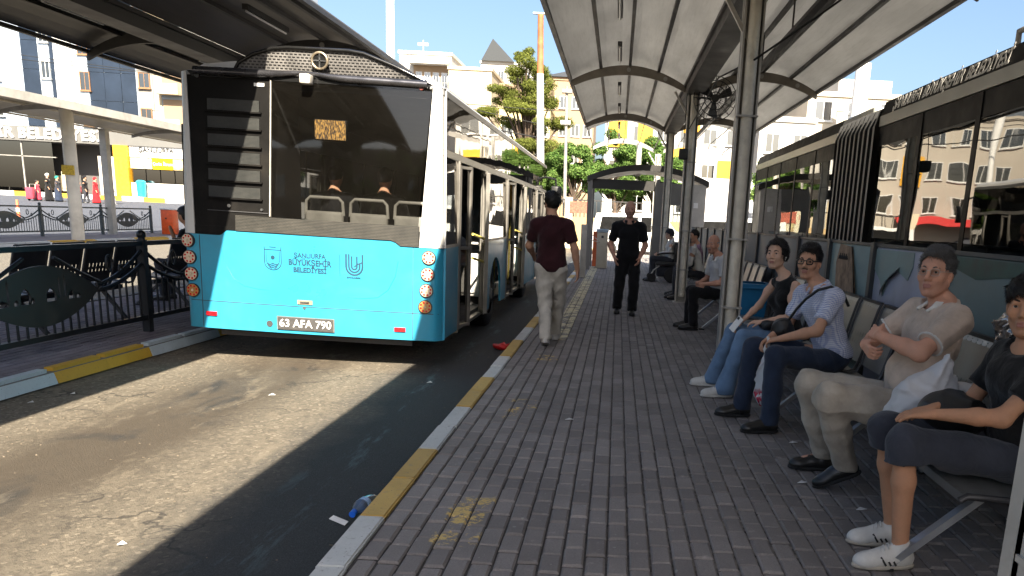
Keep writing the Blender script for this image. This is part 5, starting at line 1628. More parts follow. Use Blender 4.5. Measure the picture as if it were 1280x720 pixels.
MB().box(-32.45, -30.5, 60.1, 60.2, 3.45, 4.2).build('menu_picture', M('soup picture', (0.6, 0.45, 0.25), 0.5, 0, 0.7, 3), U)
for k in range(5):
    MB().box(-35.5 + 1.05 * k, -34.52 + 1.05 * k, 60.15, 60.18, 2.5, 3.4).build('counter_pane', pane_m, U)
MB().box(-35.55, -29, 60.0, 60.6, 1.4, 2.45).build('counter', wallm('pale stone counter', (0.6, 0.55, 0.47)), U)
bn = empty('litter_bin', (-34.6, 59.6, 1.4), 'small turquoise barrel bin before the canteen counter', 'bin')
MB().cyl((-34.6, 59.6, 1.45), (-34.6, 59.6, 2.5), 0.28, 0.33, 16).build('body', M('turquoise plastic', (0.02, 0.42, 0.55), 0.4), bn)
MB().cyl((-34.6, 59.6, 2.5), (-34.6, 59.6, 2.62), 0.35, 0.2, 16).build('lid', M('turquoise plastic', (0.02, 0.42, 0.55), 0.4), bn)
hk = MB().box(-58, -28, 57.2, 60, 1.2, 1.42).build('hall_pavement', M('far grey paving', (0.23, 0.21, 0.22))); hk['kind'] = 'structure'
for k in range(20):
    MB().box(-57 + 1.5 * k, -55.505 + 1.5 * k, 57.0, 57.195, 1.05, 1.44).build('kerb_stone', kerb_yellow2 if k % 2 == 0 else white_paint, hk)
# white vans beyond the platform
def van(label, x, y, z=-0.13, l=4.9, m=None):
    r = empty('parked_van', (x, y, z), label, 'van', 'white vans parked beyond the shelter')
    pr = [(-l / 2, 0.3), (-l / 2, 1.0), (-l / 2 + 0.25, 1.9), (l / 2 - 1.6, 2.0), (l / 2 - 1.0, 1.25), (l / 2 - 0.1, 1.0), (l / 2, 0.75), (l / 2, 0.3)]
    MB().prism([(x + a, z + b_) for a, b_ in pr], 'y', y, y + 1.8).build('body', m or white_paint, r)
    MB().prism([(x + a, z + b_) for a, b_ in [(-l / 2 + 0.4, 1.15), (-l / 2 + 0.5, 1.75), (-0.3, 1.8), (-0.3, 1.15)]], 'y', y - 0.012, y - 0.003).build('side_window', bus_glossblack, r)
    MB().prism([(x + a, z + b_) for a, b_ in [(-0.15, 1.15), (-0.15, 1.8), (l / 2 - 1.65, 1.82), (l / 2 - 1.2, 1.15)]], 'y', y - 0.012, y - 0.003).build('door_window', bus_glossblack, r)
    for a in (-l / 2 + 0.9, l / 2 - 0.9):
        w_ = MB().cyl((x + a, y - 0.02, z + 0.33), (x + a, y + 0.2, z + 0.33), 0.33, n=20).build('wheel', rubber, r)
        MB().cyl((x + a, y - 0.03, z + 0.33), (x + a, y - 0.015, z + 0.33), 0.2, n=16).build('rim', alu, w_)
    MB().box(x + l / 2 - 0.08, x + l / 2 + 0.01, y - 0.005, y + 0.25, z + 0.72, z + 0.9).build('headlight', chrome, r)
van('white van parked behind the black shirted man', 1.2, 37.5)
van('white van parked right of the entry shelter', 5.6, 36.0)
van('white van furthest left before the tan garden wall', -5.2, 39)
# ================================================================== PEOPLE
def axes_range(lo, hi, base, fine):
    """non-uniform samples: spacing `base`, refined inside the intervals of `fine` [(a, b, step)]"""
    pts = [lo]
    while pts[-1] < hi:
        x = pts[-1]
        st = base
        for a, b_, s in fine:
            if a - 1e-6 <= x <= b_: st = min(st, s)
            elif a - base < x < a: st = min(st, max(s, (a - x) * 0.7))
        pts.append(x + st)
    return np.array(pts, dtype=np.float32)

class SDF:
    def __init__(s): s.p = []
    def cone(s, a, b_, ra, rb=None, k=0.02): s.p.append(('c', np.array(a, float), np.array(b_, float), ra, ra if rb is None else rb, k)); return s
    def ell(s, c, r, R=None, k=0.02): s.p.append(('e', np.array(c, float), np.array(r, float), R, k)); return s
    def sub_ell(s, c, r, R=None, k=0.006): s.p.append(('se', np.array(c, float), np.array(r, float), R, k)); return s
    def cut(s, pt, n, box=None): s.p.append(('cut', np.array(pt, float), np.array(n, float), box)); return s
    def fn(s, f): s.p.append(('fn', f)); return s
    def bounds(s):
        lo = np.full(3, 1e9); hi = -lo
        for q in s.p:
            if q[0] == 'c':
                for pt, r in ((q[1], q[3]), (q[2], q[4])): lo = np.minimum(lo, pt - r); hi = np.maximum(hi, pt + r)
            elif q[0] == 'e':
                m = q[2].max() if q[3] is not None else q[2]
                lo = np.minimum(lo, q[1] - m); hi = np.maximum(hi, q[1] + m)
        return lo - 0.03, hi + 0.03
    def mesh(s, base=0.012, fine=((), (), ())):
        lo, hi = s.bounds()
        ax = [axes_range(lo[i], hi[i], base, fine[i]) for i in range(3)]
        D = np.full([len(a) for a in ax], 0.5, dtype=np.float32)
        for q in s.p:
            if q[0] in ('c', 'e', 'se'):
                if q[0] == 'c':
                    m = max(q[3], q[4]) + 0.07
                    l_ = np.minimum(q[1], q[2]) - m; h_ = np.maximum(q[1], q[2]) + m
                else:
                    m = (q[2].max() if q[3] is not None else q[2]) + 0.06
                    l_ = q[1] - m; h_ = q[1] + m
                sl_ = tuple(slice(int(np.searchsorted(ax[i], l_[i])), int(np.searchsorted(ax[i], h_[i]))) for i in range(3))
                X = ax[0][sl_[0]][:, None, None]; Y = ax[1][sl_[1]][None, :, None]; Z = ax[2][sl_[2]][None, None, :]
                if X.size == 0 or Y.size == 0 or Z.size == 0: continue
                if q[0] == 'c':
                    a, b_, ra, rb, k = q[1:]
                    v = (b_ - a); L = float(v @ v) + 1e-12
                    px, py_, pz = X - a[0], Y - a[1], Z - a[2]
                    t = np.clip((px * v[0] + py_ * v[1] + pz * v[2]) / L, 0, 1)
                    d = np.sqrt((px - t * v[0]) ** 2 + (py_ - t * v[1]) ** 2 + (pz - t * v[2]) ** 2) - (ra + (rb - ra) * t)
                else:
                    c, r, R_, k = q[1:]
                    px, py_, pz = X - c[0], Y - c[1], Z - c[2]
                    if R_ is not None:
                        px, py_, pz = (px * R_[0, i] + py_ * R_[1, i] + pz * R_[2, i] for i in range(3))
                    k0 = np.sqrt((px / r[0]) ** 2 + (py_ / r[1]) ** 2 + (pz / r[2]) ** 2)
                    k1 = np.sqrt((px / r[0] ** 2) ** 2 + (py_ / r[1] ** 2) ** 2 + (pz / r[2] ** 2) ** 2) + 1e-9
                    d = k0 * (k0 - 1) / k1
                o_ = D[sl_]
                if q[0] == 'se':
                    h = np.maximum(k - np.abs(o_ + d), 0) / k
                    D[sl_] = np.maximum(o_, -d) + h * h * k * 0.25
                else:
                    h = np.maximum(k - np.abs(o_ - d), 0) / k
                    D[sl_] = np.minimum(o_, d) - h * h * k * 0.25
            elif q[0] == 'cut':
                X = ax[0][:, None, None]; Y = ax[1][None, :, None]; Z = ax[2][None, None, :]
                d = (X - q[1][0]) * q[2][0] + (Y - q[1][1]) * q[2][1] + (Z - q[1][2]) * q[2][2]
                if q[3] is not None:
                    c, r = q[3]
                    ds = np.sqrt((X - c[0]) ** 2 + (Y - c[1]) ** 2 + (Z - c[2]) ** 2) - r
                    D = np.maximum(D, -np.maximum(-d, ds))
                else:
                    D = np.maximum(D, d)
            else:
                X, Y, Z = np.meshgrid(*ax, indexing='ij', sparse=True)
                D = q[1](D, X, Y, Z).astype(np.float32)
        return surface_nets(D, ax)

def surface_nets(D, ax):
    Sg = D < 0
    nx, ny, nz = D.shape
    c = [Sg[i:nx - 1 + i, j:ny - 1 + j, k:nz - 1 + k] for i in (0, 1) for j in (0, 1) for k in (0, 1)]
    anyc = c[0].copy(); allc = c[0].copy()
    for q in c[1:]: anyc |= q; allc &= q
    I, J, K = np.nonzero(anyc & ~allc)
    idx = -np.ones((nx - 1, ny - 1, nz - 1), dtype=np.int32)
    idx[I, J, K] = np.arange(len(I))
    acc = np.zeros((len(I), 3), np.float64); cnt = np.zeros(len(I))
    cor = [(i, j, k) for i in (0, 1) for j in (0, 1) for k in (0, 1)]
    val = [D[I + a, J + b_, K + g].astype(np.float64) for a, b_, g in cor]
    P = [np.stack([ax[0][I + a], ax[1][J + b_], ax[2][K + g]], 1).astype(np.float64) for a, b_, g in cor]
    for e in range(8):
        for f in range(e + 1, 8):
            if sum(abs(cor[e][m] - cor[f][m]) for m in range(3)) != 1: continue
            x = (val[e] < 0) != (val[f] < 0)
            t = np.where(x, val[e] / np.where(val[e] - val[f] == 0, 1, val[e] - val[f]), 0)
            acc += np.where(x[:, None], P[e] + (P[f] - P[e]) * t[:, None], 0); cnt += x
    Vt = acc / np.maximum(cnt, 1)[:, None]
    F = []
    def quads(a, flip, c0, c1, c2, c3):
        q = np.stack([c0, c1, c2, c3], 1)
        q[flip] = q[flip][:, ::-1]
        F.append(q)
    for axn in range(3):
        sl0 = [slice(None)] * 3; sl1 = [slice(None)] * 3
        sl0[axn] = slice(0, -1); sl1[axn] = slice(1, None)
        ch = Sg[tuple(sl0)] != Sg[tuple(sl1)]
        i, j, k = np.nonzero(ch)
        o1, o2 = [(1, 2), (2, 0), (0, 1)][axn]
        co = [i, j, k]
        m = (co[o1] > 0) & (co[o2] > 0) & (co[o1] < D.shape[o1] - 1) & (co[o2] < D.shape[o2] - 1)
        co = [q[m] for q in co]
        fl = ~Sg[tuple(co)]
        def cell(d1, d2):
            q = [x.copy() for x in co]; q[o1] = q[o1] - d1; q[o2] = q[o2] - d2
            return idx[tuple(q)]
        quads(axn, fl, cell(1, 1), cell(0, 1), cell(0, 0), cell(1, 0))
    F = np.concatenate(F) if F else np.zeros((0, 4), int)
    F = F[(F >= 0).all(1)]
    return Vt, F

def np_mesh(name, Vt, F, mats, fmat=None, smooth_it=1):
    # light relaxation removes the sampling steps
    for _ in range(smooth_it):
        s = np.zeros_like(Vt); n = np.zeros(len(Vt))
        for a in range(4):
            i, j = F[:, a], F[:, (a + 1) % 4]
            np.add.at(s, i, Vt[j]); np.add.at(n, i, 1); np.add.at(s, j, Vt[i]); np.add.at(n, j, 1)
        Vt = Vt * 0.5 + 0.5 * s / np.maximum(n, 1)[:, None]
    me = bpy.data.meshes.new(name)
    me.vertices.add(len(Vt)); me.vertices.foreach_set('co', Vt.astype(np.float32).ravel())
    me.loops.add(4 * len(F)); me.loops.foreach_set('vertex_index', F.astype(np.int32).ravel())
    me.polygons.add(len(F)); me.polygons.foreach_set('loop_start', np.arange(0, 4 * len(F), 4, dtype=np.int32))
    me.polygons.foreach_set('use_smooth', np.ones(len(F), bool))
    for m in (mats if isinstance(mats, (list, tuple)) else [mats]): me.materials.append(m)
    if fmat is not None: me.polygons.foreach_set('material_index', fmat(Vt[F].mean(1)).astype(np.int32))
    me.update(); me.validate()
    return me
def sdf_obj(name, sdf, mats, parent, base=0.012, fine=((), (), ()), fmat=None, smooth_it=1):
    Vt, F = sdf.mesh(base, fine)
    o = bpy.data.objects.new(name, np_mesh(name, Vt, F, mats, fmat, smooth_it))
    col.objects.link(o); o.parent = parent
    return o

def skin(name, c):
    if name in MC: return MC[name]
    SKC[name] = c
    t = NT(name)
    p = t.obj()
    k = t.mapr(t.noise(9, 4, 0.6, p), 0.3, 0.7)
    cc = t.mix(k, tuple(q * 0.86 for q in c), (min(1, c[0] * 1.12), c[1] * 1.02, c[2] * 0.98))
    cc = t.mix(t.mapr(t.noise(90, 3, 0.6, p), 0.5, 0.8, 0, 0.25), cc, (c[0] * 0.8, c[1] * 0.62, c[2] * 0.55))
    t.l(cc, t.b.inputs['Base Color'])
    t.b.inputs['Roughness'].default_value = 0.62; t.b.inputs['Specular IOR Level'].default_value = 0.25
    t.b.inputs['Subsurface Weight'].default_value = 0.0
    t.bump(t.math('ADD', t.noise(220, 3, 0.6, p), t.math('MULTIPLY', t.noise(60, 3, 0.6, p), 0.6)), 0.25, 0.004)
    MC[name] = t.mat
    return t.mat
def stubble(m):
    k = m.name + ' shaved'
    if k in MC: return MC[k]
    c = SKC[m.name]
    MC[k] = skin(k, (c[0] * 0.86, c[1] * 0.87, c[2] * 0.90))
    return MC[k]
SKC = {}
def cloth(name, c, rough=0.9, weave=260, var=0.22, check=None):
    if name in MC: return MC[name]
    t = NT(name)
    p = t.obj()
    n1 = t.noise(7, 4, 0.6, p)
    cc = t.mix(t.mapr(n1, 0.3, 0.7), tuple(q * (1 - var) for q in c), tuple(min(1, q * (1 + var)) for q in c))
    if check:
        sx = t.n('ShaderNodeSeparateXYZ'); t.l(p, sx.inputs[0])
        def line(v, f, w): return t.mapr(t.math('ABSOLUTE', t.math('SUBTRACT', t.math('FRACT', t.math('MULTIPLY', v, f)), 0.5)), w, w + 0.1)
        a = line(t.math('ADD', sx.outputs[1], t.math('MULTIPLY', sx.outputs[0], 0.5)), 66, 0.24); b_ = line(t.math('ADD', sx.outputs[2], t.math('MULTIPLY', sx.outputs[0], 0.25)), 66, 0.24)
        f = t.math('MULTIPLY', t.math('ADD', a, b_), 0.5)
        cc = t.mix(f, cc, check)
    t.l(cc, t.b.inputs['Base Color'])
    t.b.inputs['Roughness'].default_value = rough; t.b.inputs['Specular IOR Level'].default_value = 0.2
    t.b.inputs['Sheen Weight'].default_value = 0.15
    wr = t.math('MULTIPLY', t.noise(11, 3, 0.55, p, 1.6), 5.0)
    t.bump(t.math('ADD', wr, t.math('MULTIPLY', t.noise(weave, 2, 0.6, p), 0.35)), 0.28, 0.006)
    MC[name] = t.mat
    return t.mat
def hairm(name, c):
    if name in MC: return MC[name]
    t = NT(name)
    p = t.obj()
    n = t.noise(140, 4, 0.7, p)
    t.l(t.mix(t.mapr(n, 0.3, 0.7), tuple(q * 0.5 for q in c), tuple(min(1, q * 1.6) for q in c)), t.b.inputs['Base Color'])
    t.b.inputs['Roughness'].default_value = 0.5; t.b.inputs['Specular IOR Level'].default_value = 0.35
    t.bump(n, 0.6, 0.006)
    MC[name] = t.mat
    return t.mat
lip_m = M('lips', (0.34, 0.145, 0.115), 0.45, 0, 0.1, 20)
eye_white = M('eye white', (0.36, 0.34, 0.32), 0.3)
iris_m = M('dark iris', (0.02, 0.013, 0.01), 0.15)
hair_black = hairm('black hair', (0.012, 0.010, 0.009)); hair_brown = hairm('dark brown hair', (0.022, 0.014, 0.010)); hair_grey = hairm('greying hair', (0.075, 0.072, 0.07)); hair_white = hairm('thin grey hair', (0.30, 0.28, 0.26))

A_ = lambda *v: np.array(v, float)
def rotm(yaw, pitch=0, roll=0):
    """head frame columns f,l,u in body space; yaw>0 turns left, pitch>0 looks up, roll>0 tilts right ear down"""
    cy, sy = math.cos(yaw), math.sin(yaw); cp, sp = math.cos(pitch), math.sin(pitch); cr, sr = math.cos(roll), math.sin(roll)
    Rz = A_((cy, -sy, 0), (sy, cy, 0), (0, 0, 1)); Ry = A_((cp, 0, -sp), (0, 1, 0), (sp, 0, cp)); Rx = A_((1, 0, 0), (0, cr, -sr), (0, sr, cr))
    return Rz @ Ry @ Rx

def wob(amp, f=1.0, seed=0):
    r = np.random.RandomState(seed)
    ph = r.uniform(0, 6.28, 8)
    def g(D, X, Y, Z):
        a1 = 10 * f * X + 13 * f * Y + 19 * f * Z + 1.6 * np.sin(7 * f * Z + 9 * f * Y + ph[7]) + ph[0]
        a2 = -14 * f * X + 8 * f * Y + 13 * f * Z + 1.8 * np.sin(8 * f * X + 6 * f * Y + ph[2]) + ph[4]
        m = 0.5 + 0.5 * np.sin(6 * f * X + 7 * f * Y + 5 * f * Z + ph[6])
        rg = (1 - np.abs(np.sin(a1))) ** 2 * m + (1 - np.abs(np.sin(a2))) ** 2 * (1 - m)
        D = D - amp * 1.9 * (rg - 0.3)
        amp_ = amp * 0.35
        w = np.sin(31 * f * X + 2.2 * np.sin(17 * f * Z + ph[0]) + ph[1]) * np.sin(27 * f * Z + 2.0 * np.sin(15 * f * Y + ph[2]) + ph[3]) + 0.7 * np.sin(58 * f * Z + 3 * np.sin(22 * f * X + ph[4]) + ph[5]) * np.sin(25 * f * Y + ph[6])
        return D + amp_ * w
    return g

def head_prims(s, Hc, R, k=0.92, female=False, fat=0.0):
    h = lambda x, y, z: Hc + R @ (A_(x, y, z) * k)
    e = lambda c, r, kk=0.02: s.ell(h(*c), A_(*r) * k, R, kk)
    e((-0.014, 0, 0.036), (0.099, 0.077, 0.094))
    e((0.028, 0, -0.03), (0.068, 0.060 + fat, 0.088), 0.03)
    for q in (-1, 1):
        s.cone(h(0.0, q * (0.052 + fat), -0.055), h(0.062, q * 0.018, -0.102), 0.022 * k, 0.02 * k, 0.025)
        e((0.060, q * 0.040, -0.022), (0.03, 0.026 + fat * 0.6, 0.03), 0.02)
        e((-0.012, q * 0.078, -0.012), (0.020, 0.010, 0.032), 0.008)
    e((0.073, 0, -0.103), (0.022, 0.022, 0.018), 0.02)
    s.cone(h(0.082, -0.034, 0.024), h(0.082, 0.034, 0.024), 0.013 * k if not female else 0.010 * k, None, 0.02)
    for q in (-1, 1):
        s.sub_ell(h(0.102, q * 0.032, 0.004), A_(0.018, 0.020, 0.013) * k, R, 0.012)
    s.cone(h(0.090, 0, 0.016), h(0.113, 0, -0.028), 0.009 * k, 0.0125 * k, 0.012)
    for q in (-1, 1): e((0.101, q * 0.013, -0.034), (0.012, 0.008, 0.009), 0.006)
    e((0.086, 0, -0.066), (0.016, 0.026, 0.022), 0.015)
    s.cone(h(0.096, -0.017, -0.061), h(0.096, 0.017, -0.061), 0.0062 * k, None, 0.006)
    s.cone(h(0.095, -0.014, -0.0735), h(0.095, 0.014, -0.0735), 0.0075 * k, None, 0.006)
    s.sub_ell(h(0.106, 0, -0.067), A_(0.012, 0.024, 0.0018) * k, R, 0.003)
    for q in (-1, 1):   # eyelids
        s.cone(h(0.0875, q * 0.018, 0.010), h(0.0925, q * 0.032, 0.0155), 0.0045 * k, None, 0.005)
        s.cone(h(0.0925, q * 0.032, 0.0155), h(0.0845, q * 0.047, 0.009), 0.0045 * k, None, 0.005)
        s.cone(h(0.088, q * 0.020, -0.005), h(0.085, q * 0.046, -0.004), 0.0042 * k, None, 0.006)

def hand_prims(s, W, d, n, across, curl=0.6, k=1.0, kk=0.006):
    """W wrist, d direction of fingers, n palm normal, across points to the thumb side"""
    d = d / np.linalg.norm(d); n = n - d * (n @ d); n /= np.linalg.norm(n)
    a = across - d * (across @ d) - n * (across @ n); a /= np.linalg.norm(a)
    for q in (-0.026, -0.009, 0.009, 0.026):
        s.cone(W + d * 0.012 * k + a * q * 0.7 * k, W + d * 0.088 * k + a * q * k, 0.0155 * k, 0.0125 * k, 0.012)
    L = (0.062, 0.076, 0.080, 0.072)
    for q, l in zip((-0.031, -0.0105, 0.0105, 0.031), L):
        p0 = W + d * 0.09 * k + a * q * k
        c1, c2, c3 = curl * 0.7, curl * 1.6, curl * 2.2
        p1 = p0 + (d * math.cos(c1) + n * math.sin(c1)) * l * 0.46 * k
        p2 = p1 + (d * math.cos(c2) + n * math.sin(c2)) * l * 0.32 * k
        p3 = p2 + (d * math.cos(c3) + n * math.sin(c3)) * l * 0.24 * k
        s.cone(p0, p1, 0.0098 * k, 0.0088 * k, kk * 0.6); s.cone(p1, p2, 0.0088 * k, 0.0080 * k, kk * 0.6); s.cone(p2, p3, 0.0080 * k, 0.0068 * k, kk * 0.6)
    t0 = W + d * 0.024 * k + a * 0.026 * k
    t1 = t0 + (a * 0.62 + d * 0.62 + n * 0.35) / 0.945 * 0.042 * k
    t2 = t1 + (a * 0.25 + d * 0.85 + n * 0.45) / 1.0 * 0.034 * k
    s.cone(t0, t1, 0.0145 * k, 0.0112 * k, 0.012); s.cone(t1, t2, 0.0112 * k, 0.0085 * k, kk)

def person(label, loc, rotz, J, skin_m, top, bottom, hair=None, shoes=None, head=None, bulk=1.0, belly=0.0, female=False, hands=None, group=None, res=0.013, hres=0.0045, lod=0, face=True, fat=0.0, extra=None, hk=1.0, brow=None):
    """J: joints in the person's own space (x forward, y left, z up)"""
    root = empty('person', loc, label, 'person', group)
    root.rotation_euler.z = rotz
    j = {k: A_(*v) for k, v in J.items()}
    R = rotm(*(head or (0, 0, 0)))
    Hc = j['head']
    ax_u = j['neck'] - j['pel']; ax_u /= np.linalg.norm(ax_u)
    ax_l = j['shL'] - j['shR']; ax_l -= ax_u * (ax_l @ ax_u); ax_l /= np.linalg.norm(ax_l)
    ax_f = np.cross(ax_l, ax_u)
    TR = np.stack([ax_f, ax_l, ax_u], 1)
    sw = np.linalg.norm(j['shL'] - j['shR']) / 0.40
    aw = (0.82 if female else 1.0) * bulk
    chest = j['pel'] + (j['neck'] - j['pel']) * 0.66
    bel = j['pel'] + (j['neck'] - j['pel']) * 0.30
    def torso(s, t=0.0, low=True):
        s.ell(j['pel'] + ax_u * 0.02, (0.118 * bulk + t, 0.168 * bulk * (1.05 if female else 1) + t, 0.12 + t), TR, 0.05)
        s.ell(bel + ax_f * (0.01 + belly * 0.6), (0.105 * bulk + belly + t, 0.148 * bulk + belly * 0.5 + t, 0.15 + t), TR, 0.06)
        s.ell(chest, (0.112 * bulk + t, 0.155 * bulk * sw + t, 0.165 + t), TR, 0.06)
        if female:
            for q in (-1, 1): s.ell(chest + ax_f * 0.075 + ax_l * q * 0.07 - ax_u * 0.01, (0.06 + t, 0.062 + t, 0.062 + t), TR, 0.04)
        else:
            for q in (-1, 1): s.ell(chest + ax_f * 0.055 + ax_l * q * 0.07 + ax_u * 0.03, (0.06 + t, 0.075 + t, 0.07 + t), TR, 0.05)
        for S_ in ('shL', 'shR'):
            m = j['neck'] + (j[S_] - j['neck']) * 0.45 + ax_u * 0.012
            s.cone(j['neck'] - ax_u * 0.02, j[S_], 0.056 * aw + t, 0.054 * aw + t, 0.05)
            s.cone(j['neck'] + ax_u * 0.03 - ax_f * 0.02, m, 0.044 * aw + t * 0.6, 0.038 * aw + t * 0.7, 0.04)
    # ---- body
    b = SDF()
    torso(b, -0.006)
    b.cone(j['neck'] - ax_f * 0.005, Hc + R @ (A_(-0.022, 0, -0.07) * hk), 0.056 * aw, 0.052 * aw, 0.03)
    fine = [[], [], []]
    head_prims(b, Hc, R, hk, female, fat) if (face and lod < 2) else b.ell(Hc + R @ A_(0.0, 0, 0.01), (0.098 * hk, 0.076 * hk, 0.122 * hk), R, 0.02)
    if lod < 2:
        for i in range(3): fine[i].append((Hc[i] - 0.125, Hc[i] + 0.14, hres))
    for S_ in 'LR':
        sh, el, wr = j['sh' + S_], j['el' + S_], j['wr' + S_]
        b.cone(sh, el, 0.050 * aw, 0.041 * aw, 0.035)
        b.ell((sh * 0.62 + el * 0.38), (0.05 * aw,) * 3, None, 0.05)
        b.cone(el, el + (wr - el) * 0.35, 0.041 * aw, 0.041 * aw, 0.03); b.cone(el + (wr - el) * 0.35, wr, 0.041 * aw, 0.026 * aw, 0.02)
        hd = (hands or {}).get(S_)
        if hd is None:
            d = (wr - el) / np.linalg.norm(wr - el)
            inward = -ax_l if S_ == 'L' else ax_l
            hd = (d, inward, ax_f, 0.45)
        if hd != 'hidden':
            hk2 = (0.88 if female else 0.98)
            if lod < 2:
                hand_prims(b, wr, A_(*hd[0]), A_(*hd[1]), A_(*hd[2]), hd[3], hk2)
                if lod == 0:
                    c = wr + A_(*hd[0]) / np.linalg.norm(hd[0]) * 0.09
                    for i in range(3): fine[i].append((c[i] - 0.095, c[i] + 0.095, 0.0055))
            else:
                d = A_(*hd[0]); d /= np.linalg.norm(d)
                b.cone(wr, wr + d * 0.12, 0.03, 0.026, 0.01)
        kn, an, hp = j['kn' + S_], j['an' + S_], j['hip' + S_]
        b.cone(hp, kn, 0.082 * bulk, 0.055 * bulk, 0.04)
        b.cone(kn, kn + (an - kn) * 0.35, 0.053 * bulk, 0.054 * bulk, 0.03)
        b.cone(kn + (an - kn) * 0.35 , an, 0.054 * bulk, 0.036, 0.03)
        if 'ft' + S_ in j: fd = j['ft' + S_]
        else: fd = A_(1, 0, 0)
        b.cone(an - A_(0, 0, 0.02), an + fd * 0.13 - A_(0, 0, 0.045), 0.036, 0.026, 0.02)
    def lipf(c):
        q = (c - Hc) @ R / hk
        beard = (q[:, 0] > 0.012) & (q[:, 2] < -0.042 + 0.25 * np.maximum(0, 0.06 - q[:, 0])) & (q[:, 2] > -0.135) & ~((np.abs(q[:, 1]) < 0.016) & (q[:, 2] > -0.046)) & (not female)
        lp = ((q[:, 0] > 0.088) & (np.abs(q[:, 1]) < 0.023 - 0.6 * np.abs(q[:, 2] + 0.067)) & (q[:, 2] > -0.080) & (q[:, 2] < -0.057)).astype(int)
        return np.where(lp > 0, 1, np.where(beard, 2, 0))
    body = sdf_obj('body', b, [skin_m, lip_m, stubble(skin_m)], root, res if lod < 2 else 0.02, fine, lipf if (face and lod < 2) else None)
    hl = lambda x, y, z: Hc + R @ (A_(x, y, z) * hk)
    if face and lod < 2:
        for q in (-1, 1):
            c = hl(0.0782, q * 0.0325, 0.0045)
            m = MB().sphere(c, 0.0128 * hk, u=14, w=10)
            ey = bpy.data.objects.new('eye', m.mesh('eye', eye_white)); col.objects.link(ey); ey.parent = root
            f_ = R @ A_(1, 0, 0)
            ir = bpy.data.objects.new('iris', MB().sphere(c + f_ * 0.0078 * hk, 0.0070 * hk, u=12, w=8).mesh('iris', iris_m)); col.objects.link(ir); ir.parent = ey
            bw = MB().tube([hl(0.0935, q * 0.014, 0.0245), hl(0.0945, q * 0.030, 0.031), hl(0.083, q * 0.050, 0.025)], [0.0042, 0.0046, 0.002], 6)
            eb = bpy.data.objects.new('eyebrow', bw.mesh('eyebrow', brow or hair_brown)); col.objects.link(eb); eb.parent = root
    # ---- top
    if top:
        s = SDF()
        torso(s, top.get('ease', 0.010))
        hem = j['pel'] + ax_u * top.get('hem', -0.06)
        sl = top.get('sleeve', 0.55)
        for S_ in 'LR':
            sh, el, wr = j['sh' + S_], j['el' + S_], j['wr' + S_]
            if sl > 0:
                d = (el - sh); Lh = np.linalg.norm(d); d = d / Lh
                if sl <= 1:
                    e = sh + d * Lh * (sl + 0.12)
                    s.cone(sh, e, 0.064 * aw + top.get('ease', 0.01) * 0.5, 0.066 * aw * top.get('flare', 1.0), 0.04)
                else:
                    s.cone(sh, el, 0.062 * aw, 0.054 * aw, 0.03); s.cone(el, el + (wr - el) * (sl - 1 + 0.1), 0.053 * aw, 0.042 * aw, 0.02)
        s.fn(wob(top.get('fold', 0.0035), 1.0, int(abs(loc[1]) * 10)))
        if top.get('hemcut', True): s.cut(hem, -ax_u)
        nk = j['neck'] + ax_u * top.get('neck', 0.012) + ax_f * 0.0
        nd = ax_u * 0.86 + ax_f * top.get('vee', 0.5); nd /= np.linalg.norm(nd)
        s.cut(nk, nd, (j['neck'] + ax_u * 0.08 + ax_f * 0.03, 0.125))
        for S_ in 'LR':
            sh, el, wr = j['sh' + S_], j['el' + S_], j['wr' + S_]
            if 0 < sl <= 1:
                d = (el - sh); Lh = np.linalg.norm(d); d = d / Lh
                c = sh + d * Lh * sl
                s.cut(c, d, (c + d * 0.1, 0.125))
            elif sl == 0:
                out_ = ax_l if S_ == 'L' else -ax_l
                c = sh - out_ * 0.005
                s.cut(c, out_, (sh + out_ * 0.08 - ax_u * 0.03, 0.135))
        o = sdf_obj(top.get('name', 'shirt'), s, top['mat'], root, res if lod < 2 else 0.022)
        if top.get('collar'):
            cm = top['collar']
            cs = SDF()
            ring = []
            for t in range(15):
                a = math.radians(35 + 290 * t / 14)
                up_ = 0.028 + 0.012 * -math.cos(a)
                ring.append(j['neck'] + ax_u * up_ + ax_f * (0.066 * aw * math.cos(a) + 0.004) + ax_l * (0.066 * aw * math.sin(a)))
            for p, q in zip(ring[:-1], ring[1:]):
                cs.cone(p, q, 0.0095, None, 0.006); cs.cone(p - ax_u * 0.016 + (p - j['neck']) * 0.12, q - ax_u * 0.016 + (q - j['neck']) * 0.12, 0.0085, None, 0.01)
            for e_, q in ((ring[0], 1), (ring[-1], -1)):
                tip = e_ + ax_f * 0.045 - ax_u * 0.05 + ax_l * q * 0.012
                cs.cone(e_, tip, 0.0085, 0.006, 0.01); cs.cone(e_ - ax_u * 0.014 + ax_l * q * 0.018, tip, 0.0085, 0.006, 0.012); cs.cone(e_ - ax_u * 0.016 + ax_l * q * 0.03 - ax_f * 0.02, tip + ax_l * q * 0.006, 0.008, 0.006, 0.012)
            sdf_obj('collar', cs, cm, root, 0.006)
        if top.get('cuff'):
            for S_ in 'LR':
                sh, el = j['sh' + S_], j['el' + S_]
                d = (el - sh); Lh = np.linalg.norm(d); d = d / Lh
                c = sh + d * Lh * sl
                cs = SDF(); u1 = np.cross(d, ax_f); u1 /= np.linalg.norm(u1); u2 = np.cross(d, u1)
                pts = [c - d * 0.006 + (u1 * math.cos(a) + u2 * math.sin(a)) * (0.0655 * aw) for a in [2 * PI * t / 18 for t in range(19)]]
                for p, q in zip(pts[:-1], pts[1:]): cs.cone(p, q, 0.0072, None, 0.004)
                sdf_obj('cuff', cs, top['cuff'], root, 0.006)
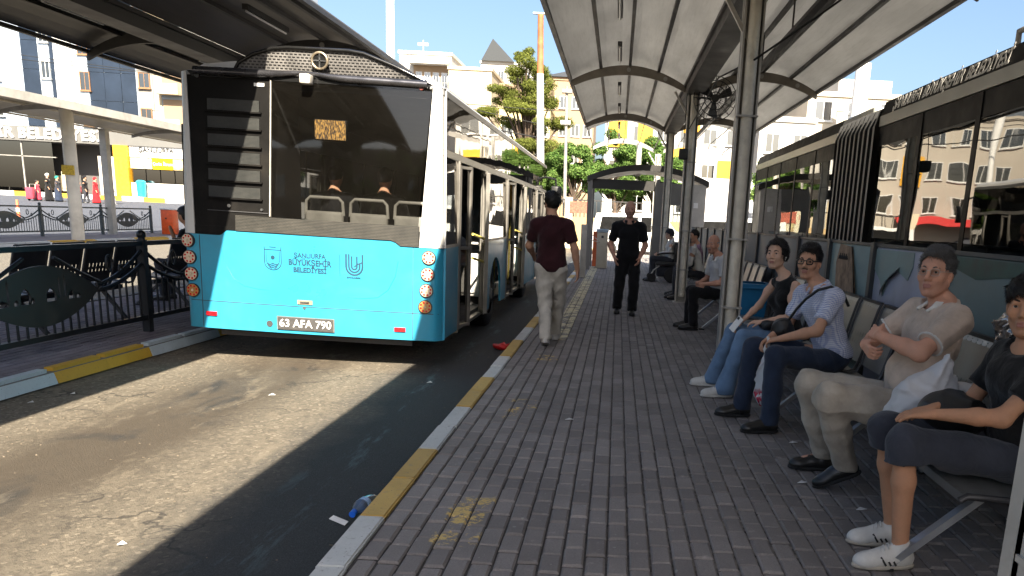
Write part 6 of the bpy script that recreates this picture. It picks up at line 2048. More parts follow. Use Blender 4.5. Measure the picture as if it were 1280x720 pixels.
    # ---- bottom
    if bottom:
        s = SDF()
        s.ell(j['pel'] + ax_u * 0.005, (0.124 * bulk, 0.175 * bulk * (1.04 if female else 1), 0.115), TR, 0.05)
        if bottom.get('skirt'):
            g = (j['anL'] + j['anR']) / 2; g = A_(g[0], g[1], bottom.get('len', 0.06) + 0.05)
            s.cone(j['pel'], g, 0.165, bottom.get('skirt'), 0.05)
            s.cut(A_(0, 0, bottom.get('len', 0.06)), A_(0, 0, -1))
        else:
            for S_ in 'LR':
                kn, an, hp = j['kn' + S_], j['an' + S_], j['hip' + S_]
                w0, w1, w2, w3 = bottom.get('w', (0.094, 0.074, 0.068, 0.06))
                s.cone(hp, hp + (kn - hp) * 0.5, w0 * bulk, (w0 + w1) / 2 * bulk, 0.05); s.cone(hp + (kn - hp) * 0.5, kn, (w0 + w1) / 2 * bulk, w1 * bulk, 0.03)
                if bottom.get('len', 1.0) >= 1.0:
                    s.cone(kn, kn + (an - kn) * 0.5, w1 * bulk, w2 * bulk, 0.03); s.cone(kn + (an - kn) * 0.5, an + (an - kn) * 0.02, w2 * bulk, w3 * bulk, 0.03)
                else:
                    s.cone(kn, kn + (an - kn) * bottom['len'], w1 * bulk, w1 * bulk * 1.05, 0.03)
        s.fn(wob(bottom.get('fold', 0.005), 0.85, 3 + int(abs(loc[1]) * 7)))
        s.cut(j['pel'] + ax_u * 0.09, ax_u, (j['pel'] + ax_u * 0.26, 0.24))
        if not bottom.get('skirt'):
            for S_ in 'LR':
                kn, an = j['kn' + S_], j['an' + S_]
                d = (an - kn); L_2 = np.linalg.norm(d); d = d / L_2
                f = bottom.get('len', 1.0)
                if f >= 1: s.cut(an + A_(0, 0, bottom.get('cuffz', -0.025)), A_(0, 0, -1), (an + A_(0, 0, -0.12), 0.16))
                else:
                    c = kn + d * L_2 * f
                    s.cut(c, d, (c + d * 0.1, 0.15))
        sdf_obj(bottom.get('name', 'trousers'), s, bottom['mat'], root, res if lod < 2 else 0.022)
    # ---- shoes
    if shoes:
        for S_ in 'LR':
            an = j['an' + S_]
            fd = j.get('ft' + S_, A_(1, 0, 0)); fd = fd / np.linalg.norm(fd)
            pitch = fd[2]
            hz = A_(fd[0], fd[1], 0); hz /= np.linalg.norm(hz)
            lf = np.cross(A_(0, 0, 1), hz)
            upv = np.cross(fd, lf)
            FR = np.stack([fd, lf, upv], 1)
            g = an - upv * (an[2] * 0.97 if abs(pitch) < 0.05 else 0.075)
            s = SDF()
            s.ell(g + fd * 0.085 + upv * 0.04, (0.125, 0.045, 0.043), FR, 0.03)
            s.ell(g + fd * 0.045 + upv * 0.06, (0.075, 0.041, 0.045), FR, 0.03)
            s.ell(g + fd * 0.15 + upv * 0.03, (0.062, 0.047, 0.034), FR, 0.03)
            s.ell(g - fd * 0.02 + upv * 0.045, (0.055, 0.038, 0.05), FR, 0.03)
            s.cone(g + upv * 0.05, g + upv * (0.115 if shoes.get('high') else 0.085) - fd * 0.002, 0.042, 0.042, 0.02)
            s.cut(g + upv * 0.012, -upv)
            sh_ = sdf_obj('shoe', s, shoes['mat'], root, 0.008)
            s = SDF()
            s.ell(g + fd * 0.095 + upv * 0.014, (0.13, 0.052, 0.03), FR, 0.02); s.ell(g - fd * 0.01 + upv * 0.014, (0.068, 0.045, 0.03), FR, 0.02)
            s.cut(g + upv * 0.001, -upv); s.cut(g + upv * 0.026, upv)
            q = sdf_obj('sole', s, shoes.get('sole', rubber), root, 0.008); q.parent = sh_
            if shoes.get('laces'):
                mb = MB()
                for t in range(5):
                    p = g + fd * (0.055 + 0.019 * t) + upv * (0.113 - 0.0095 * t)
                    mb.tube([p - lf * 0.026 - upv * 0.012, p - lf * 0.012, p + lf * 0.012 + fd * 0.006, p + lf * 0.026 - upv * 0.012 + fd * 0.008], 0.0035, 5)
                lo_ = bpy.data.objects.new('laces', mb.mesh('laces', shoes['laces'])); col.objects.link(lo_); lo_.parent = sh_
            if shoes.get('stripe'):
                for t in range(3):
                    p = g + fd * (0.045 + 0.024 * t) + upv * 0.04 + lf * 0.051
                    mb = MB().bar(p - fd * 0.012 - upv * 0.012, p + fd * 0.012 + upv * 0.026 - lf * 0.012, 0.009, 0.006, tuple(lf))
                    st_ = bpy.data.objects.new('stripe', mb.mesh('stripe', shoes['stripe'])); col.objects.link(st_); st_.parent = sh_
    # ---- hair
    if hair:
        s = SDF()
        st = hair.get('style', 'short')
        th = hair.get('th', 0.008)
        s.ell(hl(-0.014, 0, 0.037), A_(0.099 + th, 0.077 + th * 0.8, 0.094 + th * 1.2) * hk, R, 0.02)
        if st == 'tied':
            s.ell(hl(-0.03, 0, 0.03), A_(0.092, 0.094, 0.1) * hk, R, 0.03); s.ell(hl(-0.118, 0.0, 0.01), A_(0.055, 0.06, 0.06) * hk, R, 0.03)
            s.ell(hl(-0.03, 0.06, -0.03), A_(0.045, 0.026, 0.06) * hk, R, 0.03); s.ell(hl(-0.03, -0.06, -0.03), A_(0.045, 0.026, 0.06) * hk, R, 0.03)
        if st == 'fringe':
            s.ell(hl(0.045, 0, 0.065), A_(0.062, 0.078, 0.048) * hk, R, 0.03)
        if st == 'swept':
            s.ell(hl(0.03, 0.01, 0.105), A_(0.07, 0.06, 0.028) * hk, R, 0.03)
        nf = min(0.0022, hair.get('noise', 0.0018))
        ph = RND.uniform(0, 6)
        def shape(D, X, Y, Z):
            px, py_, pz = X - Hc[0], Y - Hc[1], Z - Hc[2]
            x, y, z = ((px * R[0, i] + py_ * R[1, i] + pz * R[2, i]) / hk for i in range(3))
            D = D + nf * (np.sin(170 * x + 60 * z + ph + 2 * np.sin(70 * y)) * np.sin(150 * y + 40 * z) + np.sin(90 * y + 110 * z + ph))
            z1 = hair.get('line', 0.082) - hair.get('peak', 18) * y * y * 0.35 + 0.004 * np.sin(95 * y + ph)
            r1 = np.maximum(hair.get('front', 0.05) - x, z - z1)
            r2 = np.maximum(hair.get('side', 0.0) - x, z - hair.get('ear', 0.022))
            r3 = z + hair.get('nape', 0.055)
            D = np.maximum(np.maximum(D, -r1 * hk), np.maximum(-r2 * hk, -r3 * hk))
            if st == 'bald': D = np.maximum(D, (z - 0.035 + 0.2 * np.maximum(x, 0)) * hk)
            return D
        s.fn(shape)
        fr = [[(Hc[i] - 0.14, Hc[i] + 0.15, 0.006)] for i in range(3)]
        if lod >= 2 or st == 'bald':
            sdf_obj('hair', s, hair['mat'], root, 0.01 if lod < 2 else 0.018, fr if lod < 2 else ((), (), ()), smooth_it=0)
        else:
            Vt, F = s.mesh(0.01, fr)
            fn_ = np.cross(Vt[F[:, 1]] - Vt[F[:, 0]], Vt[F[:, 2]] - Vt[F[:, 0]])
            vn = np.zeros_like(Vt)
            for q in range(4): np.add.at(vn, F[:, q], fn_)
            vn /= np.linalg.norm(vn, axis=1)[:, None] + 1e-9
            n = 3200 if lod == 0 else 1300
            rs = np.random.RandomState(int(abs(loc[1]) * 100))
            ok = np.nonzero((((Vt - Hc) * vn).sum(1) > 0.02))[0]
            ii = rs.choice(ok, n)
            p = Vt[ii] + rs.normal(size=(n, 3)) * 0.0025; nn = vn[ii]
            hp = (p - Hc) @ R
            flow = np.tile(A_(-0.7, 0.0, -0.25), (n, 1)) + np.stack([0 * hp[:, 0], hp[:, 1] * 3, 0 * hp[:, 0]], 1)
            if st == 'fringe': flow = np.where((hp[:, 0] > 0.0)[:, None], A_(0.6, 0.25, -0.6), A_(-0.5, 0, -0.8))
            jit = 0.9 if st == 'tied' else 0.35
            flow = (flow + rs.normal(size=(n, 3)) * jit) @ R.T
            flow -= nn * (flow * nn).sum(1)[:, None]; flow /= np.linalg.norm(flow, axis=1)[:, None] + 1e-9
            L_ = rs.uniform(0.018, 0.034, n)[:, None] * (0.8 if st == 'tied' else 1.0)
            sd = np.cross(flow, nn); wd = rs.uniform(0.0009, 0.0017, n)[:, None]
            m_ = p + flow * L_ * 0.55 + nn * rs.uniform(0.001, 0.006, n)[:, None]; e_ = p + flow * L_ + nn * rs.uniform(-0.004, 0.007, n)[:, None]
            bv = np.stack([p - sd * wd, p + sd * wd, m_ + sd * wd * 0.8, m_ - sd * wd * 0.8, e_ + sd * wd * 0.25, e_ - sd * wd * 0.25], 1).reshape(-1, 3)
            bi = len(Vt) + np.arange(n)[:, None] * 6
            bf = np.concatenate([bi + np.array([0, 1, 2, 3]), bi + np.array([3, 2, 4, 5])])
            ho = bpy.data.objects.new('hair', np_mesh('hair', np.concatenate([Vt, bv]), np.concatenate([F, bf]), hair['mat'], None, 0))
            col.objects.link(ho); ho.parent = root
    if extra: extra(root, j, hl, R, dict(f=ax_f, l=ax_l, u=ax_u))
    return root

def child_mb(name, mb, mat, root, fix=True):
    o = bpy.data.objects.new(name, mb.mesh(name, mat, fix=fix)); col.objects.link(o); o.parent = root
    return o
def glasses(frame, lens, rw=0.003, dark=False):
    def f(root, j, hl, R, a):
        mb = MB()
        for q in (-1, 1):
            pts = [hl(0.104 - 0.08 * abs(x) ** 2 * 3, q * (0.0335) + x, 0.003 + z) for x, z in [(0.024 * math.copysign(abs(math.cos(t)) ** 0.6, math.cos(t)), 0.0175 * math.copysign(abs(math.sin(t)) ** 0.6, math.sin(t))) for t in [2 * PI * k / 20 for k in range(20)]]]
            mb.tube(pts, rw, 5, closed=True)
            mb.tube([hl(0.100, q * 0.057, 0.008), hl(0.05, q * 0.082, 0.010), hl(-0.015, q * 0.085, 0.006)], rw, 5)
            c = [V(p) for p in pts]
            cen = sum(c, V((0, 0, 0))) / len(c)
            l_ = MB().add([cen] + c, [(0, i + 1, (i + 1) % 20 + 1) for i in range(20)])
            child_mb('lens', l_, lens, g0[0] if g0 else root, False) if False else lens_list.append(l_)
        mb.tube([hl(0.103, -0.0095, 0.008), hl(0.108, 0, 0.011), hl(0.103, 0.0095, 0.008)], rw, 5)
        g = child_mb('glasses', mb, frame, root)
        for l_ in lens_list: child_mb('lens', l_, lens, g, False)
        lens_list.clear()
    lens_list = []; g0 = []
    return f
clear_lens_m = glass('spectacle lens', (0.93, 0.93, 0.93), 0.0, 0.01, (0.35, 0.35, 0.35))
# ------------------------------------------------------------------ the seated row
SK1 = skin('light olive skin', (0.62, 0.41, 0.30)); SK2 = skin('tanned skin', (0.55, 0.32, 0.21)); SK3 = skin('ruddy skin', (0.60, 0.335, 0.235)); SK4 = skin('warm brown skin', (0.50, 0.275, 0.165))
denim = cloth('mid blue denim', (0.13, 0.21, 0.33)); denim_dark = cloth('dark blue denim', (0.022, 0.032, 0.058)); khaki = cloth('grey beige chino', (0.40, 0.35, 0.285)); black_cl = cloth('black cotton', (0.008, 0.008, 0.009)); beige_polo = cloth('beige polo knit', (0.56, 0.445, 0.36)); white_cl = cloth('white cotton', (0.62, 0.61, 0.58), var=0.1)
check_cl = cloth('blue check shirt', (0.62, 0.63, 0.70), check=(0.26, 0.31, 0.52)); maroon = cloth('maroon polo knit', (0.035, 0.009, 0.012)); stone_cl = cloth('stone chino', (0.50, 0.47, 0.41)); charcoal = cloth('charcoal cloth', (0.035, 0.037, 0.045)); grey_short = cloth('slate grey shorts', (0.040, 0.044, 0.058))
white_shoe = M('white trainer leather', (0.60, 0.58, 0.54), 0.5, 0, 0.15, 14); black_shoe = M('black leather', (0.012, 0.012, 0.012), 0.35, 0, 0.2, 8); cream_sole = M('pale sole', (0.45, 0.40, 0.33), 0.7)

PIr = PI
# woman in black sleeveless top
def woman_extra(root, j, hl, R, a):
    e = MB().sphere(hl(0.002, 0.088, -0.022), 0.009); e.cyl(hl(0.004, 0.09, -0.024), hl(0.012, 0.088, -0.045), 0.004, 0.003, 8)
    child_mb('earbud', e, white_paint, root)
person('dark haired woman in black sleeveless top and flared jeans holding a phone', (1.60, 7.3, 0), PIr,
       dict(head=(0.150, -0.10, 1.262), neck=(0.065, -0.045, 1.06), pel=(-0.01, 0.03, 0.54), shL=(-0.005, 0.12, 1.005), shR=(0.125, -0.20, 1.005), elL=(0.045, 0.21, 0.735), wrL=(0.275, 0.16, 0.675), elR=(0.245, -0.215, 0.785), wrR=(0.405, -0.085, 0.655),
            hipL=(0.02, 0.11, 0.52), hipR=(0.0, -0.08, 0.52), knL=(0.445, 0.235, 0.545), knR=(0.485, -0.115, 0.555), anL=(0.575, 0.29, 0.085), anR=(0.625, -0.17, 0.09), ftL=(1, 0.1, 0), ftR=(1, -0.1, 0)),
       SK1, dict(mat=black_cl, sleeve=0, hem=-0.02, vee=0.55, name='top', ease=0.008), dict(mat=denim, w=(0.09, 0.072, 0.075, 0.098), cuffz=-0.055, name='jeans'),
       dict(mat=hair_black, style='tied', line=0.082, front=0.045, side=0.015, ear=-0.004, nape=0.05, th=0.012, noise=0.004), dict(mat=white_shoe, sole=white_shoe, laces=M('grey lace', (0.3, 0.3, 0.32), 0.7)),
       head=(1.0, 0.08, 0.05), hk=1.04, female=True, bulk=0.92, hands=dict(L=((1, -0.5, -0.1), (0, -0.3, -1), (0.3, 0.2, 0.3), 0.5), R=((0.75, 0.15, -0.62), (-0.5, 0.3, -0.8), (0.3, 0.9, 0.2), 0.55)), extra=woman_extra, brow=hair_black)
# man in checked shirt
def check_extra(root, j, hl, R, a):
    glasses(plastic_black, clear_lens_m, 0.0042)(root, j, hl, R, a)
    child_mb('moustache', MB().tube([hl(0.098, -0.024, -0.052), hl(0.107, -0.008, -0.047), hl(0.107, 0.008, -0.047), hl(0.098, 0.024, -0.052)], [0.002, 0.004, 0.004, 0.002], 6), hairm('grey brown hair', (0.07, 0.055, 0.045)), root)
person('man in blue checked shirt and black glasses holding a carrier bag', (1.70, 6.2, 0), PIr,
       dict(head=(0.20, -0.13, 1.255), neck=(0.12, -0.05, 1.06), pel=(-0.03, 0.02, 0.545), shL=(0.055, 0.165, 1.01), shR=(0.195, -0.22, 1.0), elL=(0.195, 0.315, 0.775), wrL=(0.43, 0.20, 0.69), elR=(0.30, -0.25, 0.735), wrR=(0.47, -0.02, 0.665),
            hipL=(0.01, 0.12, 0.52), hipR=(0.0, -0.08, 0.53), knL=(0.485, 0.315, 0.575), knR=(0.575, -0.145, 0.565), anL=(0.50, 0.39, 0.09), anR=(0.63, -0.10, 0.09), ftL=(1, 0.15, 0), ftR=(1, 0.05, 0)),
       SK2, dict(mat=check_cl, sleeve=0.72, hem=-0.03, vee=0.6, collar=check_cl, ease=0.016, fold=0.005), dict(mat=denim_dark, w=(0.094, 0.078, 0.072, 0.072), name='jeans'),
       dict(mat=hair_black, style='swept', line=0.075, front=0.048, side=0.004, ear=0.016, nape=0.05, th=0.010), dict(mat=black_shoe),
       head=(1.05, 0.0, 0.0), hk=1.05, bulk=1.0, hands=dict(L=((0.8, -0.55, -0.25), (0, -0.3, -1), (0.3, -0.5, 0.6), 0.75), R=((0.7, 0.35, -0.5), (0.1, 0.6, -0.9), (0.6, -0.2, 0.5), 0.8)), extra=check_extra, brow=hair_black)
# man in beige polo, arms folded
person('grey haired man in beige polo shirt with arms folded', (1.70, 4.45, 0), PIr,
       dict(head=(-0.055, -0.01, 1.302), neck=(-0.115, -0.005, 1.115), pel=(-0.02, 0.0, 0.555), shL=(-0.115, 0.205, 1.065), shR=(-0.06, -0.21, 1.065), elL=(0.105, 0.335, 0.905), wrL=(0.245, 0.09, 0.955), elR=(0.135, -0.265, 0.905), wrR=(0.275, -0.045, 0.885),
            hipL=(0.0, 0.10, 0.535), hipR=(-0.01, -0.10, 0.545), knL=(0.455, 0.03, 0.585), knR=(0.475, -0.375, 0.575), anL=(0.29, -0.09, 0.15), anR=(0.315, -0.47, 0.11), ftL=(0.85, -0.15, -0.42), ftR=(1, -0.05, 0)),
       SK3, dict(mat=beige_polo, sleeve=0.74, hem=-0.05, vee=0.75, collar=white_cl, cuff=white_cl, ease=0.018, fold=0.005), dict(mat=khaki, w=(0.102, 0.086, 0.074, 0.066), fold=0.007),
       dict(mat=hair_grey, style='swept', line=0.083, front=0.044, side=0.002, ear=0.018, nape=0.05, th=0.012, noise=0.0035), dict(mat=black_shoe),
       head=(0.85, 0.03, 0.0), hk=1.05, bulk=1.08, belly=0.035, fat=0.005, hands=dict(L=((0.15, -1, 0.15), (-0.8, 0, -0.4), (0.3, 0, 0.9), 0.5), R=((-0.1, 0.95, -0.35), (-0.8, -0.2, 0.1), (0.5, 0.1, 0.8), 1.05)), extra=glasses(metal_grey, clear_lens_m, 0.0013), res=0.012, hres=0.004, brow=hair_grey)
# boy at the right edge
person('boy in black T-shirt, shorts and white trainers at the right edge', (1.77, 3.5, 0), PIr,
       dict(head=(-0.03, 0.0, 1.222), neck=(-0.055, 0.015, 1.04), pel=(-0.09, 0.0, 0.555), shL=(-0.085, 0.185, 0.985), shR=(-0.055, -0.18, 0.975), elL=(0.115, 0.215, 0.765), wrL=(0.355, 0.105, 0.745), elR=(0.06, -0.225, 0.735), wrR=(0.285, -0.07, 0.735),
            hipL=(-0.03, 0.09, 0.545), hipR=(-0.04, -0.09, 0.545), knL=(0.455, 0.085, 0.60), knR=(0.45, -0.175, 0.60), anL=(0.405, 0.055, 0.10), anR=(0.35, -0.22, 0.10), ftL=(1, 0.12, 0), ftR=(1, 0.05, 0)),
       SK4, dict(mat=black_cl, sleeve=0.66, hem=-0.05, vee=0.45, ease=0.02, flare=1.12), dict(mat=grey_short, w=(0.105, 0.092, 0.09, 0.09), len=0.16, name='shorts', fold=0.006),
       dict(mat=hair_black, style='fringe', line=0.052, front=0.0, side=0.012, ear=0.0, nape=0.06, th=0.012, noise=0.005), dict(mat=white_shoe, sole=cream_sole, laces=white_shoe, high=True, stripe=black_shoe),
       head=(0.92, -0.02, 0.05), hk=1.05, bulk=0.92, hands=dict(L=((0.9, -0.35, -0.1), (0, -0.2, -1), (0.2, -0.6, 0.3), 0.35), R=((0.9, 0.3, -0.1), (0, 0.2, -1), (0.2, 0.6, 0.3), 0.35)), res=0.012, hres=0.004, brow=hair_black)
# bald man in white shirt
def bald_extra(root, j, hl, R, a):
    child_mb('moustache', MB().tube([hl(0.098, -0.025, -0.054), hl(0.108, -0.008, -0.048), hl(0.108, 0.008, -0.048), hl(0.098, 0.025, -0.054)], [0.003, 0.006, 0.006, 0.003], 6), hair_white, root)
person('bald man in white short sleeved shirt sitting beyond the near post', (1.55, 11.8, 0), PIr,
       dict(head=(0.165, 0.0, 1.225), neck=(0.07, 0.02, 1.035), pel=(-0.02, 0.0, 0.54), shL=(0.0, 0.215, 0.985), shR=(0.125, -0.19, 0.985), elL=(0.03, 0.285, 0.70), wrL=(0.265, 0.22, 0.665), elR=(0.19, -0.24, 0.70), wrR=(0.33, 0.0, 0.665),
            hipL=(0.0, 0.10, 0.52), hipR=(0.0, -0.10, 0.52), knL=(0.425, 0.22, 0.545), knR=(0.43, -0.03, 0.545), anL=(0.40, 0.30, 0.09), anR=(0.45, 0.0, 0.09)),
       SK3, dict(mat=white_cl, sleeve=0.75, hem=-0.03, vee=0.5, collar=white_cl, ease=0.018, fold=0.005), dict(mat=black_cl, w=(0.094, 0.076, 0.07, 0.068)), dict(mat=hair_white, style='bald', front=0.02, side=-0.01, ear=0.0, th=0.004), dict(mat=black_shoe),
       head=(0.95, -0.06, 0.0), hk=1.03, bulk=1.02, belly=0.02, lod=1, res=0.014, hres=0.006, extra=bald_extra, brow=hair_white)
# walking man in maroon polo, seen from behind
person('man in maroon polo and pale trousers walking away beside the bus', (-0.74, 9.6, 0), PI / 2,
       dict(head=(0.02, 0.045, 1.648), neck=(0.0, 0.035, 1.475), pel=(0.0, 0.03, 0.93), shL=(0.01, 0.215, 1.40), shR=(-0.01, -0.15, 1.405), elL=(0.10, 0.305, 1.15), wrL=(0.30, 0.27, 1.03), elR=(-0.035, -0.245, 1.135), wrR=(0.02, -0.285, 0.89),
            hipL=(0.0, 0.12, 0.90), hipR=(0.0, -0.06, 0.90), knL=(-0.03, 0.085, 0.49), anL=(-0.28, 0.05, 0.12), knR=(0.22, -0.06, 0.50), anR=(0.36, -0.02, 0.095), ftL=(0.97, 0.05, -0.25), ftR=(1, -0.05, 0.0)),
       SK2, dict(mat=maroon, sleeve=0.72, hem=-0.07, vee=0.3, collar=maroon, ease=0.02), dict(mat=stone_cl, w=(0.105, 0.082, 0.072, 0.068), fold=0.006), dict(mat=hair_black, style='swept', line=0.07, front=0.045, side=0.0, ear=0.012, nape=0.065, th=0.014, noise=0.004), dict(mat=white_shoe, sole=white_shoe),
       head=(0.45, -0.05, 0.0), bulk=1.02, hands=dict(R=((0.2, -0.05, -1), (0.2, 1, 0), (1, 0.1, 0.2), 0.5), L=((0.9, 0.0, -0.4), (0, -1, -0.2), (0.3, 0, 1), 0.8)), lod=1, hres=0.006, extra=glasses(plastic_black, M('dark sunglass lens', (0.01, 0.01, 0.01), 0.1), 0.004))
# bald man in black walking towards the camera, hands in pockets
person('shaven headed man in black shirt and trousers walking towards the camera', (0.19, 13.1, 0), -PI / 2,
       dict(head=(0.03, -0.01, 1.672), neck=(0.0, -0.01, 1.475), pel=(0.0, 0.0, 0.93), shR=(0.0, -0.205, 1.40), shL=(0.0, 0.185, 1.405), elR=(-0.03, -0.30, 1.11), wrR=(0.075, -0.225, 0.925), elL=(-0.03, 0.265, 1.12), wrL=(0.075, 0.185, 0.935),
            hipL=(0.0, 0.095, 0.90), hipR=(0.0, -0.095, 0.90), knR=(0.03, -0.125, 0.48), anR=(-0.11, -0.145, 0.10), knL=(0.09, 0.11, 0.48), anL=(0.06, 0.10, 0.09)),
       SK3, dict(mat=black_cl, sleeve=0.78, hem=-0.12, vee=0.8, collar=black_cl, ease=0.018), dict(mat=black_cl, w=(0.10, 0.08, 0.075, 0.075)), None, dict(mat=black_shoe),
       head=(0, -0.06, 0), bulk=1.06, fat=0.004, hands=dict(R=((0.3, 0.25, -0.9), (-0.2, 1, 0), (1, 0, 0.3), 0.4), L=((0.3, -0.25, -0.9), (-0.2, -1, 0), (1, 0, 0.3), 0.4)), lod=1, hres=0.006, brow=hair_grey)

# ------------------------------------------------------------------ simple poses for figures further off
def stand(h=1.72, step=0.1, sw=0.2, arm=0.05):
    k = h / 1.72
    d = dict(head=(0.02, 0, 1.595), neck=(0, 0, 1.42), pel=(0, 0, 0.91), shL=(0, sw - .01, 1.36), shR=(0, -sw + .01, 1.36), elL=(-0.02, sw + arm, 1.09), elR=(-0.02, -sw - arm, 1.09), wrL=(0.10, sw + arm * .8, 0.86), wrR=(0.08, -sw - arm * .8, 0.86), hipL=(0, .09, .88), hipR=(0, -.09, .88), knL=(step * .6, .1, .48), knR=(-step * .2, -.1, .48), anL=(step, .1, .09), anR=(-step, -.1, .09))
    return {q: tuple(x * k for x in v) for q, v in d.items()}
def sit(hip=0.54, lean=0.05, spread=0.14):
    return dict(head=(lean + .07, 0, hip + .70), neck=(lean, 0, hip + .51), pel=(-0.02, 0, hip), shL=(lean - .01, .19, hip + .455), shR=(lean - .01, -.19, hip + .455), elL=(lean + .06, .25, hip + .19), elR=(lean + .06, -.25, hip + .19), wrL=(.30, .13, hip + .13), wrR=(.30, -.11, hip + .13), hipL=(0, .1, hip - .02), hipR=(0, -.1, hip - .02), knL=(.43, spread, hip + .01), knR=(.43, -spread, hip + .01), anL=(.40, spread, .09), anR=(.44, -spread, .09))
shortb = dict(mat=hair_black, th=0.010, nape=0.055)
person('dark haired man in black waistcoat and white shirt bent over on the far bench', (1.66, 16.2, 0), PIr, dict(sit(.54, .16), head=(.30, .0, 1.13)), SK2, dict(mat=white_cl, sleeve=1.4, collar=white_cl), dict(mat=charcoal), shortb, dict(mat=black_shoe), head=(.3, -.5, 0), lod=1, res=0.016, hres=0.007,
       extra=lambda root, j, hl, R, a: child_mb('satchel', MB().cbox(.12, .36, -.16, .16, .66, .86, .03), plastic_black, root))
person('man in mauve shirt behind the bald man on the far bench', (1.70, 16.9, 0), PIr, sit(.55, .05), SK2, dict(mat=cloth('mauve cotton', (0.30, 0.18, 0.27)), sleeve=.7), dict(mat=charcoal), shortb, dict(mat=black_shoe), head=(.5, -.1, 0), lod=1, res=0.016, hres=0.007)
# wheelchair user
wch = empty('wheelchair', (1.28, 20.9, 0), 'dark powered wheelchair parked beneath the glazed booth', 'wheelchair')
b = MB(); b.cbox(1.02, 1.5, 20.65, 21.15, .42, .52, .02); b.build('seat', plastic_black, wch)
MB().cbox(1.46, 1.54, 20.66, 21.14, .52, 1.0, .02).build('backrest', plastic_black, wch)
MB().cbox(1.05, 1.5, 20.72, 21.08, .14, .4, .03).build('battery_box', charcoal, wch)
for yy in (20.6, 21.2):
    wheel(wch, 1.42, yy, .19, .19, .09, 1) if False else MB().cyl((1.42, yy - .04, .19), (1.42, yy + .04, .19), .19, n=20).build('wheel', rubber, wch)
    MB().cyl((.92, yy - .02, .11), (.92, yy + .02, .11), .11, n=16).build('wheel', rubber, wch)
    MB().tube([(1.5, yy, .75), (1.2, yy, .74), (1.02, yy, .70)], .022, 8).build('armrest', plastic_black, wch)
    MB().tube([(1.1, yy, .42), (.95, yy, .3), (.86, yy, .12)], .016, 8).build('footrest_bar', metal_grey, wch)
MB().tube([(1.56, 20.7, 1.0), (1.66, 20.7, 1.02)], .016, 6).build('push_handle', rubber, wch)
person('person in dark headscarf and white top seated in the wheelchair', (1.36, 20.9, 0), PIr, dict(sit(.57, -.02, .1), head=(.04, .06, 1.20)), SK1, dict(mat=white_cl, sleeve=1.7), dict(mat=charcoal), dict(mat=charcoal, th=.025, line=.06, front=.03, side=.035, ear=-.04, nape=.14, noise=.001), dict(mat=black_shoe), head=(.45, -.1, 0), lod=1, res=0.017, hres=0.008, female=True)
# passengers in the bus, backs to the rear window
for (x, mt, lab) in ((-3.27, charcoal, 'passenger in dark green top behind the left rear bus seat'), (-2.70, black_cl, 'passenger in black top behind the middle rear bus seat')):
    person(lab, (x, 9.45, .62), PI / 2, sit(.50, .0), SK2, dict(mat=mt, sleeve=.7), dict(mat=charcoal), dict(mat=hair_brown, th=.008), None, lod=2, face=False)
# person on the left island behind the fence
person('person with dark curly hair on the bench left of the bus corner', (-6.3, 12.05, 0), PIr, dict(sit(.54, .02), wrL=(.05, .42, .98), elL=(.0, .40, .80)), SK4, dict(mat=black_cl, sleeve=.7), dict(mat=charcoal), dict(mat=hair_black, th=.022, noise=.006, nape=.07), dict(mat=black_shoe), lod=2, face=False)
# pedestrians on the far street
red_cl = cloth('bright red coat', (0.50, 0.015, 0.02)); sand_cl = cloth('sand coloured coat', (0.50, 0.42, 0.33)); teal_cl = cloth('teal scarf', (0.02, 0.25, 0.18)); pink_cl = cloth('pink red top', (0.45, 0.05, 0.08))
PG = 'pedestrians crossing the far street'
def ped(lab, x, z, h, topm, botm, skirt=None, hm=None, rot=PI * .1, sleeve=1.6, bulk=1.0):
    scarf = dict(mat=hm, th=.02, line=.06, front=.03, side=.03, ear=-.05, nape=.15, noise=.001) if hm else dict(mat=hair_black, th=.01)
    person(lab, (x, 52, z), rot, stand(h, .12), SK2, dict(mat=topm, sleeve=sleeve, hem=-.2, ease=.02), dict(mat=botm, skirt=skirt, len=.08) if skirt else dict(mat=botm), scarf, dict(mat=black_shoe), lod=2, face=False, group=PG, bulk=bulk)
ped('woman in long black dress and white cap on the far street', -36.1, .88, 1.72, black_cl, black_cl, .26, white_cl)
ped('woman in dark skirt with teal scarf on the far street', -35.5, .88, 1.58, charcoal, denim_dark, .24, teal_cl)
ped('woman in sand coloured coat beside the far cream post', -34.5, .88, 1.60, sand_cl, black_cl, None, sand_cl)
ped('child in pink red top left of the black clad woman', -36.8, .88, 1.25, pink_cl, pink_cl, .2, None)
ped('person in black between the two far posts', -33.75, .88, 1.68, black_cl, charcoal, None, black_cl)
ped('woman in bright red coat between the two far posts', -33.1, .88, 1.62, red_cl, red_cl, .25, red_cl, bulk=1.15)
ped('man in white shirt beside the second far post', -32.1, .86, 1.72, white_cl, cloth('grey trousers', (0.3, 0.3, 0.32)), None, None)
ped('child in pink shirt half hidden by the far cream post', -34.15, .88, 1.3, pink_cl, denim_dark, None, None)
sk = empty('shopping_trolley', (-36.9, 51.4, .88), 'small red shopping trolley beside the black clad woman', 'trolley')
MB().cbox(-37.1, -36.65, 51.3, 51.6, 1.0, 1.7, .04).build('bag', pink_cl, sk)
MB().tube([(-37.05, 51.6, .95), (-37.05, 51.7, 1.9), (-36.7, 51.7, 1.9), (-36.7, 51.6, .95)], .02, 6).build('handle', metal_grey, sk)
for x in (-37.05, -36.7): MB().cyl((x, 51.5, .97), (x + .05, 51.5, .97), .09, n=12).build('wheel', rubber, sk)

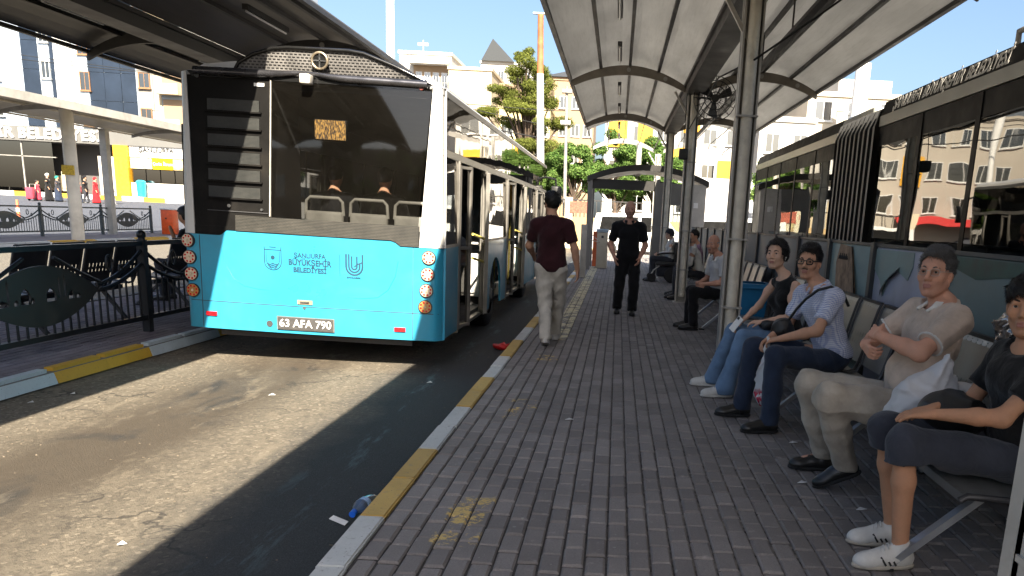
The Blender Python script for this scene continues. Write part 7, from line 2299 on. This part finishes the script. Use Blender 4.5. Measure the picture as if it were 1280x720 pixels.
# ================================================================== THINGS PEOPLE CARRY
# phone in the woman's hand
ph = empty('mobile_phone', (1.16, 7.36, 0.58), 'white phone held over the knee by the woman in black', 'phone')
b = MB(); b.cbox(-0.004, 0.004, -0.036, 0.036, -0.075, 0.075, 0.003)
po = child_mb('case', b, white_paint, ph); c2 = MB(); c2.cbox(-0.007, -0.0045, 0.004, 0.028, 0.04, 0.066, 0.001); child_mb('camera_bump', c2, plastic_black, ph)
ph.location = (1.125, 7.32, 0.625); ph.rotation_euler = (0.5, 0.35, 0.75)
# little black handbag on the woman's lap, bag of the man
def soft_bag(name, label, cat, c, r, mat, R=None, seed=1, strap=None, amp=0.008):
    root = empty(name, (c[0], c[1], c[2] - r[2]), label, cat)
    s = SDF(); s.ell((0, 0, r[2]), r, R, .03); s.ell((0.1 * r[0], 0, r[2] * .7), (r[0] * .95, r[1] * .9, r[2] * .7), R, .03)
    s.fn(wob(amp, 1.3, seed))
    sdf_obj('body', s, mat, root, 0.009)
    if strap:
        child_mb('strap', MB().tube([(p[0] - c[0], p[1] - c[1], p[2] - c[2] + r[2]) for p in strap], 0.011, 6), mat, root)
    return root
bag_black = M('black nylon', (0.012, 0.012, 0.013), 0.5, 0, 0.3, 10)
soft_bag('handbag', 'small black handbag on the lap of the woman in black', 'handbag', (1.40, 7.17, 0.66), (.10, .12, .055), bag_black, seed=4)
soft_bag('shoulder_bag', 'black shoulder bag with strap across the checked shirt', 'bag', (1.335, 6.30, 0.735), (.085, .10, .085), bag_black, seed=5,
         strap=[(1.37, 6.27, .80), (1.41, 6.20, .90), (1.455, 6.125, .985), (1.52, 6.055, 1.06), (1.61, 6.035, 1.093), (1.71, 6.05, 1.05), (1.77, 6.08, .95)])
soft_bag('backpack', 'black backpack on the lap of the boy at the right edge', 'backpack', (1.60, 3.66, 0.70), (.15, .17, .10), bag_black, seed=6)
def bag_mat(name, red):
    t = NT(name)
    t.t.nodes.remove(t.b)
    p = t.obj()
    sx = t.n('ShaderNodeSeparateXYZ'); t.l(p, sx.inputs[0])
    c = (0.74, 0.73, 0.74)
    if red:
        m = t.math('MULTIPLY', t.mapr(t.math('ADD', sx.outputs[2], t.math('MULTIPLY', t.noise(9, 3, .6, p), .16)), .20, .17), t.mapr(t.noise(14, 2, .5, p), .46, .5))
        c = t.mix(m, c, (0.60, 0.02, 0.07))
    d = t.n('ShaderNodeBsdfDiffuse'); tr = t.n('ShaderNodeBsdfTranslucent'); gl = t.n('ShaderNodeBsdfGlossy'); gl.inputs['Roughness'].default_value = .35
    for q in (d, tr):
        if red: t.l(c, q.inputs[0])
        else: q.inputs[0].default_value = (*c, 1)
    m1 = t.n('ShaderNodeMixShader'); m1.inputs[0].default_value = .3; t.l(d.outputs[0], m1.inputs[1]); t.l(tr.outputs[0], m1.inputs[2])
    m2 = t.n('ShaderNodeMixShader'); m2.inputs[0].default_value = .06; t.l(m1.outputs[0], m2.inputs[1]); t.l(gl.outputs[0], m2.inputs[2]); t.l(m2.outputs[0], t.o.inputs[0])
    return t.mat
cb = empty('carrier_bag', (1.185, 6.06, 0.16), 'white and red carrier bag hanging from the hands of the checked shirt man', 'carrier bag')
s = SDF(); s.ell((0, 0, .19), (.055, .125, .19), None, .03); s.ell((0.01, 0.02, .12), (.07, .13, .12), None, .04); s.cone((0, 0, .34), (-.005, .01, .47), .035, .015, .04)
s.fn(wob(.012, 1.5, 8))
sdf_obj('body', s, bag_mat('printed carrier bag', True), cb, .01)
child_mb('handle_loop', MB().tube([(0, .0, .45), (.01, .02, .50), (.0, .03, .53)], [.016, .012, .012], 8), bag_mat('white plastic film', False), cb)
wb = empty('carrier_bag', (1.66, 3.98, 0.46), 'crumpled white carrier bag lying on the seat beside the boy', 'carrier bag')
s = SDF(); s.ell((0.0, 0, .15), (.23, .15, .17), None, .05); s.ell((-.08, .0, .24), (.13, .11, .13), None, .05); s.ell((.12, .03, .2), (.13, .1, .12), None, .05); s.cone((-.02, .0, .30), (.03, -.03, .43), .09, .03, .06); s.cone((-.14, .02, .18), (-.24, .06, .10), .09, .04, .06); s.cone((.16, .02, .24), (.24, .02, .33), .06, .02, .05)
s.fn(wob(.013, 0.9, 9)); s.fn(wob(.006, 2.4, 10)); s.cut((0, 0, .005), (0, 0, -1))
sdf_obj('body', s, MC.get('wf') or bag_mat('white film', False), wb, .01)
fb = empty('foil_bag', (2.03, 4.12, 0.98), 'silver crinkled bag tucked on the bench back beside the folded arms man', 'bag')
s = SDF(); s.ell((0, 0, .06), (.045, .12, .11), None, .03); s.fn(wob(.014, 2.4, 12))
sdf_obj('body', s, chrome, fb, .009, smooth_it=0)

# ================================================================== LITTER
def litter(label, x, y, z, pts, mat, cat='litter'):
    n = len(pts)
    b = MB()
    top = [(x + p[0], y + p[1], z + p[2]) for p in pts]
    b.add(top + [(p[0], p[1], p[2] - 0.003) for p in top], [tuple(range(n)), tuple(range(2 * n - 1, n - 1, -1))] + [(i, n + i, n + (i + 1) % n, (i + 1) % n) for i in range(n)])
    tag(b.build('litter', mat, loc=(x, y, z)), label, cat)
paper = M('white paper scrap', (0.66, 0.66, 0.64), 0.8)
bt = empty('plastic_bottle', (-1.33, 4.02, -0.13), 'crushed clear bottle with blue cap lying against the kerb', 'bottle')
bt_m = glass('bottle plastic', (0.75, 0.85, 0.95), 0.12, 0.08)
MB().tube([(-1.33, 4.02, -.085), (-1.325, 4.08, -.08), (-1.31, 4.16, -.085), (-1.30, 4.22, -.09), (-1.295, 4.25, -.095)], [.014, .036, .04, .037, .03], 10).build('body', bt_m, bt)
MB().cyl((-1.332, 3.985, -.088), (-1.33, 4.02, -.085), .018, n=12).build('cap', M('blue cap', (0.01, 0.12, 0.65), 0.4), bt)
MB().tube([(-1.318, 4.11, -.082), (-1.313, 4.15, -.084)], .0405, 10).build('paper_label', M('blue label', (0.25, 0.38, 0.62), 0.5), bt)
litter('white paper strip lying before the bottle at the kerb', -1.37, 3.95, -.122, [(-.09, .05, .0), (-.075, .075, .01), (.03, .0, .01), (.02, -.03, 0)], paper)
rd = empty('red_wrapper', (-1.36, 9.75, -0.13), 'crumpled red wrapper on the road beside the kerb', 'litter')
s = SDF(); s.ell((0, 0, .04), (.11, .08, .045), None, .03); s.ell((.08, .03, .035), (.07, .05, .035), None, .03); s.fn(wob(.016, 2.2, 15)); s.cut((0, 0, .004), (0, 0, -1))
sdf_obj('body', s, M('red foil', (0.45, 0.015, 0.015), 0.4), rd, .009)
lr = random.Random(11)
spots = [(-2.93, 6.75, 'crushed white cup on the sunlit lane'), (-4.55, 6.1, 'pale flat scrap in the shade near the left kerb'), (-4.45, 6.45, 'tiny pale scrap next to left kerb shade line'), (-3.9, 4.6, 'white scrap beside the oil stain on the lane'), (-2.3, 3.55, 'white scrap on the shaded tarmac at the bottom'), (-1.75, 7.6, 'small pale scrap on the shaded tarmac behind the bus')]
for x, y, l in spots:
    litter(l, x, y, -.124, [(lr.uniform(-.03, -.015), lr.uniform(-.02, 0), 0), (0, -.02, .008), (lr.uniform(.015, .035), lr.uniform(-.01, .02), .004), (0, .02, .012)], paper)
for x, y, l in ((1.19, 4.63, 'white paper scrap in front of the folded arms man'), (1.42, 4.2, 'small white scrap before the boy on the paving'), (1.33, 5.55, 'white tissue scrap under the checked shirt man'), (0.42, 15.2, 'pale scrap on the far paving near second post'), (-0.3, 5.9, 'tiny white scrap in the middle of the paving')):
    litter(l, x, y, .008, [(-.03, -.012, 0), (.0, -.02, .004), (.035, .0, .002), (.0, .018, .006)], paper)
# crumbs and grit on the lane
gr = MB()
for k in range(620):
    if k < 120:
        y = lr.uniform(4.5, 9.0); x = -3.95 + 0.05 * math.sin(y * 3) + lr.gauss(0, .06)
    elif k < 420:
        y = lr.uniform(3, 30); x = -4.72 + abs(lr.gauss(0, .10))
    else:
        x = lr.uniform(-4.7, -1.3); y = lr.uniform(3.2, 9.5)
    r = lr.uniform(.003, .008)
    p = [(x + r * lr.uniform(-1.2, 1.2), y + r * lr.uniform(-1.2, 1.2), -.13 + r * lr.uniform(.6, 1.2)) for _ in range(1)][0]
    gr.add([(x - r, y - r * .7, -.13), (x + r, y - r * .5, -.13), (x + r * .3, y + r, -.13), p], [(0, 1, 3), (1, 2, 3), (2, 0, 3)])
tag(gr.build('grit', M('pale grit', (0.16, 0.128, 0.092), 0.9, 0, 0.5, 40), loc=(-3.9, 6, -.13), fix=False), 'loose grit and crumbs scattered over the sunlit lane', 'grit', kind='stuff')
